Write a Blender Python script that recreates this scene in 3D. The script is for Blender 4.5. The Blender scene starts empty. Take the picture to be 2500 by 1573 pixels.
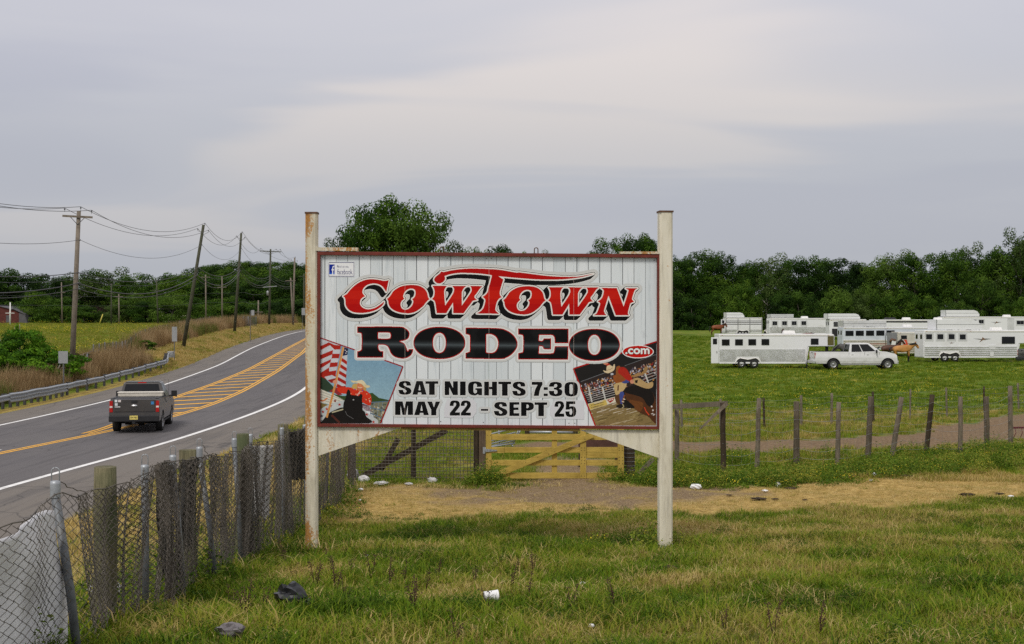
import bpy, bmesh, math, random
import numpy as np
from mathutils import Vector, Matrix, Euler

R = math.radians
rng = np.random.default_rng(7)
random.seed(7)
scene = bpy.context.scene
COL = scene.collection

# ------------------------------------------------------------------ camera
CZ = 3.40            # eye height above the ground at the sign
F = 3125.0           # focal length in photograph pixels (2500 wide) = 45 mm
cam_d = bpy.data.cameras.new('camera')
cam_d.sensor_width = 36.0
cam_d.lens = 45.0
cam_d.clip_start = 0.1
cam_d.clip_end = 6000
cam = bpy.data.objects.new('camera', cam_d)
COL.objects.link(cam)
cam.location = (0, 0, CZ)
cam.rotation_euler = (R(90), 0, 0)
scene.camera = cam

# ------------------------------------------------------------------ light
SUN_EL, SUN_AZ = 52.0, 205.0     # high, behind the camera and a little left
world = bpy.data.worlds.new('World')
scene.world = world
world.use_nodes = True
wn, wl = world.node_tree.nodes, world.node_tree.links
wn.clear()
w_out = wn.new('ShaderNodeOutputWorld')
w_bg = wn.new('ShaderNodeBackground')
w_bg.inputs['Strength'].default_value = 0.1
wl.new(w_bg.outputs[0], w_out.inputs[0])
sky = wn.new('ShaderNodeTexSky')
sky.sky_type = 'NISHITA'
sky.sun_disc = False
sky.sun_elevation = R(SUN_EL)
sky.sun_rotation = R(SUN_AZ)
sky.air_density = 1.5
sky.dust_density = 3.0
tc = wn.new('ShaderNodeTexCoord')
sep = wn.new('ShaderNodeSeparateXYZ')
wl.new(tc.outputs['Generated'], sep.inputs[0])
def wmath(op, a, b=None, c=None):
    n = wn.new('ShaderNodeMath'); n.operation = op
    for i, v in enumerate((a, b, c)):
        if v is None: continue
        if isinstance(v, (int, float)): n.inputs[i].default_value = v
        else: wl.new(v, n.inputs[i])
    return n.outputs[0]
def wramp(fac, stops):
    n = wn.new('ShaderNodeValToRGB'); wl.new(fac, n.inputs[0])
    el = n.color_ramp.elements
    while len(el) < len(stops): el.new(0.5)
    for e, (p, c) in zip(el, stops):
        e.position = p; e.color = (*c, 1) if len(c) == 3 else c
    n.color_ramp.interpolation = 'EASE'
    return n.outputs[0]
zc = wmath('MAXIMUM', sep.outputs[2], 0.0)
den = wmath('ADD', zc, 0.10)
cx = wmath('DIVIDE', sep.outputs[0], den)
cy = wmath('DIVIDE', sep.outputs[1], den)
comb = wn.new('ShaderNodeCombineXYZ')
wl.new(wmath('ADD', wmath('MULTIPLY', cx, 0.55), 11.3), comb.inputs[0])
wl.new(wmath('ADD', wmath('MULTIPLY', cy, 0.95), 4.1), comb.inputs[1])
nz = wn.new('ShaderNodeTexNoise'); nz.inputs['Scale'].default_value = 0.70
nz.inputs['Detail'].default_value = 3.5; nz.inputs['Roughness'].default_value = 0.42
nz.inputs['Distortion'].default_value = 0.9
wl.new(comb.outputs[0], nz.inputs['Vector'])
base = wramp(zc, [(0.0, (3.65, 3.85, 4.28)), (0.10, (4.05, 4.16, 4.62)), (0.26, (5.25, 5.2, 5.65)), (1.0, (6.9, 6.9, 7.2))])
streak = wramp(nz.outputs['Fac'], [(0.34, (0.90, 0.91, 0.95)), (0.52, (1.0, 1.0, 1.0)), (0.66, (1.28, 1.185, 1.06))])
mul = wn.new('ShaderNodeMix'); mul.data_type = 'RGBA'; mul.blend_type = 'MULTIPLY'; wl.new(wramp(zc, [(0.0, (0.15, 0.15, 0.15)), (0.10, (0.55, 0.55, 0.55)), (0.17, (1, 1, 1))]), mul.inputs[0])
wl.new(base, mul.inputs[6]); wl.new(streak, mul.inputs[7])
mx = wn.new('ShaderNodeMix'); mx.data_type = 'RGBA'; mx.inputs[0].default_value = 0.93
wl.new(sky.outputs[0], mx.inputs[6]); wl.new(mul.outputs[2], mx.inputs[7])
wl.new(mx.outputs[2], w_bg.inputs['Color'])

sun_d = bpy.data.lights.new('sun', 'SUN')
sun_d.energy = 1.5
sun_d.angle = R(14)
sun_d.color = (1.0, 0.95, 0.87)
sun = bpy.data.objects.new('sun', sun_d)
COL.objects.link(sun)
az = R(SUN_AZ)
sun_dir = Vector((math.sin(az) * math.cos(R(SUN_EL)), math.cos(az) * math.cos(R(SUN_EL)), math.sin(R(SUN_EL))))
sun.rotation_euler = (-sun_dir).to_track_quat('-Z', 'Y').to_euler()
sun.location = sun_dir * 50

vs = scene.view_settings
vs.view_transform = 'Standard'
vs.look = 'None'
vs.exposure = 0.28
vs.gamma = 1.0
vs.use_curve_mapping = False
scene.render.engine = 'CYCLES'
scene.cycles.use_denoising = False
scene.cycles.max_bounces = 6
scene.cycles.diffuse_bounces = 3
scene.cycles.glossy_bounces = 3
scene.cycles.transmission_bounces = 4
scene.cycles.transparent_max_bounces = 6

# ------------------------------------------------------------------ helpers: materials
def nmat(name):
    m = bpy.data.materials.new(name); m.use_nodes = True
    nt = m.node_tree
    b = nt.nodes['Principled BSDF']
    return m, nt, b
def setc(b, col, rough=0.6, metal=0.0, spec=0.5):
    b.inputs['Base Color'].default_value = (*col, 1)
    b.inputs['Roughness'].default_value = rough
    b.inputs['Metallic'].default_value = metal
    b.inputs['Specular IOR Level'].default_value = spec
class NT:
    """small node-tree helper"""
    def __init__(s, nt): s.nt = nt
    def n(s, t, **kw):
        x = s.nt.nodes.new(t)
        for k, v in kw.items(): setattr(x, k, v)
        return x
    def l(s, a, b): s.nt.links.new(a, b)
    def coord(s, kind='Object', scale=(1, 1, 1), rot=(0, 0, 0), loc=(0, 0, 0)):
        t = s.n('ShaderNodeTexCoord'); m = s.n('ShaderNodeMapping')
        m.inputs['Scale'].default_value = scale; m.inputs['Rotation'].default_value = rot
        m.inputs['Location'].default_value = loc
        s.l(t.outputs[kind], m.inputs[0]); return m.outputs[0]
    def noise(s, vec, scale, detail=4, rough=0.55, dist=0.0):
        x = s.n('ShaderNodeTexNoise'); x.inputs['Scale'].default_value = scale
        x.inputs['Detail'].default_value = detail; x.inputs['Roughness'].default_value = rough
        x.inputs['Distortion'].default_value = dist
        if vec is not None: s.l(vec, x.inputs['Vector'])
        return x.outputs['Fac']
    def ramp(s, fac, stops, interp='LINEAR'):
        x = s.n('ShaderNodeValToRGB'); s.l(fac, x.inputs[0])
        el = x.color_ramp.elements
        while len(el) < len(stops): el.new(0.5)
        for e, (p, c) in zip(el, stops):
            e.position = p
            e.color = (c, c, c, 1) if isinstance(c, (int, float)) else (*c, 1)
        x.color_ramp.interpolation = interp
        return x.outputs[0]
    def mix(s, fac, a, b, mode='MIX'):
        x = s.n('ShaderNodeMix', data_type='RGBA', blend_type=mode)
        for i, v in ((0, fac), (6, a), (7, b)):
            if isinstance(v, (int, float)): x.inputs[i].default_value = v
            elif isinstance(v, tuple): x.inputs[i].default_value = (*v, 1)
            else: s.l(v, x.inputs[i])
        return x.outputs[2]
    def math(s, op, a, b=None):
        x = s.n('ShaderNodeMath', operation=op)
        for i, v in enumerate((a, b)):
            if v is None: continue
            if isinstance(v, (int, float)): x.inputs[i].default_value = v
            else: s.l(v, x.inputs[i])
        return x.outputs[0]
    def bump(s, h, bsdf, strength=0.3, dist=0.02):
        x = s.n('ShaderNodeBump'); x.inputs['Strength'].default_value = strength
        x.inputs['Distance'].default_value = dist
        s.l(h, x.inputs['Height']); s.l(x.outputs[0], bsdf.inputs['Normal'])
    def attr(s, name, typ='GEOMETRY'):
        x = s.n('ShaderNodeAttribute', attribute_name=name, attribute_type=typ); return x

MATS = {}
def simple(name, col, rough=0.6, metal=0.0, var=0.12, scale=6.0, spec=0.4, kind='Object', dirt=None):
    """plain paint or metal with slight grain and optional dirt"""
    if name in MATS: return MATS[name]
    m, nt, b = nmat(name); T = NT(nt)
    setc(b, col, rough, metal, spec)
    v = T.coord(kind)
    f = T.noise(v, scale, 5)
    lo = tuple(max(0, c * (1 - var)) for c in col); hi = tuple(min(1, c * (1 + var)) for c in col)
    c = T.ramp(f, [(0.3, lo), (0.7, hi)])
    if dirt:
        g = T.noise(v, scale * 0.35, 6, 0.65)
        c = T.mix(T.ramp(g, [(0.52, 0.0), (0.72, 0.75)]), c, dirt)
    T.l(c, b.inputs['Base Color'])
    MATS[name] = m
    return m
def wood(name, lo, hi, grain=(1, 1, 1), rough=0.85, scale=14, moss=None):
    if name in MATS: return MATS[name]
    m, nt, b = nmat(name); T = NT(nt)
    setc(b, lo, rough, 0, 0.25)
    v = T.coord('Object', scale=grain)
    f = T.noise(v, scale * 2.6, 8, 0.72, 0.3)
    c = T.ramp(f, [(0.30, lo), (0.50, tuple((a + d) / 2 for a, d in zip(lo, hi))), (0.74, hi)])
    k = T.noise(T.coord('Object'), 3.1, 4, 0.6)
    c = T.mix(T.ramp(k, [(0.40, 0.0), (0.75, 0.55)]), c, tuple(x * 0.45 for x in lo))
    if moss:
        k2 = T.noise(T.coord('Object', loc=(3, 1, 2)), 2.3, 5, 0.6)
        c = T.mix(T.ramp(k2, [(0.42, 0.0), (0.62, 0.8)]), c, moss)
    T.l(c, b.inputs['Base Color'])
    T.bump(f, b, 0.9, 0.012)
    MATS[name] = m
    return m
def leafmat(name, cols, trans=0.35, attr_type='GEOMETRY', attr='tint', rough=0.75):
    """leaf or grass: colour from a per-leaf or per-tuft value, partly translucent"""
    if name in MATS: return MATS[name]
    m, nt, b = nmat(name); T = NT(nt)
    setc(b, cols[0], rough, 0, 0.12)
    a = T.attr(attr, attr_type)
    st = [(i / (len(cols) - 1), c) for i, c in enumerate(cols)]
    oi = T.n('ShaderNodeObjectInfo')
    c = T.ramp(T.math('ADD', a.outputs['Fac'], T.math('MULTIPLY', T.math('SUBTRACT', oi.outputs['Random'], 0.45), 0.5)), st)
    T.l(c, b.inputs['Base Color'])
    tr = T.n('ShaderNodeBsdfTranslucent'); T.l(c, tr.inputs[0])
    ms = T.n('ShaderNodeMixShader'); ms.inputs[0].default_value = trans
    T.l(b.outputs[0], ms.inputs[1]); T.l(tr.outputs[0], ms.inputs[2])
    out = [n for n in nt.nodes if n.type == 'OUTPUT_MATERIAL'][0]
    T.l(ms.outputs[0], out.inputs[0])
    MATS[name] = m
    return m

# ------------------------------------------------------------------ helpers: meshes and objects
class MB:
    """collects faces, then builds ONE mesh object"""
    def __init__(s): s.v = []; s.f = []; s.m = []; s.sm = []
    def add(s, verts, faces, mi=0, smooth=False):
        o = len(s.v); s.v += [tuple(p) for p in verts]
        for f in faces:
            s.f.append([i + o for i in f]); s.m.append(mi); s.sm.append(smooth)
        return s
    def box(s, c, d, mi=0, rot=None, taper=1.0):
        x, y, z = d[0] / 2, d[1] / 2, d[2] / 2
        vs_ = []
        for k in (-1, 1):
            t = taper if k > 0 else 1.0
            for a, b_ in ((-1, -1), (1, -1), (1, 1), (-1, 1)):
                vs_.append(Vector((a * x * t, b_ * y * t, k * z)))
        if rot is not None:
            M = rot if isinstance(rot, Matrix) else Euler(rot).to_matrix()
            vs_ = [M @ p for p in vs_]
        vs_ = [p + Vector(c) for p in vs_]
        return s.add(vs_, [(3, 2, 1, 0), (4, 5, 6, 7), (0, 1, 5, 4), (1, 2, 6, 5), (2, 3, 7, 6), (3, 0, 4, 7)], mi)
    def beam(s, a, b_, w, d, mi=0, up=(0, 0, 1)):
        """bar from a to b; w across (horizontal), d along up"""
        a, b_ = Vector(a), Vector(b_); t = (b_ - a); L = t.length; t.normalize()
        u = Vector(up); sd = t.cross(u)
        if sd.length < 1e-4: sd = t.cross(Vector((1, 0, 0)))
        sd.normalize(); u = sd.cross(t)
        vs_ = []
        for p in (a, b_):
            for i, j in ((-1, -1), (1, -1), (1, 1), (-1, 1)):
                vs_.append(p + sd * (i * w / 2) + u * (j * d / 2))
        return s.add(vs_, [(0, 1, 2, 3), (7, 6, 5, 4), (4, 5, 1, 0), (5, 6, 2, 1), (6, 7, 3, 2), (7, 4, 0, 3)], mi)
    def tube(s, pts, r, n=6, mi=0, cap=True, smooth=True):
        pts = [Vector(p) for p in pts]
        rs = r if isinstance(r, (list, tuple)) else [r] * len(pts)
        vs_, fs = [], []
        ref = None
        for i, p in enumerate(pts):
            t = (pts[min(i + 1, len(pts) - 1)] - pts[max(i - 1, 0)]).normalized()
            if ref is None or abs(ref.dot(t)) > 0.95:
                ref = Vector((0, 0, 1)) if abs(t.z) < 0.9 else Vector((1, 0, 0))
            a = t.cross(ref).normalized(); b_ = a.cross(t).normalized(); 
            for k in range(n):
                th = 2 * math.pi * k / n
                vs_.append(p + (a * math.cos(th) + b_ * math.sin(th)) * rs[i])
        for i in range(len(pts) - 1):
            for k in range(n):
                k2 = (k + 1) % n
                fs.append((i * n + k, i * n + k2, (i + 1) * n + k2, (i + 1) * n + k))
        s.add(vs_, fs, mi, smooth)
        if cap:
            o = len(s.v) - len(vs_)
            s.f.append([o + k for k in range(n)][::-1]); s.m.append(mi); s.sm.append(False)
            s.f.append([o + (len(pts) - 1) * n + k for k in range(n)]); s.m.append(mi); s.sm.append(False)
        return s
    def prism(s, poly, y0, y1, mi=0, plane='xz'):
        """extrude a polygon given in a plane along the third axis"""
        n = len(poly)
        def P(p, d):
            if plane == 'xz': return (p[0], d, p[1])
            if plane == 'yz': return (d, p[0], p[1])
            return (p[0], p[1], d)
        vs_ = [P(p, y0) for p in poly] + [P(p, y1) for p in poly]
        fs = [list(range(n)), list(range(2 * n - 1, n - 1, -1))]
        fs += [(i, n + i, n + (i + 1) % n, (i + 1) % n) for i in range(n)]
        return s.add(vs_, fs, mi)
    def lathe(s, prof, c, axis='z', n=20, mi=0, smooth=True):
        """profile of (radius, height) turned about an axis through c"""
        vs_, fs = [], []
        for r_, h in prof:
            for k in range(n):
                th = 2 * math.pi * k / n
                a, b_ = r_ * math.cos(th), r_ * math.sin(th)
                p = {'z': (a, b_, h), 'x': (h, a, b_), 'y': (a, h, b_)}[axis]
                vs_.append((p[0] + c[0], p[1] + c[1], p[2] + c[2]))
        for i in range(len(prof) - 1):
            for k in range(n):
                fs.append((i * n + k, i * n + (k + 1) % n, (i + 1) * n + (k + 1) % n, (i + 1) * n + k))
        return s.add(vs_, fs, mi, smooth)
    def build(s, name, mats, parent=None, world=False, bevel=0.0, seg=2, autosmooth=False):
        me = bpy.data.meshes.new(name)
        off = parent.location if (parent is not None and world) else Vector((0, 0, 0))
        me.from_pydata([(p[0] - off.x, p[1] - off.y, p[2] - off.z) for p in s.v], [], s.f)
        if not isinstance(mats, (list, tuple)): mats = [mats]
        for m in mats: me.materials.append(m)
        if me.polygons:
            me.polygons.foreach_set('material_index', s.m)
            me.polygons.foreach_set('use_smooth', s.sm)
        bm = bmesh.new(); bm.from_mesh(me)
        if bevel > 0:
            bmesh.ops.remove_doubles(bm, verts=bm.verts, dist=1e-5)
            es = [e for e in bm.edges if len(e.link_faces) == 2 and e.calc_face_angle(0) > 0.5]
            bmesh.ops.bevel(bm, geom=es, offset=bevel, segments=seg, affect='EDGES', profile=0.6, clamp_overlap=True)
        bmesh.ops.recalc_face_normals(bm, faces=bm.faces)
        bm.to_mesh(me); bm.free()
        o = bpy.data.objects.new(name, me)
        COL.objects.link(o)
        if parent is not None: o.parent = parent
        return o
def raw_mesh(name, co, faces, mats, loops=4, attrs=None, smooth=False):
    """fast mesh from numpy arrays (all faces with the same corner count)"""
    me = bpy.data.meshes.new(name)
    nv, nf = len(co), len(faces)
    me.vertices.add(nv); me.vertices.foreach_set('co', np.asarray(co, np.float32).ravel())
    me.loops.add(nf * loops); me.loops.foreach_set('vertex_index', np.asarray(faces, np.int32).ravel())
    me.polygons.add(nf)
    me.polygons.foreach_set('loop_start', np.arange(0, nf * loops, loops, dtype=np.int32))
    if smooth: me.polygons.foreach_set('use_smooth', np.ones(nf, bool))
    me.update(calc_edges=True)
    for k, (dom, typ, data) in (attrs or {}).items():
        a = me.attributes.new(k, typ, dom)
        a.data.foreach_set('color' if 'COLOR' in typ else ('vector' if typ == 'FLOAT_VECTOR' else 'value'), np.asarray(data).ravel())
    for m in (mats if isinstance(mats, (list, tuple)) else [mats]): me.materials.append(m)
    me.validate()
    return me
def link(name, me, parent=None, loc=None):
    o = bpy.data.objects.new(name, me); COL.objects.link(o)
    if parent is not None: o.parent = parent
    if loc is not None: o.location = loc
    return o
def tag(o, label, cat, group=None):
    o['label'] = label; o['category'] = cat
    if group: o['group'] = group
    return o
def thing(name, label, cat, loc=(0, 0, 0), rz=0.0, group=None):
    o = bpy.data.objects.new(name, None); COL.objects.link(o)
    o.empty_display_size = 0.2
    o.location = loc; o.rotation_euler = (0, 0, rz)
    return tag(o, label, cat, group)
def struct(o): o['kind'] = 'structure'; return o
def stuff(o, label=None, cat=None):
    o['kind'] = 'stuff'
    if label: o['label'] = label
    if cat: o['category'] = cat
    return o
def copy_tree(root, loc, rz=None, scale=None, label=None):
    r = root.copy(); COL.objects.link(r); r.location = loc
    if rz is not None: r.rotation_euler = (0, 0, rz)
    if scale is not None: r.scale = scale if isinstance(scale, tuple) else (scale,) * 3
    if label: r['label'] = label
    for ch in list(root.children):
        c = ch.copy(); COL.objects.link(c); c.parent = r
        for g in list(ch.children):
            d = g.copy(); COL.objects.link(d); d.parent = c
    return r
ORD = ['first', 'second', 'third', 'fourth', 'fifth', 'sixth', 'seventh', 'eighth', 'ninth', 'tenth', 'eleventh', 'twelfth',
       'thirteenth', 'fourteenth', 'fifteenth', 'sixteenth', 'seventeenth', 'eighteenth', 'nineteenth', 'twentieth',
       'twenty-first', 'twenty-second', 'twenty-third', 'twenty-fourth', 'twenty-fifth', 'twenty-sixth', 'twenty-seventh', 'twenty-eighth']
def W(u, v, y):
    """point seen at photograph pixel (u, v) that lies at distance y"""
    return Vector(((u - 1250) / F * y, y, CZ - (v - 786) / F * y))

# ------------------------------------------------------------------ the lie of the land (drop below the eye, metres)
def table(pts, sm=3.0):
    ys = np.arange(-40, 1205, 0.5)
    a = np.interp(ys, [p[0] for p in pts], [p[1] for p in pts])
    k = np.exp(-0.5 * (np.arange(-24, 25) * 0.5 / sm) ** 2); k /= k.sum()
    b = np.convolve(np.pad(a, 24, mode='edge'), k, mode='valid')
    return lambda y: np.interp(y, ys, b)
hR = table([(0, 1.65), (4, 1.75), (6.5, 1.95), (9.8, 2.35), (13, 2.68), (17, 3.1), (18.3, 3.30), (22, 3.47), (26, 3.60), (28, 3.68), (30, 3.77), (37, 3.78), (45, 4.0), (52, 4.2), (80, 4.12), (106, 3.9), (120, 3.78), (150, 3.0), (190, 2.1), (240, 1.85), (290, 1.75), (400, 1.5), (1000, 1.2)], 2.0)
hRd = table([(0, 4.9), (30, 4.6), (50, 4.55), (60, 4.5), (79, 4.2), (100, 3.7), (124, 2.95), (152, 2.25), (172, 1.82), (195, 1.45), (240, 1.1), (300, 0.9), (1000, 0.9)], 5)
hL = table([(0, 4.7), (50, 4.6), (65, 4.4), (84, 3.7), (105, 2.85), (120, 2.33), (160, 1.2), (200, 0.45), (225, 0.45), (300, 0.25), (1000, 0.2)], 4)
hF = table([(0, 4.9), (50, 4.7), (84, 4.2), (110, 3.3), (136, 2.7), (190, 1.6), (268, 0.45), (300, 0.25), (1000, 0.2)], 5)
xLE = table([(30, -22.6), (56, -22.4), (71, -22.2), (83, -22.6), (106, -24.1), (135, -27.3), (172, -30.6), (195, -32.3), (240, -34.5), (320, -36)], 4)
xRE = table([(20, -14.8), (36, -14.1), (47.5, -13.0), (61.6, -12.6), (71, -12.5), (79, -12.85), (100, -14.6), (124, -17.0), (155, -20.5), (195, -25), (240, -28), (320, -29.5)], 4)
xLY = table([(30, -19.2), (40, -18.45), (45, -17.95), (53, -17.05), (58, -17.5), (64, -18.5), (72, -19.1), (86, -19.6), (101, -20.5), (122, -22.2), (152, -24.9), (195, -28.9), (240, -31.4), (320, -33)], 2)
xRY = table([(30, -19.05), (40, -18.3), (45, -17.8), (53, -16.8), (60, -16.1), (68, -15.95), (78, -16.45), (97, -17.9), (117, -19.7), (124, -20.3), (152, -23.7), (195, -28.2), (240, -31.1), (320, -32.7)], 2)
xAl = lambda y: xLE(y) - 2.5
xAr = table([(20, -10.4), (36, -10.4), (54, -9.7), (80, -9.9), (100, -11.8), (124, -14.2), (155, -17.7), (195, -22.2), (240, -25.2), (320, -27)], 4)
xP = table([(40, -29.5), (84, -29), (120, -30.9), (160, -34.8), (200, -38), (225, -38.6), (320, -41)], 6)
def sstep(t): t = np.clip(t, 0, 1); return t * t * (3 - 2 * t)
def hill(x, y):
    return 13.0 * sstep((y - 350) / 130) * sstep((-20 - x) / 60) * np.exp(-((x + 95) / 85.0) ** 2)
def hgt(x, y, carve=True):
    x = np.asarray(x, float); y = np.asarray(y, float)
    r, d, l, f = hR(y), hRd(y), hL(y), hF(y)
    al, ar, p = xAl(y), xAr(y), xP(y)
    h = d.copy() if isinstance(d, np.ndarray) else np.array(d)
    t = sstep((x - ar) / np.maximum(-4.2 - ar, 3.0))
    r = r - 0.02 * np.clip(x, -5, 5) * np.exp(-((y - 18) / 7.0) ** 2) + 0.02 * np.exp(-((y - 18) / 4.0) ** 2)
    h = np.where(x > ar, d + (r - d) * t, h)
    t2 = sstep((al - 0.3 - x) / np.maximum(al - p, 2.0))
    h = np.where(x < al, d + (l - d) * t2, h)
    t3 = sstep((p - 1.0 - x) / 12.0)
    h = np.where(x < p, (d + (l - d) * t2) * (1 - t3) + f * t3, h)
    bump = 0.05 * np.sin(x * 0.9 + 1.3 * np.sin(y * 0.31)) * np.cos(y * 0.7 + 0.8 * np.sin(x * 0.23)) + 0.03 * np.sin(x * 2.7 + y * 1.9)
    off = np.clip(np.maximum(x - ar, al - x) / 2.0, 0, 1)
    h = h + bump * off
    if carve:   # the ground is cut away a little under the asphalt
        ins = np.clip(np.minimum(x - al, ar - x) / 0.35, 0, 1)
        h = h + 0.10 * ins
    return h - hill(x, y)
def zg(x, y, carve=False): return float(CZ - hgt(x, y, carve))
def gp(u, v, ymin=6.0, ymax=320.0, dz=0.0):
    """where the view ray through (u, v) comes within dz of the ground; returns the ground point"""
    ys = np.concatenate([np.arange(ymin, 60, 0.05), np.arange(60, ymax, 0.25)])
    d = (CZ - (v - 786) / F * ys) - (CZ - hgt((u - 1250) / F * ys, ys, False)) - dz
    i = np.argmax(d <= 0)
    y = ys[i] if d[i] <= 0 else ymax
    return Vector(((u - 1250) / F * y, y, zg((u - 1250) / F * y, y)))
# ------------------------------------------------------------------ ground zones
def vn(x, y, sc, seed=0):
    """smooth value noise, 0..1"""
    x = np.asarray(x, float) * sc + seed * 17.3; y = np.asarray(y, float) * sc + seed * 9.7
    xi, yi = np.floor(x), np.floor(y); fx, fy = sstep(x - xi), sstep(y - yi)
    def hsh(a, b):
        s = np.sin(a * 127.1 + b * 311.7 + seed * 74.7) * 43758.5453
        return s - np.floor(s)
    return (hsh(xi, yi) * (1 - fx) + hsh(xi + 1, yi) * fx) * (1 - fy) + (hsh(xi, yi + 1) * (1 - fx) + hsh(xi + 1, yi + 1) * fx) * fy
def fbm(x, y, sc, seed=0): return (vn(x, y, sc, seed) * 0.55 + vn(x, y, sc * 2.1, seed + 1) * 0.3 + vn(x, y, sc * 4.3, seed + 2) * 0.15)
TRACK = [(2.0, 39.6), (7, 39.8), (12, 41.2), (15.5, 44.5), (19, 49.5), (24, 56)]
def seg_dist(x, y, pts):
    d = np.full(np.shape(x), 1e9)
    for (ax, ay), (bx, by) in zip(pts[:-1], pts[1:]):
        t = np.clip(((x - ax) * (bx - ax) + (y - ay) * (by - ay)) / ((bx - ax) ** 2 + (by - ay) ** 2), 0, 1)
        d = np.minimum(d, np.hypot(x - ax - t * (bx - ax), y - ay - t * (by - ay)))
    return d
def zones(x, y):
    x = np.asarray(x, float); y = np.asarray(y, float)
    n1, n2, n3 = fbm(x, y, 0.8, 3), fbm(x, y, 0.25, 5), fbm(x, y, 2.2, 8)
    right = sstep((x + 4.0) / 1.0)
    yc = 26.0 + np.interp(x, [-3, 2, 5, 8, 11, 16], [0.0, 0.2, 0.7, 1.9, 3.2, 5.5])
    band = sstep((3.5 - np.abs(y - yc + 0.4) + (n1 - 0.5) * 3.4) / 1.3) * right
    patch = sstep((1.6 - np.hypot((x - 3.6) / 1.4, (y - 20.3)) + (n1 - 0.5) * 3) / 1.0) * 0.75
    patch2 = sstep((0.9 - np.hypot((x + 2.9) / 0.7, (y - 19.5) / 3.0) + (n1 - 0.5) * 1.2) / 0.8) * 0.6
    gen = np.clip((n1 * 0.75 + n3 * 0.4 - 0.54) * 2.4, 0, 0.8) * np.interp(y, [6, 12, 16], [0.45, 0.6, 1.0])
    dry = np.maximum.reduce([band, patch, patch2, gen * np.where(y < 60, 1, 0.4)])
    verge = sstep((-3.9 - x) / 0.8) * (x > xAr(y)) * (0.45 + 0.5 * sstep((n1 - 0.3) / 0.3))
    dry = np.maximum(dry, verge)
    al, p = xAl(y), xP(y)
    bank = ((x < al) & (x > p - 2.5) & (y > 92)) * sstep((y - 96) / 10)
    dry = np.maximum(dry, bank * (0.55 + 0.45 * sstep((n1 - 0.35) / 0.2)))
    edge = sstep((0.9 - np.abs(x - al + 0.5)) / 0.7) * (y < 110)
    dry = np.maximum(dry, edge * 0.8)
    grav = sstep((1.0 - np.hypot((x - 1.2) / 4.0, (y - 27.3) / 3.4) + (n1 - 0.5) * 0.9 + (n3 - 0.5) * 0.7) / 0.45)
    grav = np.maximum(grav, sstep((1.3 - np.abs(x - 1.4) + (n1 - 0.5)) / 0.6) * sstep((y - 29) / 1) * sstep((37 - y) / 2))
    grav = grav * right
    dirt = sstep((2.5 - seg_dist(x, y, TRACK) + (n1 - 0.5) * 1.6) / 0.6)
    dirt = np.maximum(dirt, 0.7 * sstep((0.8 - seg_dist(x, y, [(14, 40.5), (20, 42), (30, 45)]) + (n1 - 0.5) * 1.4) / 0.6))
    lush = np.clip((n2 - 0.42) * 3.2, 0, 1)
    return dry, grav, dirt, lush

# ------------------------------------------------------------------ ground sheet
def make_ground():
    ys = np.concatenate([np.linspace(-30, 2, 9), 2 + np.cumsum(np.concatenate([np.full(110, 0.28), np.geomspace(0.3, 9.0, 190), np.geomspace(10, 160, 34)]))])
    aa = np.concatenate([[-1.6, -1.2, -0.95], np.linspace(-0.8, 0.62, 330), [0.8, 1.1, 1.6]])
    Y, A = np.meshgrid(ys, aa, indexing='ij')
    X = A * (np.maximum(Y, 0) + 14)
    Z = CZ - hgt(X, np.clip(Y, -30, 1150))
    nr, nc = Y.shape
    co = np.stack([X, Y, Z], -1).reshape(-1, 3)
    idx = np.arange(nr * nc).reshape(nr, nc)
    fs = np.stack([idx[:-1, :-1], idx[:-1, 1:], idx[1:, 1:], idx[1:, :-1]], -1).reshape(-1, 4)
    d, g, di, lu = zones(X.ravel(), Y.ravel())
    m, nt, b = nmat('pasture_ground'); T = NT(nt)
    setc(b, (0.08, 0.1, 0.03), 0.95, 0, 0.1)
    v = T.coord('Object')
    fine = T.noise(v, 9.0, 6, 0.7); mid = T.noise(v, 1.3, 5, 0.6); big = T.noise(v, 0.09, 4, 0.6)
    green = T.ramp(fine, [(0.28, (0.034, 0.048, 0.006)), (0.5, (0.085, 0.115, 0.012)), (0.75, (0.18, 0.19, 0.03))])
    green2 = T.ramp(mid, [(0.3, (0.066, 0.135, 0.006)), (0.6, (0.105, 0.195, 0.008)), (0.8, (0.16, 0.225, 0.012))])
    green = T.mix(0.55, green, green2)
    green = T.mix(T.ramp(big, [(0.45, 0.0), (0.68, 0.45)]), green, (0.165, 0.185, 0.018))
    green = T.mix(T.attr('near').outputs['Fac'], green, T.ramp(fine, [(0.3, (0.045, 0.045, 0.010)), (0.7, (0.15, 0.14, 0.04))]))
    straw = T.ramp(fine, [(0.25, (0.14, 0.085, 0.025)), (0.5, (0.42, 0.28, 0.09)), (0.75, (0.62, 0.46, 0.19))])
    grav = T.ramp(T.noise(v, 22, 5, 0.8), [(0.3, (0.062, 0.040, 0.022)), (0.5, (0.20, 0.138, 0.078)), (0.72, (0.46, 0.35, 0.22))])
    dirt = T.ramp(fine, [(0.3, (0.11, 0.070, 0.038)), (0.7, (0.27, 0.19, 0.115))])
    c = T.mix(T.attr('dry').outputs['Fac'], green, straw)
    c = T.mix(T.attr('dirt').outputs['Fac'], c, dirt)
    c = T.mix(T.attr('grav').outputs['Fac'], c, grav)
    T.l(c, b.inputs['Base Color'])
    T.bump(fine, b, 0.8, 0.06)
    me = raw_mesh('ground', co, fs, m, 4, {'dry': ('POINT', 'FLOAT', d), 'grav': ('POINT', 'FLOAT', g), 'dirt': ('POINT', 'FLOAT', di), 'near': ('POINT', 'FLOAT', 0.85 * sstep((33 - Y.ravel()) / 4))}, smooth=True)
    struct(link('ground', me))
make_ground()

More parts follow.
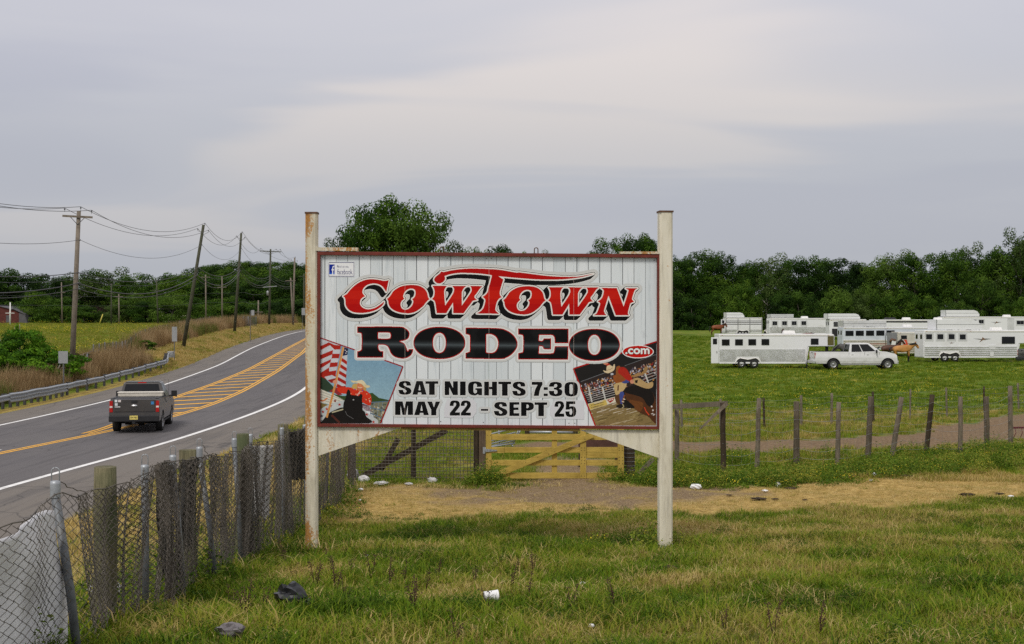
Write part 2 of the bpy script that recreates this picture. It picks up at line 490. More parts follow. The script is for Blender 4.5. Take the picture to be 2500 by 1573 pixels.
# ------------------------------------------------------------------ road
def strip(name, ys, xl, xr, zoff, mat, parent=None, cols=1, attr=None):
    ys = np.asarray(ys, float)
    L, Rr = xl(ys), xr(ys)
    t = np.linspace(0, 1, cols + 1)
    X = L[:, None] * (1 - t) + Rr[:, None] * t
    Y = np.repeat(ys[:, None], cols + 1, 1)
    Z = CZ - hRd(Y) + zoff
    n, k = X.shape
    idx = np.arange(n * k).reshape(n, k)
    fs = np.stack([idx[:-1, :-1], idx[:-1, 1:], idx[1:, 1:], idx[1:, :-1]], -1).reshape(-1, 4)
    at = {'lane': ('POINT', 'FLOAT', attr(X, Y).ravel())} if attr else None
    me = raw_mesh(name, np.stack([X, Y, Z], -1).reshape(-1, 3), fs, mat, 4, at, smooth=True)
    return link(name, me, parent)
def make_road():
    m, nt, b = nmat('asphalt'); T = NT(nt)
    setc(b, (0.1, 0.1, 0.1), 0.85, 0, 0.3)
    v = T.coord('Object')
    fine = T.noise(v, 38, 5, 0.75); mid = T.noise(T.coord('Object', scale=(1, 0.12, 1)), 0.9, 5, 0.6)
    lane = T.ramp(fine, [(0.25, (0.080, 0.074, 0.076)), (0.75, (0.136, 0.126, 0.128))])
    sh = T.ramp(fine, [(0.25, (0.115, 0.099, 0.084)), (0.75, (0.205, 0.180, 0.155))])
    c = T.mix(T.attr('lane').outputs['Fac'], sh, lane)
    c = T.mix(T.ramp(mid, [(0.35, 0.0), (0.7, 0.30)]), c, (0.17, 0.155, 0.145))
    pat = T.noise(T.coord('Object', scale=(1, 0.05, 1)), 2.6, 3, 0.5)
    c = T.mix(T.ramp(pat, [(0.50, 0.0), (0.68, 0.45)]), c, (0.062, 0.058, 0.060))
    vo = T.n('ShaderNodeTexVoronoi', feature='DISTANCE_TO_EDGE'); vo.inputs['Scale'].default_value = 0.16; wv = T.n('ShaderNodeVectorMath', operation='ADD'); T.l(v, wv.inputs[0]); nw = T.n('ShaderNodeTexNoise'); nw.inputs['Scale'].default_value = 0.8; T.l(v, nw.inputs['Vector']); T.l(nw.outputs['Color'], wv.inputs[1]); T.l(wv.outputs[0], vo.inputs['Vector'])
    c = T.mix(T.ramp(vo.outputs['Distance'], [(0.0, 0.55), (0.008, 0.0)]), c, (0.035, 0.033, 0.033))
    T.l(c, b.inputs['Base Color']); T.bump(fine, b, 0.25, 0.01)
    def lanef(X, Y):
        a = sstep((X - xLE(Y) + 0.5) / 0.9) * sstep((xRE(Y) + 0.5 - X) / 0.9)
        med = sstep((X - xLY(Y) - 0.2) / 0.4) * sstep((xRY(Y) - 0.2 - X) / 0.4)
        return a * (1 - 0.55 * med)
    ys = np.concatenate([np.arange(8, 130, 1.0), np.arange(130, 330, 2.5)])
    road = strip('road', ys, xAl, xAr, 0.0, m, cols=60, attr=lanef)
    struct(road)
    white = simple('road_paint_white', (0.78, 0.77, 0.75), 0.7, var=0.12, scale=9, dirt=(0.4, 0.38, 0.36))
    yel = simple('road_paint_yellow', (0.78, 0.40, 0.035), 0.7, var=0.15, scale=9, dirt=(0.45, 0.26, 0.06))
    yy = np.concatenate([np.arange(20, 130, 0.8), np.arange(130, 320, 2.0)])
    strip('edge_line', yy, lambda y: xLE(y) - 0.09, lambda y: xLE(y) + 0.09, 0.006, white, road)
    strip('edge_line', yy, lambda y: xRE(y) - 0.11, lambda y: xRE(y) + 0.11, 0.006, white, road)
    for d, f in ((-0.22, xLY), (0.02, xLY), (-0.08, xRY), (0.16, xRY)):
        y2 = yy[(yy > 52)] if f is xLY else yy
        strip('centre_line', y2, lambda y: f(y) + d - 0.065, lambda y: f(y) + d + 0.065, 0.006 if f is xRY else 0.009, yel, road)
    k = 0
    y = 57.5
    while y < 190:
        a, bq = float(xLY(y)) + 0.1, float(xRY(y + 2.2)) - 0.12
        if bq - a > 0.5:
            mb = MB()
            n = 6; vs_ = []
            for i in range(n + 1):
                t = i / n; x = a + (bq - a) * t; yq = y + 2.2 * t
                for s in (-0.31, 0.31):
                    vs_.append((x, yq + s, CZ - float(hRd(yq + s)) + 0.012))
            mb.add(vs_, [(2 * i, 2 * i + 2, 2 * i + 3, 2 * i + 1) for i in range(n)])
            mb.build('hatch_stripe', yel, road)
        y += 3.1; k += 1
    # tip of a white turn arrow at the left border of the photograph
    mb = MB(); z = lambda y: CZ - float(hRd(y)) + 0.006
    mb.add([(-18.9, 45.0, z(45.0)), (-18.15, 45.6, z(45.6)), (-18.9, 46.2, z(46.2)), (-20.6, 45.7, z(45.7)), (-20.6, 45.45, z(45.45))], [(0, 1, 2, 3, 4)])
    mb.build('lane_arrow', white, road)
    return road
road = make_road()
# ------------------------------------------------------------------ grass and weeds (instanced tufts)
def tuft_mesh(name, n, rad, h, w, mat, lean=0.5, segs=2, hv=0.35, seed=1, leafy=False):
    g = np.random.default_rng(seed)
    co, fs, tv = [], [], []
    for i in range(n):
        a = g.uniform(0, 6.283); r = rad * math.sqrt(g.uniform(0, 1))
        bx, by = r * math.cos(a), r * math.sin(a)
        th = g.uniform(0, 6.283)
        dx, dy = math.cos(th), math.sin(th)
        L = h * (1 + g.uniform(-hv, hv)); ln = lean * g.uniform(0.15, 1.0) * L
        ww = w * g.uniform(0.7, 1.3)
        sx, sy = -dy, dx
        o = len(co)
        for k in range(segs + 1):
            t = k / segs
            px, py, pz = bx + dx * ln * t * t, by + dy * ln * t * t, L * t * (1 - 0.25 * lean * t)
            if leafy: wk = ww * math.sin(math.pi * min(0.95, 0.12 + 0.8 * t))
            else: wk = ww * (1 - 0.85 * t)
            co.append((px - sx * wk / 2, py - sy * wk / 2, pz)); co.append((px + sx * wk / 2, py + sy * wk / 2, pz))
        for k in range(segs):
            fs.append((o + 2 * k, o + 2 * k + 1, o + 2 * k + 3, o + 2 * k + 2))
        tv += [g.uniform(-0.5, 0.5)] * segs
    return raw_mesh(name, co, fs, mat, 4, {'leafv': ('FACE', 'FLOAT', np.array(tv, np.float32))})
def grassmat(name, cols, trans=0.3, vary=0.22):
    m, nt, b = nmat(name); T = NT(nt)
    setc(b, cols[0], 0.7, 0, 0.12)
    a = T.attr('tint', 'INSTANCER').outputs['Fac']
    lv = T.attr('leafv').outputs['Fac']
    f = T.math('ADD', a, T.math('MULTIPLY', lv, vary))
    c = T.ramp(f, [(i / (len(cols) - 1), q) for i, q in enumerate(cols)])
    T.l(c, b.inputs['Base Color'])
    tr = T.n('ShaderNodeBsdfTranslucent'); T.l(c, tr.inputs[0])
    ms = T.n('ShaderNodeMixShader'); ms.inputs[0].default_value = trans
    T.l(b.outputs[0], ms.inputs[1]); T.l(tr.outputs[0], ms.inputs[2])
    out = [n for n in nt.nodes if n.type == 'OUTPUT_MATERIAL'][0]
    T.l(ms.outputs[0], out.inputs[0])
    return m
def scatter(name, pts, scl, tint, meshes, idx=None, label=None, cat='grass', seed=3, tilt=0.15):
    g = np.random.default_rng(seed)
    n = len(pts)
    me = bpy.data.meshes.new(name)
    me.vertices.add(n); me.vertices.foreach_set('co', np.asarray(pts, np.float32).ravel())
    rot = np.stack([g.uniform(-tilt, tilt, n), g.uniform(-tilt, tilt, n), g.uniform(0, 6.283, n)], -1)
    for k, typ, d in (('rot', 'FLOAT_VECTOR', rot), ('scl', 'FLOAT', scl), ('tint', 'FLOAT', np.clip(tint, 0, 1))):
        a = me.attributes.new(k, typ, 'POINT')
        a.data.foreach_set('vector' if typ == 'FLOAT_VECTOR' else 'value', np.asarray(d, np.float32).ravel())
    a = me.attributes.new('idx', 'INT', 'POINT')
    a.data.foreach_set('value', (g.integers(0, len(meshes), n) if idx is None else idx).astype(np.int32))
    o = link(name, me)
    src = bpy.data.collections.new(name + '_kinds')
    for i, q in enumerate(meshes):
        s = bpy.data.objects.new('%s_tuft_%02d' % (name, i), q); src.objects.link(s)
    ng = bpy.data.node_groups.new(name + '_nodes', 'GeometryNodeTree')
    ng.interface.new_socket('Geometry', in_out='INPUT', socket_type='NodeSocketGeometry')
    ng.interface.new_socket('Geometry', in_out='OUTPUT', socket_type='NodeSocketGeometry')
    N, Lk = ng.nodes, ng.links
    gi, go = N.new('NodeGroupInput'), N.new('NodeGroupOutput')
    ci = N.new('GeometryNodeCollectionInfo'); ci.inputs[0].default_value = src
    ci.inputs[1].default_value = True; ci.inputs[2].default_value = True
    ip = N.new('GeometryNodeInstanceOnPoints'); ip.inputs['Pick Instance'].default_value = True
    def na(nm, t):
        x = N.new('GeometryNodeInputNamedAttribute'); x.data_type = t; x.inputs['Name'].default_value = nm
        return [q for q in x.outputs if q.enabled][0]
    e2r = N.new('FunctionNodeEulerToRotation')
    Lk.new(na('rot', 'FLOAT_VECTOR'), e2r.inputs[0])
    Lk.new(gi.outputs[0], ip.inputs['Points']); Lk.new(ci.outputs[0], ip.inputs['Instance'])
    Lk.new(na('idx', 'INT'), ip.inputs['Instance Index'])
    Lk.new(e2r.outputs[0], ip.inputs['Rotation']); Lk.new(na('scl', 'FLOAT'), ip.inputs['Scale'])
    Lk.new(ip.outputs[0], go.inputs[0])
    md = o.modifiers.new('scatter', 'NODES'); md.node_group = ng
    stuff(o, label, cat)
    return o
def sample(n, y0, y1, amin, amax, pw=1.0, seed=1):
    """random ground points in the view wedge between two distances"""
    g = np.random.default_rng(seed)
    y = y0 + (y1 - y0) * g.uniform(0, 1, n) ** pw
    x = g.uniform(amin, amax, n) * y
    return x, y
GREENS = [(0.024, 0.050, 0.003), (0.066, 0.130, 0.005), (0.125, 0.205, 0.008), (0.225, 0.25, 0.02), (0.34, 0.265, 0.075), (0.50, 0.375, 0.14), (0.62, 0.50, 0.24)]
M_grass = grassmat('grass_blades', GREENS, 0.3, 0.30)
M_weed = grassmat('weed_leaves', [(0.020, 0.048, 0.005), (0.042, 0.095, 0.007), (0.08, 0.15, 0.010), (0.15, 0.215, 0.02), (0.28, 0.27, 0.04)], 0.25, 0.35)
M_reed = grassmat('dry_reed', [(0.10, 0.16, 0.02), (0.17, 0.105, 0.045), (0.25, 0.16, 0.075), (0.34, 0.235, 0.12), (0.44, 0.33, 0.18)], 0.25, 0.35)
M_flower = simple('yellow_petals', (0.85, 0.66, 0.03), 0.6, var=0.1)
lawn = [tuft_mesh('lawn_tuft', 30, 0.15, h, 0.0085, M_grass, ln, 2, 0.5, s) for s, h, ln in ((1, 0.050, 1.0), (2, 0.065, 1.2), (3, 0.035, 1.1), (4, 0.10, 1.3))]
drytuft = [tuft_mesh('straw_tuft', 30, 0.17, h, 0.0075, M_grass, 1.7, 2, 0.5, s) for s, h in ((11, 0.05), (12, 0.07), (13, 0.035))]
def weed_mesh(name, n, rad, h, leaf, seed):
    """dome of many small leaves"""
    g = np.random.default_rng(seed)
    a = g.uniform(0, 6.283, n); r = np.sqrt(g.uniform(0, 1, n)); zt = h * (1 - 0.75 * r * r) * (0.75 + 0.25 * np.sin(a * 3 + seed))
    P = np.stack([rad * r * np.cos(a), rad * r * np.sin(a), zt * g.uniform(0.1, 1.15, n)], -1)
    nr = g.normal(size=(n, 3)) * 0.6 + np.array([0, 0, 0.8]); nr /= np.linalg.norm(nr, axis=1, keepdims=True)
    u = np.cross(nr, g.normal(size=(n, 3))); u /= np.linalg.norm(u, axis=1, keepdims=True); w = np.cross(nr, u)
    s = (leaf * g.uniform(0.5, 1.4, n))[:, None]
    co = np.stack([P - u * s, P - w * s * 0.4, P + u * s, P + w * s * 0.4], 1).reshape(-1, 3)
    return raw_mesh(name, co, np.arange(n * 4).reshape(-1, 4), M_weed, 4, {'leafv': ('FACE', 'FLOAT', g.uniform(-0.5, 0.5, n).astype(np.float32))})
weeds = [weed_mesh('weed_tuft', n, 0.30, h, lf, s) for s, h, n, lf in ((21, 0.36, 280, 0.026), (22, 0.52, 360, 0.024), (23, 0.22, 200, 0.030))]
fieldt = [tuft_mesh('field_tuft', 34, 0.42, h, 0.03, M_grass, 0.8, 2, 0.5, s) for s, h in ((31, 0.22), (32, 0.34), (33, 0.15))]
reeds = [tuft_mesh('reed_tuft', 44, 0.40, h, 0.022, M_reed, 0.45, 3, 0.4, s) for s, h in ((41, 0.95), (42, 1.25), (43, 0.7))]
flow = []
for s in (1, 2):
    g = np.random.default_rng(s); mb = MB()
    for i in range(7):
        c = Vector((g.uniform(-.25, .25), g.uniform(-.25, .25), g.uniform(.12, .3))); q = 0.016
        mb.box(c, (q, q, q * 0.6), 0, (g.uniform(0, 1), g.uniform(0, 1), 0))
    o_ = mb.build('flower_cluster', M_flower); flow.append(o_.data); bpy.data.objects.remove(o_)

def not_road(x, y): return (x > xAr(y) + 0.05) | (x < xAl(y) - 0.05)
def make_grass():
    # lawn in the foreground
    n = 52000
    x, y = sample(n, 5.8, 31.5, -0.44, 0.44, 0.62, 1)
    d, g_, di, lu = zones(x, y)
    r = np.random.default_rng(5)
    keep = not_road(x, y) & (r.uniform(0, 1, n) > np.maximum(g_ * 0.84, di * 0.85))
    x, y, d, g_, lu = (q[keep] for q in (x, y, d, g_, lu)); n = len(x)
    isdry = r.uniform(0, 1, n) < 0.11 + d * 0.85 + 0.8 * g_
    tint = np.where(isdry, 0.66 + 0.3 * r.uniform(0, 1, n), 0.13 + 0.32 * r.uniform(0, 1, n) + 0.22 * d + 0.06 * (1 - lu) + 0.75 * (fbm(x, y, 0.9, 61) - 0.5) + 0.10 * sstep((x - 1) / 4))
    idx = np.where(isdry & (r.uniform(0, 1, n) < 0.8), 4 + r.integers(0, 3, n), r.integers(0, 4, n))
    scl = r.uniform(0.7, 1.35, n) * (1 + 0.25 * lu)
    scl *= np.where(seg_dist(x, y, [(-2.87, 18.2), (-2.87, 18.3)]) < 0.5, 1.5, 1.0) * (1 + 0.25 * (seg_dist(x, y, [(-3.45, 7), (-3.6, 28)]) < 0.6))
    scl *= np.where((y > 22.5) & (d > 0.6), 0.6, 1.0)
    z = CZ - hgt(x, y)
    scatter('lawn_grass', np.stack([x, y, z - 0.01], -1), scl, tint, lawn + drytuft, idx, 'patchy green and straw coloured grass around the rodeo sign', 'grass', 9)
    # leafy weeds: along the wire fence, beside the gate and along the chain link
    px, py = [], []
    def line(pts, m, wd, sd):
        g = np.random.default_rng(sd)
        for _ in range(m):
            i = g.integers(0, len(pts) - 1); t = g.uniform()
            a, b = pts[i], pts[i + 1]
            px.append(a[0] + (b[0] - a[0]) * t + g.normal(0, wd)); py.append(a[1] + (b[1] - a[1]) * t + g.normal(0, wd))
    line([(3.6, 29.8), (5.2, 29.6), (7.2, 30.6), (9.5, 32.4), (13, 34.6), (17, 37)], 330, 0.45, 1)
    line([(4.0, 28.9), (6.0, 29.0), (9.5, 31.2), (13.5, 33.8)], 150, 0.32, 5)
    line([(-0.75, 29.2), (-0.4, 29.3)], 16, 0.22, 2)
    line([(-1.6, 29.8), (-0.6, 29.7)], 12, 0.15, 6)
    line([(2.85, 29.7), (3.6, 29.6)], 34, 0.25, 3)
    line([(-3.4, 8.0), (-3.5, 14), (-3.6, 28)], 60, 0.25, 4)
    line([(4.0, 33.5), (12, 36.5), (16, 39)], 120, 0.8, 7)
    line([(2.2, 18.5), (1.5, 18.4)], 5, 0.2, 8)
    x, y = np.array(px), np.array(py)
    g = np.random.default_rng(6)
    x2, y2 = sample(1900, 6, 24, -0.42, 0.42, 0.8, 12)
    k = (fbm(x2, y2, 0.5, 21) > 0.52) & (x2 > -3.3)
    x, y = np.concatenate([x, x2[k]]), np.concatenate([y, y2[k]])
    small = np.concatenate([np.zeros(len(px), bool), np.ones(k.sum(), bool)])
    ok = not_road(x, y); x, y, small = x[ok], y[ok], small[ok]
    tint = np.where(small, g.uniform(0.1, 0.45, len(x)), g.uniform(0.35, 0.95, len(x))); scl = np.where(small, g.uniform(0.25, 0.5, len(x)), g.uniform(0.6, 1.25, len(x)))
    pts = np.stack([x, y, CZ - hgt(x, y) - 0.02], -1)
    scatter('fence_weeds', pts, scl, tint, weeds, None, 'leafy green weeds along the fences and gate posts', 'weeds', 10)
    kf = g.uniform(0, 1, len(x)) < np.where(small, 0.0, 0.25)
    xf, yf = sample(700, 55, 125, 0.08, 0.42, 0.8, 77)
    kk = fbm(xf, yf, 0.12, 31) > 0.46
    xl, yl = -g.uniform(0.20, 0.42, 700), 110 + 170 * g.uniform(0, 1, 700); xl = xl * yl
    kl = (fbm(xl, yl, 0.05, 33) > 0.50) & (xl < xP(yl) - 8)
    X, Yq = np.concatenate([x[kf], xf[kk], xl[kl]]), np.concatenate([y[kf], yf[kk], yl[kl]])
    S = np.concatenate([np.full(kf.sum(), 0.8), g.uniform(0.9, 1.5, kk.sum()), g.uniform(2.0, 3.0, kl.sum())])
    scatter('yellow_flowers', np.stack([X, Yq, CZ - hgt(X, Yq)], -1), S, np.zeros(len(X)), flow, None, 'tiny yellow flowers dotted through weeds and meadow', 'flowers', 11)
    # pasture between and beyond the wire fences
    n = 46000
    x, y = sample(n, 30, 190, -0.14, 0.44, 1.35, 2)
    d, g_, di, lu = zones(x, y)
    r = np.random.default_rng(15)
    keep = (x > xAr(y) + 0.3) & (r.uniform(0, 1, n) > np.maximum(g_, di * 1.5))
    x, y, d, lu = (q[keep] for q in (x, y, d, lu)); n = len(x)
    tint = 0.12 + 0.28 * r.uniform(0, 1, n) + 0.30 * d * (y < 62) + 0.20 * fbm(x, y, 0.15, 40) + np.where((y > 38) & (y < 60), 0.14, np.where(y > 62, -0.05, 0.05))
    scl = r.uniform(0.6, 1.1, n) * np.interp(y, [30, 45, 70, 190], [0.45, 0.65, 0.6, 0.9])
    scatter('pasture_grass', np.stack([x, y, CZ - hgt(x, y) - 0.02], -1), scl, tint, fieldt, None, 'green pasture grass around the parked horse trailers', 'grass', 12)
    # meadow on the left and the road verges
    n = 16000
    g = np.random.default_rng(16)
    y = 66 + 230 * g.uniform(0, 1, n) ** 1.2; x = -g.uniform(0.20, 0.44, n) * y
    keep = x < xP(y) - 5
    x, y = x[keep], y[keep]; n = len(x)
    tint = 0.36 + 0.20 * g.uniform(0, 1, n) + 0.12 * fbm(x, y, 0.06, 41)
    scatter('meadow_grass', np.stack([x, y, CZ - hgt(x, y) - 0.02], -1), g.uniform(0.7, 1.2, n), tint, fieldt, None, 'yellow green meadow grass beyond the road', 'grass', 13)
    # verge between road and chain link, bank above the far road
    n = 9000
    y = 6 + 75 * g.uniform(0, 1, n) ** 1.2; x = xAr(y) + 0.1 + (-3.4 - xAr(y)) * g.uniform(0, 1, n)
    d, *_ = zones(x, y)
    tint = np.where(g.uniform(0, 1, n) < d, g.uniform(0.68, 0.98, n), g.uniform(0.25, 0.5, n))
    s1 = g.uniform(0.35, 0.8, n) * np.interp(y, [6, 20, 80], [0.5, 0.8, 1.2])
    y2 = 92 + 150 * g.uniform(0, 1, 9000); x2 = xAl(y2) - 0.1 - (xAl(y2) - xP(y2) + 1.5) * g.uniform(0, 1, 9000)
    d2, *_ = zones(x2, y2)
    t2 = np.where(g.uniform(0, 1, 9000) < d2, g.uniform(0.66, 0.92, 9000), g.uniform(0.3, 0.55, 9000))
    X, Yq = np.concatenate([x, x2]), np.concatenate([y, y2])
    scatter('verge_grass', np.stack([X, Yq, CZ - hgt(X, Yq) - 0.02], -1), np.concatenate([s1, g.uniform(0.5, 0.95, 9000)]), np.concatenate([tint, t2]), fieldt, None, 'dry mown grass on the road verges', 'grass', 14)
    # tall brown grass behind the guard rail and along the bank
    n = 9000
    y = 60 + 190 * g.uniform(0, 1, n) ** 1.25
    lo = np.where(y < 100, xAl(y) - 1.9, xP(y) - 1.6 - 0.5 * fbm(y, y * 0, 0.1, 50))
    wd = np.interp(y, [60, 84, 105, 140, 250], [4.5, 6.5, 8.5, 8.0, 7.0])
    x = lo - wd * g.uniform(0, 1, n)
    keep = (fbm(x, y, 0.22, 51) > 0.25) & (x > np.interp(y, [60, 97, 160, 250], [-29, -31.0, -43.0, -60]))
    x, y = x[keep], y[keep]; n = len(x)
    grn = fbm(x, y, 0.16, 52) > 0.60
    tint = np.where(grn, g.uniform(0.0, 0.2, n), g.uniform(0.35, 0.95, n))
    scl = g.uniform(0.7, 1.25, n) * np.interp(y, [60, 110, 250], [0.9, 1.1, 1.15])
    scatter('tall_dry_grass', np.stack([x, y, CZ - hgt(x, y) - 0.03], -1), scl, tint, reeds, None, 'tall brown dry grass on the bank behind the guard rail', 'grass', 15)
    xg = xAl(y) - 0.4
make_grass()
# ------------------------------------------------------------------ the rodeo sign
SY = F / 171.0      # distance of the sign board: 171 photograph pixels to the metre (a 16 by 8 foot board)
def SP(u, v, dy=0.0):
    """point on the sign's plane from pixel, moved dy along the view axis"""
    p = W(u, v, SY); return Vector((p.x, p.y + dy, p.z))
U0, V0, RES = 776, 610, 2
GW, GH = (1616 - U0) * RES, (1050 - V0) * RES
canvas = np.zeros((GH, GW), np.int16)
gcan = np.zeros((GH, GW), np.int8)
PAL = [(0, 0, 0)]
def s2l(c): return tuple(((x / 255) / 12.92 if x / 255 <= 0.04045 else ((x / 255 + 0.055) / 1.055) ** 2.4) for x in c)
def pal(rgb):
    c = s2l(rgb)
    if c in PAL[1:]: return PAL.index(c, 1)
    PAL.append(c); return len(PAL) - 1
def spline(pts, n=7):
    """closed outline; a point (x, y) is smooth, (x, y, 1) is a corner"""
    N = len(pts); out = []
    for i in range(N):
        p1, p2 = pts[i], pts[(i + 1) % N]
        c1, c2 = len(p1) > 2, len(p2) > 2
        a, b = np.array(p1[:2], float), np.array(p2[:2], float)
        if c1 and c2:
            out.append(a); continue
        p0 = a if c1 else np.array(pts[i - 1][:2], float)
        p3 = b if c2 else np.array(pts[(i + 2) % N][:2], float)
        for k in range(n):
            t = k / n
            out.append(0.5 * ((2 * a) + (-p0 + b) * t + (2 * p0 - 5 * a + 4 * b - p3) * t * t + (-p0 + 3 * a - 3 * b + p3) * t ** 3))
    return np.array(out)
def mask_of(loops):
    m = np.zeros((GH, GW), bool)
    L = [(np.asarray(l, float)[:, :2] - (U0, V0)) * RES for l in loops]
    ymin = max(0, int(min(l[:, 1].min() for l in L)) - 1); ymax = min(GH - 1, int(max(l[:, 1].max() for l in L)) + 1)
    E = np.concatenate([np.concatenate([l, np.roll(l, -1, 0)], 1) for l in L])
    for r in range(ymin, ymax + 1):
        yc = r + 0.5
        s = (E[:, 1] <= yc) != (E[:, 3] <= yc)
        e = E[s]
        if not len(e): continue
        xs = np.sort(e[:, 0] + (yc - e[:, 1]) / (e[:, 3] - e[:, 1]) * (e[:, 2] - e[:, 0]))
        for a, b in zip(xs[::2], xs[1::2]):
            i, j = max(0, int(math.ceil(a - 0.5))), min(GW, int(math.floor(b - 0.5)) + 1)
            if j > i: m[r, i:j] = True
    return m
def dilate(m, r):
    r = r * RES; k = int(math.ceil(r)); out = m.copy()
    ys, xs = np.where(m)
    if not len(ys): return out
    y0, y1, x0, x1 = max(0, ys.min() - k), min(GH, ys.max() + k + 1), max(0, xs.min() - k), min(GW, xs.max() + k + 1)
    sub = m[y0:y1, x0:x1]; H, Wd = sub.shape; res = np.zeros_like(sub)
    cs = np.concatenate([np.zeros((H, 1), np.int32), np.cumsum(sub, 1, dtype=np.int32)], 1)
    for dy in range(-k, k + 1):
        w = r * r - dy * dy
        if w < 0: continue
        w = int(math.sqrt(w)); i = np.arange(Wd)
        hz = (cs[:, np.minimum(i + w + 1, Wd)] - cs[:, np.maximum(i - w, 0)]) > 0
        if dy >= 0: res[dy:] |= hz[:H - dy]
        else: res[:dy] |= hz[-dy:]
    out[y0:y1, x0:x1] |= res
    return out
def erode(m, r): return ~dilate(~m, r)
def shift(m, dx, dy):
    dx, dy = int(round(dx * RES)), int(round(dy * RES))
    o = np.zeros_like(m)
    o[max(0, dy):GH + min(0, dy), max(0, dx):GW + min(0, dx)] = m[max(0, -dy):GH + min(0, -dy), max(0, -dx):GW + min(0, -dx)]
    return o
def put(m, rgb, g):
    canvas[m] = pal(rgb); gcan[m] = g
def poly(pts, rgb, g, clip=None, sm=False):
    m = mask_of([spline(pts) if sm else pts])
    if clip is not None: m &= clip
    put(m, rgb, g)
def ell(cx, cy, rx, ry, n=40, rot=0.0):
    t = np.linspace(0, 2 * math.pi, n, endpoint=False)
    x, y = rx * np.cos(t), ry * np.sin(t)
    return np.stack([cx + x * math.cos(rot) - y * math.sin(rot), cy + x * math.sin(rot) + y * math.cos(rot)], -1)
def Z(pts, ox, oy, sc): return [((p[0] / sc + ox, p[1] / sc + oy) + tuple(p[2:])) for p in pts]
def stroke(pts, w, rgb, g, clip=None):
    pts = np.asarray(pts, float)
    for a, b in zip(pts[:-1], pts[1:]):
        d = b - a; L = np.hypot(*d)
        if L < 1e-6: continue
        nrm = np.array([-d[1], d[0]]) / L * w / 2
        poly([a + nrm, b + nrm, b - nrm, a - nrm], rgb, g, clip)

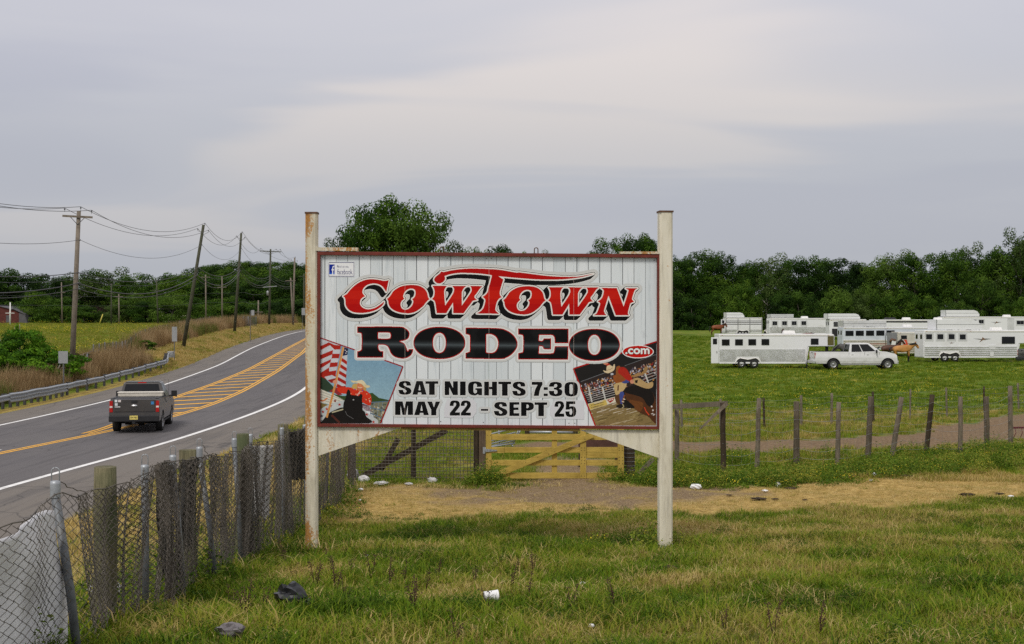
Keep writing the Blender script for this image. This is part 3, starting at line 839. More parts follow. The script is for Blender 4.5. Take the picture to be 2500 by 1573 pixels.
def paint_posters():
    # ---- left: rider with the flag
    A = lambda pts: Z(pts, 770, 810, 6.448)
    full = A([(70, 88), (1385, 545), (1022, 1440), (70, 1440)])
    clip = mask_of([full])
    g = 1
    for i in range(14):     # evening-blue sky, paler towards the ground
        t = i / 13
        poly(A([(0, 60 + i * 82), (1500, 60 + i * 82), (1500, 60 + (i + 1) * 82 + 2), (0, 60 + (i + 1) * 82 + 2)]), (118 + 36 * t, 160 + 30 * t, 190 + 14 * t), g, clip)
    poly(A([(60, 680), (150, 730), (280, 860), (330, 960), (60, 930)]), (44, 66, 48), g, clip)
    poly(A([(280, 980), (440, 1010), (900, 960), (1000, 1040), (1160, 1075), (1160, 1110), (880, 1130), (300, 1080)]), (52, 78, 34), g, clip)
    poly(A([(60, 890), (290, 990), (480, 1090), (480, 1180), (60, 1110)]), (224, 222, 206), g, clip)
    for k in range(4): stroke(A([(60, 930 + k * 42), (470, 1085 + k * 34)]), 1.2, (150, 150, 140), g, clip)
    stroke(A([(75, 1075), (120, 1090), (190, 1045)]), 3, (214, 120, 60), g, clip)
    poly(A([(60, 1110), (220, 1150), (140, 1240), (60, 1240)]), (130, 112, 62), g, clip)
    poly(A([(850, 1110), (1150, 1090), (1150, 1440), (950, 1440)]), (128, 130, 108), g, clip)
    rr = np.random.default_rng(2)
    for k in range(70):
        x, y = rr.uniform(850, 1130), rr.uniform(1115, 1430)
        poly(A([(x, y), (x + rr.uniform(12, 40), y + 4), (x + 24, y + rr.uniform(20, 44)), (x - 4, y + 24)]), tuple(rr.choice([[196, 190, 160], [70, 84, 74], [150, 130, 92], [210, 206, 190], [60, 66, 70]])), g, clip)
    for a, b in (((880, 1110), (1150, 1092)), ((850, 1190), (1110, 1245)), ((860, 1275), (1080, 1375))): stroke(A([a, b]), 2.4, (92, 120, 142), g, clip)
    for x in (930, 1000, 1060): stroke(A([(x, 1105), (x - 25, 1320)]), 1.3, (120, 140, 150), g, clip)
    # the flag: folds of red and white stripes, blue corner
    red, wht, blu = (176, 34, 22), (206, 210, 216), (34, 42, 78)
    st = [[(70, 120), (150, 120), (290, 150), (400, 200)], [(70, 230), (210, 165), (300, 205), (400, 215)], [(70, 295), (230, 210), (300, 280), (395, 275)], [(70, 370), (280, 285), (270, 345), (385, 345)],
          [(70, 440), (265, 355), (255, 418), (370, 415)], [(70, 510), (250, 430), (235, 485), (355, 480)], [(70, 585), (235, 480), (220, 560), (345, 545)], [(70, 655), (215, 560), (215, 625), (330, 605)], [(70, 690), (140, 705), (215, 640), (320, 680)]]
    cols = [wht, red, wht, red, wht, red, wht, red]
    for k in range(8): poly(A(st[k] + st[k + 1][::-1]), cols[k], g, clip)
    poly(A([(75, 655), (215, 620), (330, 690), (300, 720), (180, 750), (75, 700)]), red, g, clip)
    poly(A([(140, 710), (260, 680), (320, 710), (310, 730), (190, 760)]), wht, g, clip)
    poly(A([(190, 760), (330, 725), (330, 790), (250, 805)]), (150, 30, 26), g, clip)
    rs = [(430, 240), (510, 260), (505, 370), (495, 560), (478, 700), (475, 870), (330, 840), (340, 700), (380, 480)]
    poly(A(rs), wht, g, clip)
    for k in range(5):
        y = 395 + k * 105
        poly(A([(400 - k * 14, y), (500 - k * 5, y + 70), (496 - k * 5, y + 125), (385 - k * 14, y + 48)]), red, g, clip)
    poly(A([(440, 240), (518, 262), (505, 362), (430, 380), (420, 300)]), blu, g, clip)
    for x, y in ((470, 290), (495, 310), (480, 335)): poly(A(ell(x, y, 9, 9, 8).tolist()), (230, 230, 235), g, clip)
    poly(A([(390, 860), (475, 850), (478, 880), (395, 884)]), red, g, clip)
    # horse blanket, horse, rider
    poly(A([(70, 1250), (110, 1200), (200, 1150), (440, 1080), (700, 1130), (800, 1260), (960, 1440), (70, 1440)]), (196, 204, 204), g, clip, True)
    for x, y, c in ((120, 1260, (170, 30, 30)), (180, 1215, (190, 50, 24)), (380, 1145, (170, 30, 30)), (310, 1085, (130, 26, 30)), (100, 1325, (30, 34, 60)), (810, 1300, (170, 30, 30)), (915, 1420, (190, 50, 34)), (240, 1165, (150, 30, 30))):
        sx = []
        for q in range(10):
            a = q * math.pi / 5 - 1.57; rr_ = 30 if q % 2 == 0 else 12
            sx.append((x + rr_ * math.cos(a), y + rr_ * math.sin(a)))
        poly(A(sx), c, g, clip)
    poly(A([(70, 1440), (110, 1400), (200, 1290), (330, 1220), (450, 1190), (740, 1230), (800, 1330), (850, 1440)]), (14, 12, 13), g, clip, True)
    stroke(A([(260, 1270), (450, 1215)]), 3.2, (190, 184, 150), g, clip); stroke(A([(255, 1310), (380, 1430)]), 5, (82, 38, 28), g, clip)
    poly(A([(310, 905), (330, 880), (480, 870), (600, 880), (720, 890), (820, 940), (875, 1010), (880, 1110), (850, 1160), (740, 1110), (560, 990), (480, 975), (330, 960)]), (216, 52, 24), g, clip, True)
    poly(A([(215, 935), (330, 870), (350, 930), (430, 990), (360, 1000), (300, 960)]), (150, 44, 50), g, clip)
    for k in range(44):
        x, y = rr.uniform(540, 870), rr.uniform(890, 1140)
        poly(A(ell(x, y, 10, 8, 6).tolist()), tuple(rr.choice([[230, 190, 150], [60, 80, 190], [200, 40, 30], [235, 225, 210], [160, 30, 30]])), g, mask_of([A([(540, 885), (720, 890), (870, 1000), (870, 1140), (740, 1080), (560, 985)])]) & clip)
    stroke(A([(725, 910), (655, 1005)]), 3, (226, 180, 170), g, clip)
    poly(A([(735, 1130), (850, 1165), (880, 1250), (800, 1240), (740, 1190)]), (90, 50, 70), g, clip)
    for k in range(6): stroke(A([(750 + k * 20, 1160), (780 + k * 18, 1245)]), 0.9, (220, 210, 215), g, clip)
    poly(A([(570, 880), (600, 820), (660, 815), (690, 850), (660, 900), (600, 890)]), (206, 172, 100), g, clip, True)
    poly(A([(740, 880), (790, 840), (800, 920), (780, 930)]), (200, 160, 96), g, clip, True)
    poly(A(ell(712, 850, 62, 60, 24).tolist()), (222, 140, 92), g, clip)
    poly(A([(650, 880), (760, 880), (720, 935), (680, 930)]), (208, 116, 78), g, clip)
    stroke(A([(668, 868), (700, 884), (738, 876)]), 1.2, (240, 226, 214), g, clip)
    for x in (685, 740): poly(A(ell(x, 838, 8, 4, 8).tolist()), (90, 50, 36), g, clip)
    poly(A([(560, 765), (630, 775), (660, 770), (730, 760), (770, 785), (800, 830), (855, 850), (850, 875), (790, 878), (720, 820), (640, 800), (580, 795)]), (226, 212, 168), g, clip, True)
    poly(A([(640, 795), (680, 765), (740, 762), (780, 800), (800, 836), (720, 815)]), (236, 224, 186), g, clip, True)
    poly(A([(440, 1240), (445, 1120), (480, 1030), (490, 960), (515, 905), (550, 940), (560, 990), (640, 1000), (680, 1010), (715, 975), (740, 1000), (735, 1060), (740, 1160), (740, 1260), (690, 1290), (640, 1390), (560, 1420), (500, 1360), (470, 1300)]), (10, 9, 11), g, clip, True)
    poly(A(ell(600, 1070, 14, 9, 8).tolist()), (190, 190, 190), g, clip); stroke(A([(470, 1250), (500, 1310), (600, 1370)]), 0.8, (120, 120, 120), g, clip)
    stroke(A([(440, 240), (330, 760), (250, 1080), (178, 1350)]), 5.2, (214, 150, 84), g, clip)
    stroke(A([(450, 240), (342, 760)]), 1.2, (240, 190, 130), g, clip)
    poly(A(ell(312, 788, 38, 32, 12).tolist()), (224, 150, 120), g, clip)
    stroke(A([(70, 92), (1378, 548), (1025, 1440)]), 3.0, (158, 14, 14), g)
    # ---- right: bronc rider in the arena
    B = lambda pts: Z(pts, 1390, 820, 6.448)
    full = B([(60, 515), (1372, 85), (1366, 1410), (408, 1410)])
    clip = mask_of([full]); g = 2
    poly(full, (24, 24, 26), g, clip)
    poly(B([(170, 715), (1380, 300), (1380, 620), (300, 1060)]), (44, 34, 34), g, clip)
    stroke(B([(180, 720), (560, 580)]), 1.2, (120, 124, 130), g, clip); stroke(B([(870, 470), (1370, 290)]), 1.2, (110, 114, 118), g, clip)
    for k in range(560):
        x = rr.uniform(170, 1370); top = 770 - (x - 170) * 0.325; y = top + abs(rr.normal(0, 1)) * 120 + rr.uniform(0, 40)
        if y > 1010 - (x - 250) * 0.27: continue
        poly(B(ell(x, y, rr.uniform(8, 17), rr.uniform(9, 17), 7).tolist()), tuple(rr.choice([[92, 60, 48], [190, 176, 170], [120, 62, 40], [60, 48, 52], [168, 130, 104], [150, 152, 176], [90, 84, 100], [200, 140, 60], [140, 40, 34], [210, 206, 204], [40, 34, 40]])), g, clip)
    for k in range(6): stroke(B([(225 + k * 15, 890 + k * 28), (720, 740 + k * 36)]), 1.1, (196, 194, 190), g, clip)
    for k in range(4): stroke(B([(1150, 590 + k * 50), (1370, 515 + k * 46)]), 1.2, (190, 188, 184), g, clip)
    for x in (300, 520, 1190): stroke(B([(x, 800 if x < 1000 else 590), (x + 55, 1040 if x < 1000 else 740)]), 3.6, (206, 206, 200), g, clip)
    poly(B([(290, 1070), (740, 950), (760, 1030), (330, 1170)]), (226, 220, 200), g, clip)
    poly(B([(300, 1075), (570, 1005), (600, 1080), (330, 1165)]), (212, 186, 98), g, clip)
    for k, y in enumerate((1062, 1098, 1128)):
        for i in range(9 if k < 2 else 4):
            x = (345 if k < 2 else 430) + i * 22; yy_ = y + 24 - i * 5.5
            poly(B([(x, yy_), (x + 14, yy_ - 4), (x + 14, yy_ + 9), (x, yy_ + 13)]), (70, 58, 40), g, clip)
    poly(B([(590, 1005), (710, 970), (690, 1020), (640, 1055)]), (170, 30, 24), g, clip)
    for i in range(3): poly(B([(622 + i * 24, 1004 - i * 7), (638 + i * 24, 1000 - i * 7), (638 + i * 24, 1022 - i * 7), (622 + i * 24, 1026 - i * 7)]), (230, 220, 206), g, clip)
    poly(B([(330, 1170), (760, 1040), (1000, 1010), (1366, 1300), (1366, 1410), (405, 1410)]), (138, 118, 74), g, clip)
    for k in range(110):
        x, y = rr.uniform(330, 1300), rr.uniform(1060, 1410); L = rr.uniform(30, 150)
        c = rr.choice([[170, 152, 104], [98, 82, 48], [196, 182, 148], [120, 104, 58]]) if y > 1230 else rr.choice([[216, 206, 186], [160, 140, 110], [120, 100, 74]])
        stroke(B([(x, y), (x + L, y - L * 0.3)]), rr.uniform(0.6, 1.8), tuple(c), g, clip)
    # bronc
    poly(B([(860, 830), (930, 800), (1060, 800), (1180, 800), (1280, 860), (1340, 960), (1366, 1080), (1366, 1360), (1320, 1350), (1240, 1270), (1130, 1220), (1040, 1160), (960, 1090), (900, 1010), (880, 920)]), (84, 48, 22), g, clip, True)
    poly(B([(940, 1010), (1040, 1020), (1160, 1060), (1120, 1190), (1000, 1120)]), (112, 66, 28), g, clip, True)
    poly(B([(850, 850), (900, 810), (1020, 790), (1180, 795), (1290, 870), (1340, 1010), (1280, 1110), (1220, 1080), (1150, 980), (1020, 930), (900, 900)]), (18, 14, 14), g, clip, True)
    poly(B([(720, 940), (800, 920), (880, 1000), (900, 1080), (1000, 1130), (880, 1130), (780, 1080), (730, 1030)]), (92, 62, 34), g, clip, True)
    poly(B([(880, 1000), (1000, 1090), (1020, 1135), (890, 1130), (850, 1060)]), (14, 12, 12), g, clip, True)
    stroke(B([(1180, 1120), (1210, 1190), (1255, 1245)]), 2.2, (220, 70, 40), g, clip)
    for x, y in ((1295, 1110), (1315, 1170)): poly(B(ell(x, y, 14, 16, 7).tolist()), (214, 206, 200), g, clip)
    stroke(B([(1285, 1230), (1315, 1215), (1320, 1250), (1350, 1230)]), 1.6, (226, 220, 214), g, clip)
    # rider
    poly(B([(1000, 640), (1060, 590), (1150, 580), (1180, 500), (1230, 480), (1220, 560), (1150, 610), (1060, 640)]), (168, 132, 84), g, clip, True)
    poly(B([(990, 690), (1090, 660), (1220, 740), (1310, 720), (1310, 800), (1230, 830), (1100, 790), (1000, 740)]), (190, 160, 110), g, clip, True)
    poly(B([(1030, 700), (1080, 690), (1070, 740), (1040, 740)]), (26, 22, 22), g, clip)
    poly(B([(710, 760), (860, 720), (900, 770), (850, 860), (740, 930), (710, 850)]), (206, 178, 124), g, clip, True)
    poly(B([(760, 780), (780, 770), (775, 860), (755, 860)]), (90, 46, 30), g, clip)
    poly(B([(820, 720), (900, 670), (945, 720), (880, 750)]), (62, 78, 142), g, clip, True)
    poly(B([(790, 900), (850, 880), (860, 960), (840, 1060), (805, 1060)]), (62, 78, 148), g, clip, True)
    stroke(B([(870, 930), (835, 1050)]), 4.5, (120, 70, 40), g, clip); stroke(B([(845, 990), (880, 1000)]), 2.4, (220, 206, 180), g, clip); stroke(B([(825, 1030), (862, 1040)]), 2.4, (220, 206, 180), g, clip)
    poly(B([(735, 1100), (820, 1070), (900, 1080), (905, 1130), (780, 1135)]), (30, 26, 26), g, clip, True)
    stroke(B([(835, 1070), (860, 1110), (830, 1135)]), 2, (190, 176, 130), g, clip)
    poly(B([(690, 610), (760, 580), (880, 650), (880, 700), (760, 740), (710, 720)]), (150, 82, 34), g, clip, True)
    poly(B([(740, 490), (800, 480), (780, 600), (735, 590)]), (150, 84, 36), g, clip, True)
    poly(B([(780, 510), (840, 490), (900, 520), (950, 600), (1000, 690), (970, 720), (900, 690), (820, 620), (770, 580)]), (176, 36, 22), g, clip, True)
    poly(B([(550, 420), (610, 425), (650, 460), (590, 475)]), (180, 44, 30), g, clip); poly(B([(525, 432), (600, 420), (608, 440), (560, 455)]), (216, 150, 120), g, clip)
    poly(B([(640, 570), (720, 560), (730, 610), (680, 620)]), (60, 40, 36), g, clip, True); poly(B(ell(672, 600, 26, 16, 10).tolist()), (190, 196, 204), g, clip)
    poly(B([(535, 540), (580, 550), (590, 480), (640, 458), (680, 480), (700, 450), (715, 450), (715, 510), (690, 550), (620, 585), (560, 575)]), (226, 206, 166), g, clip, True)
    stroke(B([(585, 540), (640, 530), (685, 500)]), 1.4, (160, 130, 90), g, clip)
    poly(B(ell(985, 720, 30, 34, 10).tolist()), (214, 150, 120), g, clip)
    stroke(B([(408, 1410), (62, 515), (320, 432), (1372, 88)]), 3.2, (178, 12, 12), g)

def paint_title():
    C = Z([(1505, 260, 1), (1380, 275), (1240, 250), (1040, 232), (850, 262), (680, 345), (550, 450), (450, 560), (400, 620), (300, 680, 1), (345, 725), (360, 800), (365, 890), (400, 980), (480, 1060), (600, 1110), (800, 1125), (1000, 1100), (1180, 1040), (1300, 960), (1370, 880), (1378, 825, 1), (1300, 890), (1150, 985), (1000, 1025), (900, 1020), (800, 970), (750, 900), (748, 830), (770, 765), (820, 715), (880, 685, 1), (840, 640), (812, 590), (815, 530), (850, 460), (920, 395), (1030, 355), (1150, 348), (1260, 375), (1340, 430), (1400, 510), (1440, 572, 1)], 810, 660, 10.82)
    O = Z([(175, 690, 1), (230, 650), (290, 570), (360, 470), (470, 390), (620, 325), (820, 298), (1000, 305), (1120, 335), (1230, 400), (1300, 490), (1330, 580), (1345, 650), (1388, 702, 1), (1340, 735), (1280, 800), (1220, 880), (1120, 970), (980, 1060), (820, 1103), (640, 1097), (480, 1065), (340, 1000), (250, 910), (215, 820), (205, 750)], 930, 670, 11.656)
    Oh = Z([(860, 402), (950, 425), (985, 500), (975, 600), (935, 665), (885, 700, 1), (920, 755), (905, 845), (845, 930), (770, 985), (680, 1000), (605, 970), (565, 890), (565, 820), (590, 760), (640, 710), (668, 690, 1), (635, 640), (640, 580), (680, 500), (760, 428)], 930, 670, 11.656)
    Wt = Z([(150, 545, 1), (1310, 552, 1), (1245, 612), (1180, 710), (1120, 790), (1145, 845), (1185, 873, 1), (1090, 892), (1045, 945), (870, 1180, 1), (630, 1180, 1), (626, 930, 1), (470, 1180, 1), (250, 1180, 1), (218, 960), (190, 890), (138, 853, 1), (185, 790), (200, 700), (188, 620)], 1040, 640, 9.468)
    W1 = Z([(540, 538), (615, 560), (650, 620), (640, 690), (600, 770), (445, 1000, 1), (430, 850), (422, 690), (440, 610), (482, 558)], 1040, 640, 9.468)
    W2 = Z([(985, 538), (1035, 570), (1055, 630), (1030, 712), (830, 1000, 1), (828, 850), (830, 705), (852, 640), (905, 572)], 1040, 640, 9.468)
    Tt = Z([(345, 215, 1), (420, 225), (560, 195), (760, 165), (1000, 148), (1250, 150), (1450, 158), (1700, 175), (2080, 238)], 1040, 640, 9.468) + \
        Z([(600, 222), (900, 260), (1200, 296), (1500, 315), (1780, 318), (1960, 303), (2225, 250, 1), (2100, 290), (1900, 335), (1600, 370), (1300, 380), (1000, 375), (700, 355), (400, 330), (150, 305, 1)], 1200, 640, 8.919) + \
        Z([(1790, 400, 1), (1740, 560), (1705, 700), (1718, 770), (1757, 806, 1), (1695, 840), (1640, 920), (1605, 1070), (1622, 1130), (1692, 1193, 1), (1165, 1185, 1), (1265, 1130), (1330, 1050), (1372, 900), (1360, 850), (1310, 800, 1), (1380, 750), (1430, 680), (1445, 600), (1485, 470), (1525, 306, 1), (1460, 290), (1250, 265), (1000, 250), (750, 250), (560, 280), (430, 322, 1), (442, 390), (402, 450), (330, 490), (260, 485), (205, 445), (190, 395), (222, 340), (290, 285), (332, 245)], 1040, 640, 9.468)
    Nn = Z([(850, 285, 1), (1335, 290, 1), (1546, 862, 1), (1690, 400), (1668, 340), (1600, 295, 1), (1985, 295, 1), (1900, 350), (1860, 430), (1805, 620), (1822, 665), (1872, 712, 1), (1790, 745), (1740, 800), (1680, 1040), (1682, 1085), (1712, 1132, 1), (1302, 1130, 1), (1080, 528, 1), (950, 950), (952, 1030), (980, 1090), (1022, 1132, 1), (625, 1130, 1), (715, 1065), (775, 930), (822, 790), (800, 735), (745, 700, 1), (810, 665), (865, 610), (902, 540), (935, 400), (910, 335)], 1400, 680, 12.62)
    off = lambda P, dx, dy: [((p[0] + dx, p[1] + dy) + tuple(p[2:])) for p in P]
    ring = [[C], [O, Oh], [Wt, W1, W2], [Tt], [off(O, 283.5, 3), off(Oh, 283.5, 3)], [off(Wt, 283.5, 3.3), off(W1, 283.5, 3.3), off(W2, 283.5, 3.3)], [Nn]]
    reds = [mask_of([spline(l) for l in L]) for L in ring]
    g = 3
    whites = [dilate(m, 3.3) for m in reds]
    allw = np.logical_or.reduce(whites)
    blk = np.zeros_like(allw); thin = dilate(allw, 1.5)
    for k in range(0, 19): blk |= shift(thin, -9.5 * k / 18, 8.8 * k / 18)
    put(dilate(blk, 7.0), (206, 207, 204), g)
    put(dilate(blk, 1.3), (236, 236, 232), g)
    put(blk, (16, 16, 17), g)
    put(allw, (232, 230, 224), g)
    rows = np.arange(GH)[:, None] / RES + V0
    allr = np.logical_or.reduce(reds)
    for k, (a, b, c) in enumerate(((0, 700, (178, 8, 6)), (700, 709, (190, 16, 8)), (709, 730, (200, 28, 12)), (730, 742, (192, 20, 10)), (742, 2000, (182, 8, 6)))):
        put(allr & (rows >= a) & (rows < b), c, g)
def paint_rodeo():
    g = 4
    R6 = lambda P: Z(P, 860, 785, 6.689)
    R7 = lambda P: Z(P, 1180, 785, 6.689)
    Rr = R6([(80, 80, 1), (740, 80), (860, 105), (925, 160), (935, 220), (910, 280), (850, 310), (780, 322, 1), (850, 357), (888, 430), (905, 478), (925, 447, 1), (997, 447, 1), (988, 500), (950, 560), (870, 600), (780, 602), (690, 575), (630, 520), (600, 450), (570, 402), (515, 380), (430, 378, 1), (432, 440), (458, 478), (508, 482, 1), (508, 588, 1), (80, 588, 1), (80, 487, 1), (130, 470), (150, 430), (150, 220), (125, 190), (80, 185, 1)])
    Rh = R6([(425, 182, 1), (590, 182), (622, 205), (622, 250), (590, 275), (425, 275, 1)])
    Dd = R7([(-290, 97, 1), (230, 106), (380, 142), (485, 212), (542, 290), (560, 362), (542, 440), (475, 528), (380, 590), (265, 612), (-290, 605, 1), (-290, 510, 1), (-240, 495), (-222, 465), (-222, 250), (-242, 217), (-290, 208, 1)])
    Dh = R7([(50, 210, 1), (130, 210), (202, 250), (237, 320), (237, 400), (202, 475), (140, 508), (50, 502, 1)])
    Ee = R7([(570, 112, 1), (1390, 115, 1), (1390, 355, 1), (1165, 353, 1), (1160, 270), (1142, 236), (1105, 222), (915, 222, 1), (908, 308, 1), (960, 312), (987, 275, 1), (1106, 272, 1), (1108, 456, 1), (992, 450), (968, 410), (915, 402, 1), (910, 518, 1), (1110, 516), (1150, 490), (1165, 402, 1), (1390, 403, 1), (1385, 622, 1), (570, 618, 1), (570, 515, 1), (612, 503), (646, 475), (648, 250), (620, 220), (570, 212, 1)])
    sup = lambda cx, cy, rx, ry: np.stack([cx + rx * np.sign(np.cos(t)) * np.abs(np.cos(t)) ** 0.94, cy + ry * np.sign(np.sin(t)) * np.abs(np.sin(t)) ** 0.94], -1)
    t = np.linspace(0, 2 * math.pi, 64, endpoint=False)
    el = lambda f, cx, cy, rx, ry: np.array(f(sup(cx, cy, rx, ry).tolist()))
    ms = [mask_of([spline(Rr), spline(Rh)]), mask_of([el(R6, 1423, 348, 425, 266), el(R6, 1423, 347, 103, 160)]), mask_of([spline(Dd), spline(Dh)]), mask_of([spline(Ee)]), mask_of([el(R7, 1813, 380, 418, 264), el(R7, 1813, 380, 101, 160)])]
    al = np.logical_or.reduce(ms)
    put(dilate(al, 7.2), (206, 207, 204), g)
    put(dilate(al, 2.6), (234, 234, 230), g)
    put(al, (172, 16, 12), g)
    inner = np.logical_or.reduce([erode(m, 2.2) for m in ms])
    cols_ = np.arange(GW)[None, :] / RES + U0
    rows = np.arange(GH)[:, None] / RES + V0 - (cols_ - 1000) * 0.0095
    for k in range(17):     # printed chrome band across the letters
        q = 1 - abs(k - 8) / 8.0; q = q ** 1.6
        a = 826 + k * 1.75
        put(inner & (rows >= a) & (rows < a + 1.8), (14 + 62 * q, 14 + 70 * q, 15 + 72 * q), g)
    put(inner & ((rows < 826) | (rows >= 855.75)), (14, 14, 15), g)
GLY = {
 'S': [[(0.96, .34, 1), (0.61, .34, 1), (.60, .22), (.5, .15), (.40, .22), (.44, .33), (.62, .42), (.90, .55), (1.0, .74), (.88, .94), (.5, 1.01), (.12, .94), (0, .72), (0, .64, 1), (.37, .64, 1), (.39, .78), (.5, .85), (.61, .78), (.58, .68), (.38, .56), (.10, .43), (.02, .25), (.14, .06), (.5, -.01), (.86, .06), (.96, .24)]],
 'A': [[(.28, 0, 1), (.72, 0, 1), (1, 1, 1), (.64, 1, 1), (.61, .83, 1), (.40, .83, 1), (.37, 1, 1), (0, 1, 1)], [(.43, .67, 1), (.575, .67, 1), (.505, .24, 1)]],
 'T': [[(0, 0, 1), (1, 0, 1), (1, .19, 1), (.73, .19, 1), (.73, 1, 1), (.28, 1, 1), (.28, .19, 1), (0, .19, 1)]],
 'N': [[(0, 0, 1), (.40, 0, 1), (.64, .50, 1), (.64, 0, 1), (1, 0, 1), (1, 1, 1), (.63, 1, 1), (.36, .46, 1), (.36, 1, 1), (0, 1, 1)]],
 'I': [[(0, 0, 1), (1, 0, 1), (1, 1, 1), (0, 1, 1)]],
 'G': [[(1, .40, 1), (.62, .40, 1), (.62, .24), (.5, .15), (.40, .24), (.39, .5), (.40, .76), (.5, .85), (.62, .78), (.62, .62, 1), (.52, .62, 1), (.52, .48, 1), (1, .48, 1), (1, 1, 1), (.76, 1, 1), (.70, .92, 1), (.58, .99), (.42, 1.01), (.12, .92), (0, .7), (0, .3), (.12, .07), (.5, -.01), (.88, .07), (1, .28)]],
 'H': [[(0, 0, 1), (.40, 0, 1), (.40, .37, 1), (.60, .37, 1), (.60, 0, 1), (1, 0, 1), (1, 1, 1), (.60, 1, 1), (.60, .56, 1), (.40, .56, 1), (.40, 1, 1), (0, 1, 1)]],
 '7': [[(0, 0, 1), (1, 0, 1), (1, .2, 1), (.80, .5), (.66, 1, 1), (.18, 1, 1), (.32, .55), (.54, .22, 1), (0, .22, 1)]],
 ':': [[(0, .37, 1), (1, .37, 1), (1, .57, 1), (0, .57, 1)], [(0, .81, 1), (1, .81, 1), (1, 1, 1), (0, 1, 1)]],
 '3': [[(0, .33, 1), (0, .24), (.13, .05), (.48, -.01), (.85, .06), (.97, .25), (.90, .40), (.76, .465), (.92, .54), (1, .72), (.88, .94), (.5, 1.01), (.12, .94), (0, .74), (0, .62, 1), (.38, .62, 1), (.39, .78), (.5, .85), (.61, .78), (.62, .66), (.54, .56), (.36, .54, 1), (.36, .40, 1), (.52, .38), (.61, .29), (.58, .18), (.5, .15), (.40, .2), (.38, .33, 1)]],
 '0': [[(.5, -.01), (.86, .06), (1, .28), (1, .72), (.86, .94), (.5, 1.01), (.14, .94), (0, .72), (0, .28), (.14, .06)], [(.5, .15), (.60, .2), (.62, .32), (.62, .68), (.60, .8), (.5, .85), (.40, .8), (.38, .68), (.38, .32), (.40, .2)]],
 'M': [[(0, 0, 1), (.42, 0, 1), (.51, .52, 1), (.60, 0, 1), (1, 0, 1), (1, 1, 1), (.70, 1, 1), (.70, .30, 1), (.60, 1, 1), (.41, 1, 1), (.30, .30, 1), (.30, 1, 1), (0, 1, 1)]],
 'Y': [[(0, 0, 1), (.38, 0, 1), (.52, .42, 1), (.64, 0, 1), (1, 0, 1), (.71, .60, 1), (.71, 1, 1), (.31, 1, 1), (.31, .60, 1)]],
 '2': [[(0, .36, 1), (0, .24), (.13, .05), (.5, -.01), (.87, .06), (1, .26), (.92, .45), (.52, .79, 1), (1, .79, 1), (1, 1, 1), (0, 1, 1), (0, .83, 1), (.46, .45), (.62, .27), (.58, .18), (.5, .15), (.40, .2), (.38, .36, 1)]],
 '-': [[(0, 0, 1), (1, 0, 1), (1, 1, 1), (0, 1, 1)]],
 'E': [[(0, 0, 1), (1, 0, 1), (1, .2, 1), (.45, .2, 1), (.45, .38, 1), (.92, .38, 1), (.92, .57, 1), (.45, .57, 1), (.45, .8, 1), (1, .8, 1), (1, 1, 1), (0, 1, 1)]],
 'P': [[(0, 0, 1), (.55, 0), (.88, .06), (1, .28), (.92, .50), (.66, .60), (.42, .60, 1), (.42, 1, 1), (0, 1, 1)], [(.42, .17, 1), (.55, .19), (.60, .29), (.54, .41), (.42, .43, 1)]],
 '5': [[(.06, 0, 1), (.92, 0, 1), (.92, .19, 1), (.38, .19, 1), (.37, .36, 1), (.56, .31), (.88, .37), (1, .62), (.90, .92), (.5, 1.01), (.12, .94), (0, .74), (0, .64, 1), (.38, .64, 1), (.40, .80), (.5, .86), (.60, .80), (.62, .64), (.56, .49), (.46, .48), (.38, .54, 1), (.02, .54, 1)]],
}
def glyph_mask(ch, x0, x1, y0, y1):
    return mask_of([spline([((p[0] * (x1 - x0) + x0, p[1] * (y1 - y0) + y0) + tuple(p[2:])) for p in L]) for L in GLY[ch]])
def paint_dates():
    g = 5; q = lambda x: 950 + x / 4.914; r = lambda y: 910 + y / 4.914
    l1 = [('S', 112, 268), ('A', 278, 452), ('T', 435, 590), ('N', 665, 825), ('I', 850, 920), ('G', 948, 1115), ('H', 1140, 1295), ('T', 1310, 1465), ('S', 1478, 1640), ('7', 1710, 1840), (':', 1853, 1905), ('3', 1918, 2080), ('0', 2105, 2262)]
    l2 = [('M', 72, 288), ('A', 300, 478), ('Y', 455, 615), ('2', 728, 850), ('2', 860, 980), ('S', 1258, 1420), ('E', 1442, 1562), ('P', 1582, 1738), ('T', 1745, 1898), ('2', 1985, 2100), ('5', 2115, 2245)]
    ms = []
    for c, a, b in l1:
        t = (a - 112) / 2150; ms.append(glyph_mask(c, q(a), q(b), r(98 + 14 * t), r(262 + 22 * t)))
    for c, a, b in l2:
        t = (a - 72) / 2170; up = -14 if c in '25' else 0
        ms.append(glyph_mask(c, q(a), q(b), r(342 + 14 * t + up), r(505 + 18 * t + (8 if c in '25' and a > 1500 else 2))))
    ms.append(glyph_mask('-', q(1100), q(1188), r(432), r(458)))
    al = np.logical_or.reduce(ms)
    put(dilate(al, 5.6), (206, 208, 206), g)
    for P in ([(660, 420), (700, 310), (1010, 315), (1050, 370), (1050, 470), (1000, 540), (660, 535)], [(1930, 420), (1990, 325), (2335, 330), (2340, 558), (1980, 555), (1930, 500)]):
        poly([(q(x), r(y)) for x, y in P], (216, 216, 220), g)     # the over-pasted date stickers
    put(dilate(al, 1.1), (234, 234, 232), g)
    put(al, (14, 14, 15), g)
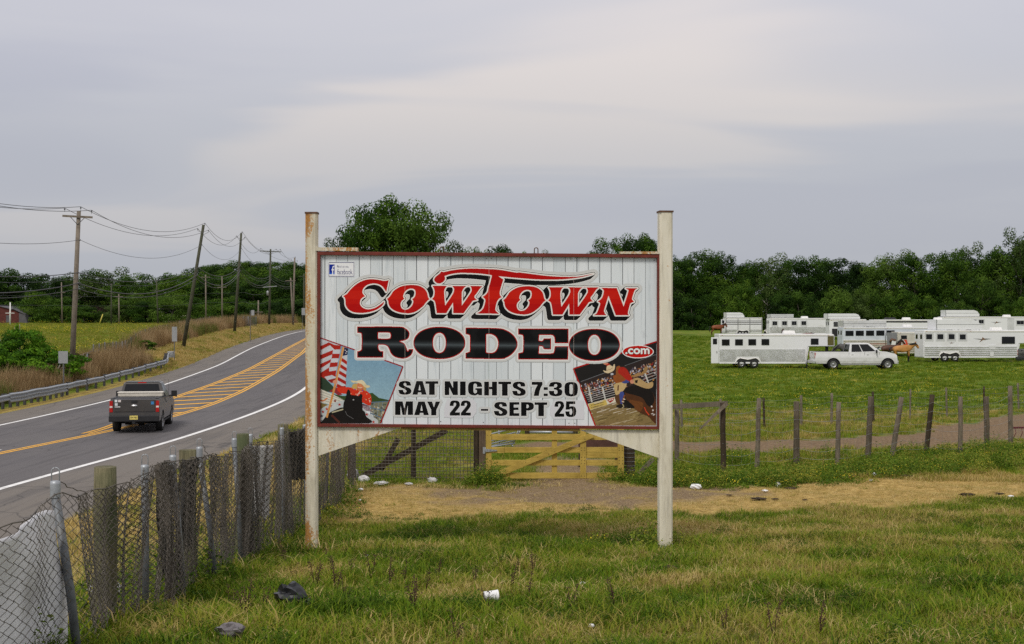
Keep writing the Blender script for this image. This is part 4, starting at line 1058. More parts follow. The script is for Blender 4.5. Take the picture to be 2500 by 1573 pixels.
def font_tris(txt):
    cu = bpy.data.curves.new('tmp', 'FONT'); cu.body = txt; cu.size = 1.0
    ob = bpy.data.objects.new('tmp', cu); COL.objects.link(ob)
    dg = bpy.context.evaluated_depsgraph_get(); dg.update()
    me = bpy.data.meshes.new_from_object(ob.evaluated_get(dg))
    me.calc_loop_triangles()
    v = np.array([x.co[:2] for x in me.vertices]); t = np.array([x.vertices[:] for x in me.loop_triangles])
    bpy.data.objects.remove(ob); bpy.data.curves.remove(cu); bpy.data.meshes.remove(me)
    return v, t
def text_mask(txt, x0, y0, x1, y1):
    v, t = font_tris(txt)
    mn, mxx = v.min(0), v.max(0)
    v = (v - mn) / (mxx - mn); v[:, 0] = x0 + v[:, 0] * (x1 - x0); v[:, 1] = y1 - v[:, 1] * (y1 - y0)
    m = np.zeros((GH, GW), bool)
    for a in t: m |= mask_of([v[a]])
    return m
def paint_badges():
    g = 6
    put(mask_of([ell(1390 + 1080 / 6.448, 820 + 248 / 6.448, 249 / 6.448, 105 / 6.448, 60)]), (238, 238, 236), g)
    put(mask_of([ell(1390 + 1080 / 6.448, 820 + 248 / 6.448, 236 / 6.448, 92 / 6.448, 60)]), (196, 22, 12), g)
    tm = text_mask('.com', 1527.5, 851.0, 1585, 863.6)
    put(dilate(tm, 2.2), (24, 14, 14), g); put(dilate(tm, 1.1), (238, 236, 232), g)
    g = 7; q = lambda P: Z(P, 780, 620, 8.418)
    rect = lambda a, b, c, d: q([(a, b), (c, b), (c, d), (a, d)])
    m = dilate(mask_of([rect(190, 170, 710, 462)]), 1.3); put(m, (240, 241, 242), g)
    put(dilate(mask_of([rect(192, 172, 708, 460)]), 0.7), (28, 40, 104), g)
    poly(rect(198, 180, 702, 450), (238, 239, 240), g)
    poly(rect(203, 215, 312, 418), (20, 44, 150), g); poly(rect(203, 385, 312, 418), (40, 96, 200), g)
    poly(q([(262, 418), (262, 338), (248, 338), (248, 310), (262, 310), (262, 285), (270, 255), (290, 242), (302, 242), (302, 268), (290, 270), (284, 285), (284, 310), (302, 310), (298, 338), (284, 338), (284, 418)]), (240, 240, 240), g)
    put(text_mask('Find us on:', *q([(364, 232)])[0], *q([(600, 284)])[0]), (44, 44, 96), g)
    put(dilate(text_mask('facebook.', *q([(366, 312)])[0], *q([(690, 420)])[0]), 0.35), (30, 36, 104), g)
paint_posters(); paint_title(); paint_rodeo(); paint_dates(); paint_badges()
# small screw heads of the panels
for u, v in ((788, 627), (886, 628), (980, 628), (1092, 630), (1188, 631), (1200, 631), (1297, 632), (1393, 632), (1502, 634), (1597, 635), (786, 1026), (1076, 1029), (1180, 1031), (1389, 1033), (1403, 1033), (1560, 1035)):
    poly(ell(u, v, 1.1, 1.1, 8).tolist(), (70, 70, 70), 5)
for u in (988.5, 1193.5, 1400.5):      # panel joints show as fine pale lines
    i = int((u - U0) * RES); c_ = canvas[:, i:i + 1] > 0
    for k in range(1):
        s = canvas[:, i + k] > 0; canvas[s, i + k] = pal((196, 180, 170))

def make_sign():
    root = thing('rodeo_sign', 'large billboard on two rusty white posts with red and black rodeo lettering', 'billboard', SP(1193, 1352))
    root.location.z = zg(root.location.x, root.location.y)
    # rusty white paint
    m, nt, b = nmat('rusty_white_paint'); T = NT(nt); setc(b, (0.7, 0.68, 0.62), 0.55, 0, 0.4)
    v = T.coord('Object'); vst = T.coord('Object', scale=(1, 1, 0.22))
    n1 = T.noise(vst, 5.5, 7, 0.7, 0.3); n2 = T.noise(v, 34, 5, 0.7); n3 = T.noise(vst, 2.1, 4, 0.6)
    c = T.ramp(n1, [(0.25, (0.44, 0.39, 0.28)), (0.5, (0.74, 0.69, 0.55)), (0.8, (0.83, 0.79, 0.67))])
    c = T.mix(T.ramp(n3, [(0.50, 0.0), (0.72, 0.55)]), c, (0.50, 0.42, 0.22))
    st_ = T.noise(T.coord('Object', scale=(1, 1, 0.06)), 16, 4, 0.6)
    c = T.mix(T.ramp(st_, [(0.52, 0.0), (0.70, 0.6)]), c, (0.36, 0.335, 0.28))
    rust_amt = T.attr('rust').outputs['Fac']
    spots = T.math('ADD', T.math('MULTIPLY', n2, 0.42), T.math('MULTIPLY', n1, 0.58))
    f = T.math('ADD', spots, T.math('MULTIPLY', rust_amt, 0.30))
    rust = T.ramp(n2, [(0.3, (0.20, 0.075, 0.018)), (0.7, (0.56, 0.27, 0.05))])
    c = T.mix(T.ramp(f, [(0.615, 0.0), (0.68, 0.95)]), c, rust)
    T.l(c, b.inputs['Base Color']); T.l(T.ramp(f, [(0.6, 0.5), (0.75, 0.95)]), b.inputs['Roughness']); T.bump(n2, b, 0.25, 0.004)
    MATS['rusty_white'] = m
    redm = simple('frame_red_paint', (0.155, 0.024, 0.014), 0.55, var=0.25, scale=8, dirt=(0.10, 0.03, 0.015))
    dark = simple('rusty_steel', (0.11, 0.055, 0.03), 0.8, var=0.4, scale=20)
    def rusty(o, fn):
        me = o.data; a = me.attributes.new('rust', 'FLOAT', 'POINT')
        off = o.parent.location
        a.data.foreach_set('value', np.array([fn(x.co.x + off.x, x.co.z + off.z) for x in me.vertices], np.float32))
    def post(u0, u1, vt, yaw, heavy):
        wd = (u1 - u0) / 171.0; x = ((u0 + u1) / 2 - 1250) / 171.0
        zt = SP(0, vt).z; zb = zg(x, SY + 0.02) - 0.5
        mb = MB(); n = 26; r_ = wd / 2 * 0.985
        prof = [(-r_, -r_ * 0.72), (-r_ * 0.72, -r_), (r_ * 0.72, -r_), (r_, -r_ * 0.72), (r_, r_ * 0.72), (r_ * 0.72, r_), (-r_ * 0.72, r_), (-r_, r_ * 0.72)]
        ca, sa = math.cos(yaw), math.sin(yaw); vs_ = []
        for i in range(n + 1):
            z = zb + (zt - zb) * i / n
            vs_ += [(x + p[0] * ca - p[1] * sa, SY + 0.02 + p[0] * sa + p[1] * ca, z) for p in prof]
        mb.add(vs_, [(i * 8 + k, i * 8 + (k + 1) % 8, (i + 1) * 8 + (k + 1) % 8, (i + 1) * 8 + k) for i in range(n) for k in range(8)] + [tuple(range(n * 8, n * 8 + 8))])
        o = mb.build('post', m, root, True)
        rusty(o, lambda X, Zq: heavy * (0.12 + 0.35 * (Zq > zt - 0.4) + 0.30 * (Zq < zb + 0.85) + (0.42 if X < x else -0.02) * heavy))
        cap = MB(); cap.box((x, SY + 0.02, zt + 0.012), (wd * 1.06, wd * 1.06, 0.024), rot=(0, 0, yaw)); cap.build('cap', dark, root, True).parent = o
        return o
    post(746.5, 775.5, 522, 0.0, 1.0); post(1607.5, 1640.5, 519, 0.10, 0.22)
    # panels: four sheets, with the printed white planks
    m2, nt, b = nmat('printed_planks'); T = NT(nt); setc(b, (0.66, 0.7, 0.72), 0.42, 0, 0.35)
    ge = T.n('ShaderNodeNewGeometry'); sx = T.n('ShaderNodeSeparateXYZ'); T.l(ge.outputs['Position'], sx.inputs[0])
    px = T.math('DIVIDE', sx.outputs[0], 0.1635)
    fr = T.math('FRACT', T.math('ADD', px, 0.37)); fl = T.math('FLOOR', T.math('ADD', px, 0.37))
    cmb = T.n('ShaderNodeCombineXYZ'); T.l(fl, cmb.inputs[0]); T.l(sx.outputs[2], cmb.inputs[2])
    wn_ = T.n('ShaderNodeTexWhiteNoise', noise_dimensions='1D'); T.l(fl, wn_.inputs['W'])
    shade = T.ramp(wn_.outputs['Value'], [(0.0, (0.66, 0.71, 0.73)), (0.5, (0.73, 0.775, 0.79)), (1.0, (0.79, 0.825, 0.84))])
    mp = T.n('ShaderNodeMapping'); mp.inputs['Scale'].default_value = (9, 1, 0.55); T.l(ge.outputs['Position'], mp.inputs[0])
    gr = T.noise(mp.outputs[0], 2.2, 8, 0.72, 0.25)
    c = T.mix(T.ramp(gr, [(0.34, 0.55), (0.46, 0.0)]), shade, (0.46, 0.52, 0.55))
    kn = T.noise(ge.outputs['Position'], 3.4, 3, 0.5)
    c = T.mix(T.ramp(kn, [(0.70, 0.0), (0.80, 0.5)]), c, (0.18, 0.19, 0.19))
    wdt = T.math('ADD', 0.028, T.math('MULTIPLY', wn_.outputs['Value'], 0.05))
    line = T.math('LESS_THAN', fr, wdt)
    c = T.mix(T.math('MULTIPLY', line, 0.9), c, (0.055, 0.06, 0.065))
    T.l(c, b.inputs['Base Color'])
    ub = [781, 988.3, 1193.4, 1400.4, 1606]
    for i in range(4):
        a, c2 = ub[i] + (0.25 if i else 0), ub[i + 1] - 0.25
        tv = lambda u: 622 + (u - 781) / 825 * 7.0; bv = lambda u: 1034 + (u - 781) / 825 * 7.4
        mb = MB()
        f = [SP(a, tv(a)), SP(c2, tv(c2)), SP(c2, bv(c2)), SP(a, bv(a))]; k = [p + Vector((0, 0.02, 0)) for p in f]
        mb.add(f + k, [(0, 1, 2, 3), (7, 6, 5, 4), (0, 4, 5, 1), (1, 5, 6, 2), (2, 6, 7, 3), (3, 7, 4, 0)])
        mb.build('panel', m2, root, True)
    # frame
    def rail(pts):
        mb = MB(); f = [SP(*p, -0.05) for p in pts]; k = [p + Vector((0, 0.10, 0)) for p in f]
        mb.add(f + k, [(0, 1, 2, 3), (7, 6, 5, 4), (0, 4, 5, 1), (1, 5, 6, 2), (2, 6, 7, 3), (3, 7, 4, 0)])
        return mb.build('frame_rail', redm, root, True, bevel=0.004)
    rail([(776, 614), (1612, 621), (1612, 629.5), (776, 622.5)]); rail([(776, 1033.5), (1612, 1040.5), (1612, 1047.5), (776, 1041)])
    rail([(776, 622.7), (783, 622.8), (783, 1033.3), (776, 1033.2)]); rail([(1604, 629.7), (1612, 629.7), (1612, 1040.2), (1604, 1040.2)])
    gold = simple('ochre_beam_paint', (0.30, 0.19, 0.035), 0.65, var=0.3, scale=5)
    mb = MB(); a, c2 = SP(979, 1045.5, 0.02), SP(1415, 1049.5, 0.02); mb.beam(a, c2, 0.08, 0.036); mb.build('support_beam', gold, root, True)
    def plate(pts, name, fn, dy=-0.008, th=0.016):
        mb = MB(); pts2 = [SP(*p) for p in pts]
        n = len(pts2); f = [p + Vector((0, dy, 0)) for p in pts2]; k = [p + Vector((0, dy + th, 0)) for p in pts2]
        mb.add(f + k, [list(range(n)), list(range(2 * n - 1, n - 1, -1))] + [(i, n + i, n + (i + 1) % n, (i + 1) % n) for i in range(n)])
        o = mb.build(name, m, root, True); rusty(o, fn); return o
    def sub(pts, n=9):
        out = []
        for p, q in zip(pts, pts[1:] + pts[:1]):
            for k in range(n): out.append((p[0] + (q[0] - p[0]) * k / n, p[1] + (q[1] - p[1]) * k / n))
        return out
    plate(sub([(776, 1042), (978, 1044), (776, 1113)]), 'gusset', lambda X, Zq: 0.24)
    plate(sub([(1414, 1049), (1609, 1050), (1609, 1118)]), 'gusset', lambda X, Zq: 0.10)
    for p in ([(772, 604), (874.5, 604.8), (874.5, 613.2), (772, 612.6)], [(1513, 614.4), (1613, 614.4), (1613, 620.4), (1513, 620)]):
        mb = MB(); f = [SP(*q, -0.06) for q in p]; k = [q + Vector((0, 0.12, 0)) for q in f]
        mb.add(f + k, [(0, 1, 2, 3), (7, 6, 5, 4), (0, 4, 5, 1), (1, 5, 6, 2), (2, 6, 7, 3), (3, 7, 4, 0)])
        rusty(mb.build('top_plate', m, root, True), lambda X, Zq: 0.5)
    for u, v in ((1079, 616), (1309, 618.5)):
        c0 = SP(u, v); r_ = 0.026; mb = MB()
        pts = [c0 + Vector((-r_, 0, -0.01))] + [c0 + Vector((-r_ * math.cos(t), 0, 0.055 + r_ * math.sin(t))) for t in np.linspace(0, math.pi, 9)] + [c0 + Vector((r_, 0, -0.01))]
        mb.tube(pts, 0.008, 6); mb.build('lifting_eye', dark, root, True)
    # printed artwork: thin vinyl sheets, one per motif
    m3, nt, b = nmat('printed_vinyl'); T = NT(nt); setc(b, (0.5, 0.5, 0.5), 0.5, 0, 0.12)
    at = T.attr('ink'); gr2 = T.noise(T.coord('Object'), 1.7, 5, 0.6)
    T.l(T.mix(T.ramp(gr2, [(0.5, 0.0), (0.85, 0.05)]), at.outputs['Color'], (0.5, 0.48, 0.46)), b.inputs['Base Color'])
    m4, nt, b = nmat('printed_photo'); T = NT(nt); setc(b, (0.5, 0.5, 0.5), 0.5, 0, 0.12)
    at = T.attr('ink'); g1 = T.noise(T.coord('Object'), 34, 4, 0.7); g2 = T.noise(T.coord('Object'), 7, 5, 0.6)
    k_ = T.math('MULTIPLY', T.ramp(g1, [(0.25, 0.55), (0.75, 1.0)]), T.ramp(g2, [(0.3, 0.72), (0.7, 1.0)]))
    T.l(T.mix(1.0, T.mix(0.02, at.outputs['Color'], (0.5, 0.42, 0.34)), T.ramp(k_, [(0.3, (0.66, 0.66, 0.67)), (1.0, (1.18, 1.15, 1.12))]), 'MULTIPLY'), b.inputs['Base Color'])
    names = {1: 'flag_rider_photo', 2: 'bronc_rider_photo', 3: 'title_lettering', 4: 'large_black_lettering', 5: 'date_lettering', 6: 'website_badge', 7: 'social_media_sticker'}
    labels = {1: 'photo print of a rider in red carrying a flag', 2: 'photo print of a bucking horse and rider', 3: 'red title lettering with white outline and black shadow', 4: 'big black slab lettering edged in red', 5: 'black show times and dates on pale stickers', 6: 'red oval web address badge', 7: 'white and blue social media sticker'}
    PA = np.array(PAL, np.float32)
    for gi, nm in names.items():
        sel = (canvas > 0) & (gcan == gi)
        if not sel.any(): continue
        arr = np.where(sel, canvas, 0)
        rects = []; prev = {}
        for r_ in range(GH):
            row = arr[r_]
            if not row.any() and not prev: continue
            ch = np.flatnonzero(np.diff(row)) + 1
            st = np.concatenate([[0], ch]); en = np.concatenate([ch, [GW]])
            cur = {}
            for s, e in zip(st.tolist(), en.tolist()):
                c_ = int(row[s])
                if c_ == 0: continue
                k = (s, e, c_)
                if k in prev: cur[k] = prev.pop(k)
                else: cur[k] = r_
            for (s, e, c_), r0 in prev.items(): rects.append((s, e, r0, r_, c_))
            prev = cur
        for (s, e, c_), r0 in prev.items(): rects.append((s, e, r0, GH, c_))
        q = np.array(rects, float)
        x0 = (q[:, 0] / RES + U0 - 1250) / 171.0; x1 = (q[:, 1] / RES + U0 - 1250) / 171.0
        z0 = CZ - (q[:, 2] / RES + V0 - 786) / 171.0; z1 = CZ - (q[:, 3] / RES + V0 - 786) / 171.0
        yv = np.full(len(q), SY - 0.003)
        co = np.stack([np.stack([x0, yv, z0], -1), np.stack([x0, yv, z1], -1), np.stack([x1, yv, z1], -1), np.stack([x1, yv, z0], -1)], 1).reshape(-1, 3) - np.array(root.location)
        fs = np.arange(len(q) * 4).reshape(-1, 4)
        colr = np.concatenate([PA[q[:, 4].astype(int)], np.ones((len(q), 1), np.float32)], 1)
        me = raw_mesh(nm, co, fs, m4 if gi in (1, 2) else m3, 4, {'ink': ('FACE', 'FLOAT_COLOR', colr)})
        o = link(nm, me, root)
        if gi in labels: o['label'] = labels[gi]
    return root
sign = make_sign()
# ------------------------------------------------------------------ near chain link fence
M_galv = simple('galvanised_steel', (0.135, 0.145, 0.155), 0.55, 0.3, var=0.25, scale=14, dirt=(0.20, 0.19, 0.17))
M_galvl = simple('bright_galvanised', (0.34, 0.36, 0.38), 0.45, 0.4, var=0.2, scale=12)
M_wire = simple('rusty_fence_wire', (0.135, 0.117, 0.098), 0.6, 0.3, var=0.6, scale=3)
M_wire2 = simple('fence_wire', (0.30, 0.31, 0.32), 0.5, 0.5, var=0.3, scale=3)
M_mossy = wood('mossy_post_wood', (0.060, 0.054, 0.028), (0.25, 0.225, 0.13), (1, 1, 0.07), 0.9, 18, moss=(0.065, 0.085, 0.038))
M_grey = wood('weathered_post_wood', (0.085, 0.068, 0.048), (0.27, 0.225, 0.165), (1, 1, 0.10), 0.9, 15)
M_brown = wood('brown_post_wood', (0.055, 0.042, 0.028), (0.19, 0.155, 0.11), (1, 1, 0.10), 0.9, 15)
M_dark = wood('dark_creosote_wood', (0.030, 0.022, 0.014), (0.085, 0.060, 0.036), (1, 1, 0.12), 0.9, 12)
M_pine = wood('new_treated_pine', (0.38, 0.26, 0.045), (0.58, 0.42, 0.10), (0.10, 1, 1), 0.7, 9)
M_pinev = wood('new_treated_pine_upright', (0.38, 0.26, 0.045), (0.58, 0.42, 0.10), (1, 1, 0.10), 0.7, 9)
M_bolt = simple('dark_bolt', (0.05, 0.04, 0.03), 0.6, 0.4)
def round_post(name, base, top, r, mat, parent, n=10, seed=0, below=0.25):
    g = np.random.default_rng(seed)
    base, top = Vector(base), Vector(top); d = (top - base)
    pts, rs = [], []
    for i in range(7):
        t = i / 6; p = base - d.normalized() * below + (d + d.normalized() * below) * t
        pts.append(p + Vector((g.uniform(-.006, .006), g.uniform(-.006, .006), 0))); rs.append(r * (1.05 - 0.1 * t) * g.uniform(0.96, 1.04))
    mb = MB(); mb.tube(pts, rs, n)
    return mb.build(name, mat, parent, True)
FXP = ([6.0, 8.5, 10.6, 12.2, 13.6, 16.2, 17.4, 20.0, 24.0, 28.0], [-2.98, -3.04, -3.05, -3.22, -3.30, -3.50, -3.55, -3.60, -3.57, -3.54])
def fx(y): return np.interp(y, *FXP)
FTP = ([6.0, 7.5, 8.3, 8.6, 9.4, 10.0, 10.6, 12.2, 13.6, 14.3, 16.2, 17.5, 19.4, 20.0, 24, 28], [1.22, 1.20, 1.14, 1.20, 1.26, 1.27, 1.20, 1.35, 1.43, 1.56, 1.64, 1.68, 1.83, 1.74, 1.92, 2.02])
def ftop(y): return CZ - np.interp(y, *FTP) + 0.03
def fold(y, t):
    """how far the slack fabric billows out of line; t = 0 at the ground, 1 at the top"""
    return 0.045 * np.sin(y * 5.1 + 1.1 * t) * (0.5 + 0.5 * np.sin(y * 1.7)) + 0.045 * np.sin(y * 13.7 - 1.2 * t) * sstep((y - 8.6) / 2) + 0.05 * np.sin(y * 2.3 + t * 2.2)
def make_chainlink():
    root = thing('chain_link_fence', 'sagging rusty chain link fence with wood and pipe posts beside the road', 'fence', (-3.4, 17.0, zg(-3.4, 17.0)))
    woods = [(258, 1139.5, 9.8, 0.089), (459, 1098, 13.1, 0.089), (593, 1059, 17.1, 0.089), (690.6, 1035.6, 20.3, 0.089), (0, 0, 23.6, 0.085)]
    for i, (u, v, y, r) in enumerate(woods):
        if u: t = W(u, v, y)
        else: t = Vector((-3.75, y, CZ - 1.72))
        b = Vector((t.x - 0.01, y, zg(t.x, y)))
        round_post('wooden_post', b, t, r, M_mossy, root, 14, i)
    pipes = [(135, 1174, 8.5, 0.18), (353.5, 1135, 10.6, 0.0), (422, 1111, 12.2, 0.12), (487, 1091, 13.6, 0.20), (572, 1070, 16.2, 0.10), (611, 1060, 17.4, 0.02), (688, 1044, 20.0, 0.03), (0, 0, 22.3, 0.03), (0, 0, 25.0, -0.05)]
    for i, (u, v, y, ln) in enumerate(pipes):
        t = W(u, v, y) if u else Vector((float(fx(y)) - 0.03, y, CZ - 1.78 - (y - 22) * 0.03))
        b = Vector((t.x + ln, y, zg(t.x + ln, y) - 0.3)); mb = MB(); r = 0.030
        mb.tube([b, b + (t - b) * 0.5 + Vector((0.008, 0, 0)), t - Vector((0, 0, 0.10))], r, 12)
        p = mb.build('pipe_post', M_galv, root, True)
        c = MB(); c.lathe([(r + 0.004, -0.11), (r + 0.004, -0.02), (r + 0.001, 0.0), (0.004, 0.004)], t, 'z', 14); o = c.build('post_cap', M_galvl, root, True); o.parent = p
        if i != 7:
            lp = MB(); rr_ = 0.026
            pts = [t + Vector((-rr_, 0, -0.05))] + [t + Vector((-rr_ * math.cos(a), 0.004, 0.062 + rr_ * math.sin(a))) for a in np.linspace(0, math.pi, 9)] + [t + Vector((rr_, 0, -0.05))]
            lp.tube(pts, 0.0042, 6); o = lp.build('wire_loop', M_galvl, root, True); o.parent = p
    # woven fabric: zigzag wires hooked into each other
    p, q = 0.046, 0.050
    ys = np.concatenate([np.arange(6.2, 9.0, 0.060), np.arange(9.0, 28.0, p)]); segs = []
    for i, y0 in enumerate(ys):
        pp = 0.060 if y0 < 8.97 else p
        n = int(1.75 / (0.062 if y0 < 8.97 else q)); k = np.arange(n + 1)
        y = y0 + ((k + i) % 2) * pp + 0.004 * np.sin(k * 1.7 + i)
        x = fx(y); zb = CZ - hgt(x, y, False) - 0.03; zt = ftop(y) + 0.012 * np.sin(i * 2.1)
        z = zt - (zt - zb) * (k / n)
        t = (z - zb) / (zt - zb)
        xx = x + 0.085 + fold(y, t) + np.where((k + i) % 2, 0.004, -0.004)
        yy = y + 0.035 * np.sin(6.5 * y0 + 3.0 * t) * (1 - 0.4 * t)
        P = np.stack([xx, yy, z], -1); segs.append(np.stack([P[:-1], P[1:]], 1))
    nseg = sum(len(q) for q in segs)
    S = np.concatenate(segs)
    far_ = S[S[:, 0, 1] > 8.75].copy(); far_[:, :, 0] -= 0.045 + 0.03 * np.sin(far_[:, :, 1] * 9.1); far_[:, :, 1] += 0.021; far_[:, :, 2] -= 0.03
    S = np.concatenate([S, far_]); A, B = S[:, 0], S[:, 1]
    D = B - A; D /= np.linalg.norm(D, axis=1, keepdims=True)
    s1 = np.cross(D, np.array([1.0, 0.15, 0.1])); s1 /= np.linalg.norm(s1, axis=1, keepdims=True); s2 = np.cross(D, s1)
    r = np.where(A[:, 1] < 9.0, 0.0023, 0.0033)[:, None]; co = []
    for E in (A - D * 0.002, B + D * 0.002):
        for th in (0, 2.094, 4.189): co.append(E + (s1 * math.cos(th) + s2 * math.sin(th)) * r)
    co = np.stack(co, 1).reshape(-1, 3) - np.array(root.location)
    o6 = (np.arange(len(S)) * 6)[:, None]
    fs = np.concatenate([o6 + np.array([0, 1, 4, 3]), o6 + np.array([1, 2, 5, 4]), o6 + np.array([2, 0, 3, 5])])
    o = link('woven_wire', raw_mesh('woven_wire', co, fs, M_wire, 4), root); o['kind'] = 'stuff'
    # selvage wire along the top
    yy = np.arange(6.2, 28, 0.12); mb = MB()
    mb.tube([(float(fx(y) + 0.085 + fold(y, 1.0)), y, float(ftop(y)) + 0.01 * math.sin(y * 13)) for y in yy], 0.0045, 5); mb.build('top_wire', M_wire, root, True)
    for a, b in (((8.6, 0.02), (9.3, -0.06)), ((13.7, 0.03), (14.4, -0.02)), ((17.5, 0.03), (18.4, -0.05)), ((20.1, 0.0), (21.0, 0.02))):
        mb = MB(); pts = []
        for k in range(9):
            t = k / 8; y = a[0] + (b[0] - a[0]) * t
            pts.append((float(fx(y)) + 0.01 * math.sin(k * 2.2), y, float(ftop(y)) + 0.10 * (1 - t) - 0.03 * math.sin(t * 3.1) + 0.006 * math.sin(k * 2.9)))
        mb.tube(pts, 0.0035, 5); mb.build('tension_wire', M_wire, root, True)
    # torn sheets hanging in the fabric
    def sheet(name, label, y0, y1, t0, t1, mat, cat, off=-0.05, rag=0.03, seed=0, skew=0.0):
        g = np.random.default_rng(seed); ny, nz = 22, 26
        yq = np.linspace(y0, y1, ny); vs_ = []; fs_ = []
        r0 = thing(name, label, cat, (float(fx((y0 + y1) / 2)) + off, (y0 + y1) / 2, zg(float(fx(y0)), (y0 + y1) / 2)))
        for i, y in enumerate(yq):
            for k in range(nz):
                t = t0 + (t1 - t0) * k / (nz - 1)
                if k == 0: t += g.uniform(-rag, rag)
                y_ = y + skew * (1 - t) * (1 if i > ny / 2 else 0.2) 
                x = float(fx(y_)); zb = zg(x, y_); zt = float(ftop(y_))
                wav = 0.012 * math.sin(y_ * 17 + t * 3 + seed) + 0.010 * math.sin(y_ * 7 - t * 7) + 0.008 * math.sin(t * 11 + y_ * 4)
                vs_.append((x + 0.06 + float(fold(y_, t)) + off + wav, y_, zb + (zt - zb) * t))
        for i in range(ny - 1):
            for k in range(nz - 1): fs_.append((i * nz + k, (i + 1) * nz + k, (i + 1) * nz + k + 1, i * nz + k + 1))
        mb = MB(); mb.add(vs_, fs_, 0, True)
        o = mb.build('cloth', mat, r0, True)
        sol = o.modifiers.new('thickness', 'SOLIDIFY'); sol.thickness = 0.002
        return r0
    tarp = simple('white_plastic_sheet', (0.84, 0.84, 0.87), 0.5, var=0.12, scale=3, dirt=(0.42, 0.40, 0.40))
    scr = simple('brown_privacy_screen', (0.075, 0.062, 0.048), 0.85, var=0.3, scale=7)
    scd = simple('black_privacy_screen', (0.018, 0.017, 0.016), 0.8, var=0.3, scale=7)
    whs = simple('white_screen_strip', (0.62, 0.61, 0.60), 0.7, var=0.15, scale=7)
    sheet('plastic_sheet', 'large white plastic sheet hanging behind the chain link at the lower left corner', 6.4, 8.35, 0.0, 0.90, tarp, 'tarp', -0.06, 0.0, 1, 0.32)
    sheet('screen_strip', 'brown privacy screen strip in the chain link just right of the second pipe post', 11.25, 11.75, 0.0, 0.98, scr, 'fence screen', -0.05, 0.02, 2)
    sheet('screen_strip', 'black torn screen panel between the brown strip and the leaning pipe', 11.9, 12.35, 0.22, 0.97, scd, 'fence screen', -0.06, 0.02, 3)
    sheet('screen_strip', 'black screen panel in front of the second wooden post in the chain link', 12.7, 13.3, 0.30, 0.98, scd, 'fence screen', -0.05, 0.01, 4)
    sheet('screen_strip', 'white screen strip hanging right of the third wooden post in the chain link', 17.6, 18.5, 0.35, 0.97, whs, 'fence screen', -0.04, 0.08, 5)
    sheet('screen_strip', 'black screen panel in the chain link just left of the rusty left sign post', 20.6, 22.4, 0.50, 0.98, scd, 'fence screen', -0.05, 0.02, 6)
    sheet('screen_strip', 'grey brown screen panel in the chain link left of the white strip', 16.4, 17.3, 0.05, 0.96, scr, 'fence screen', -0.05, 0.02, 7)
make_chainlink()

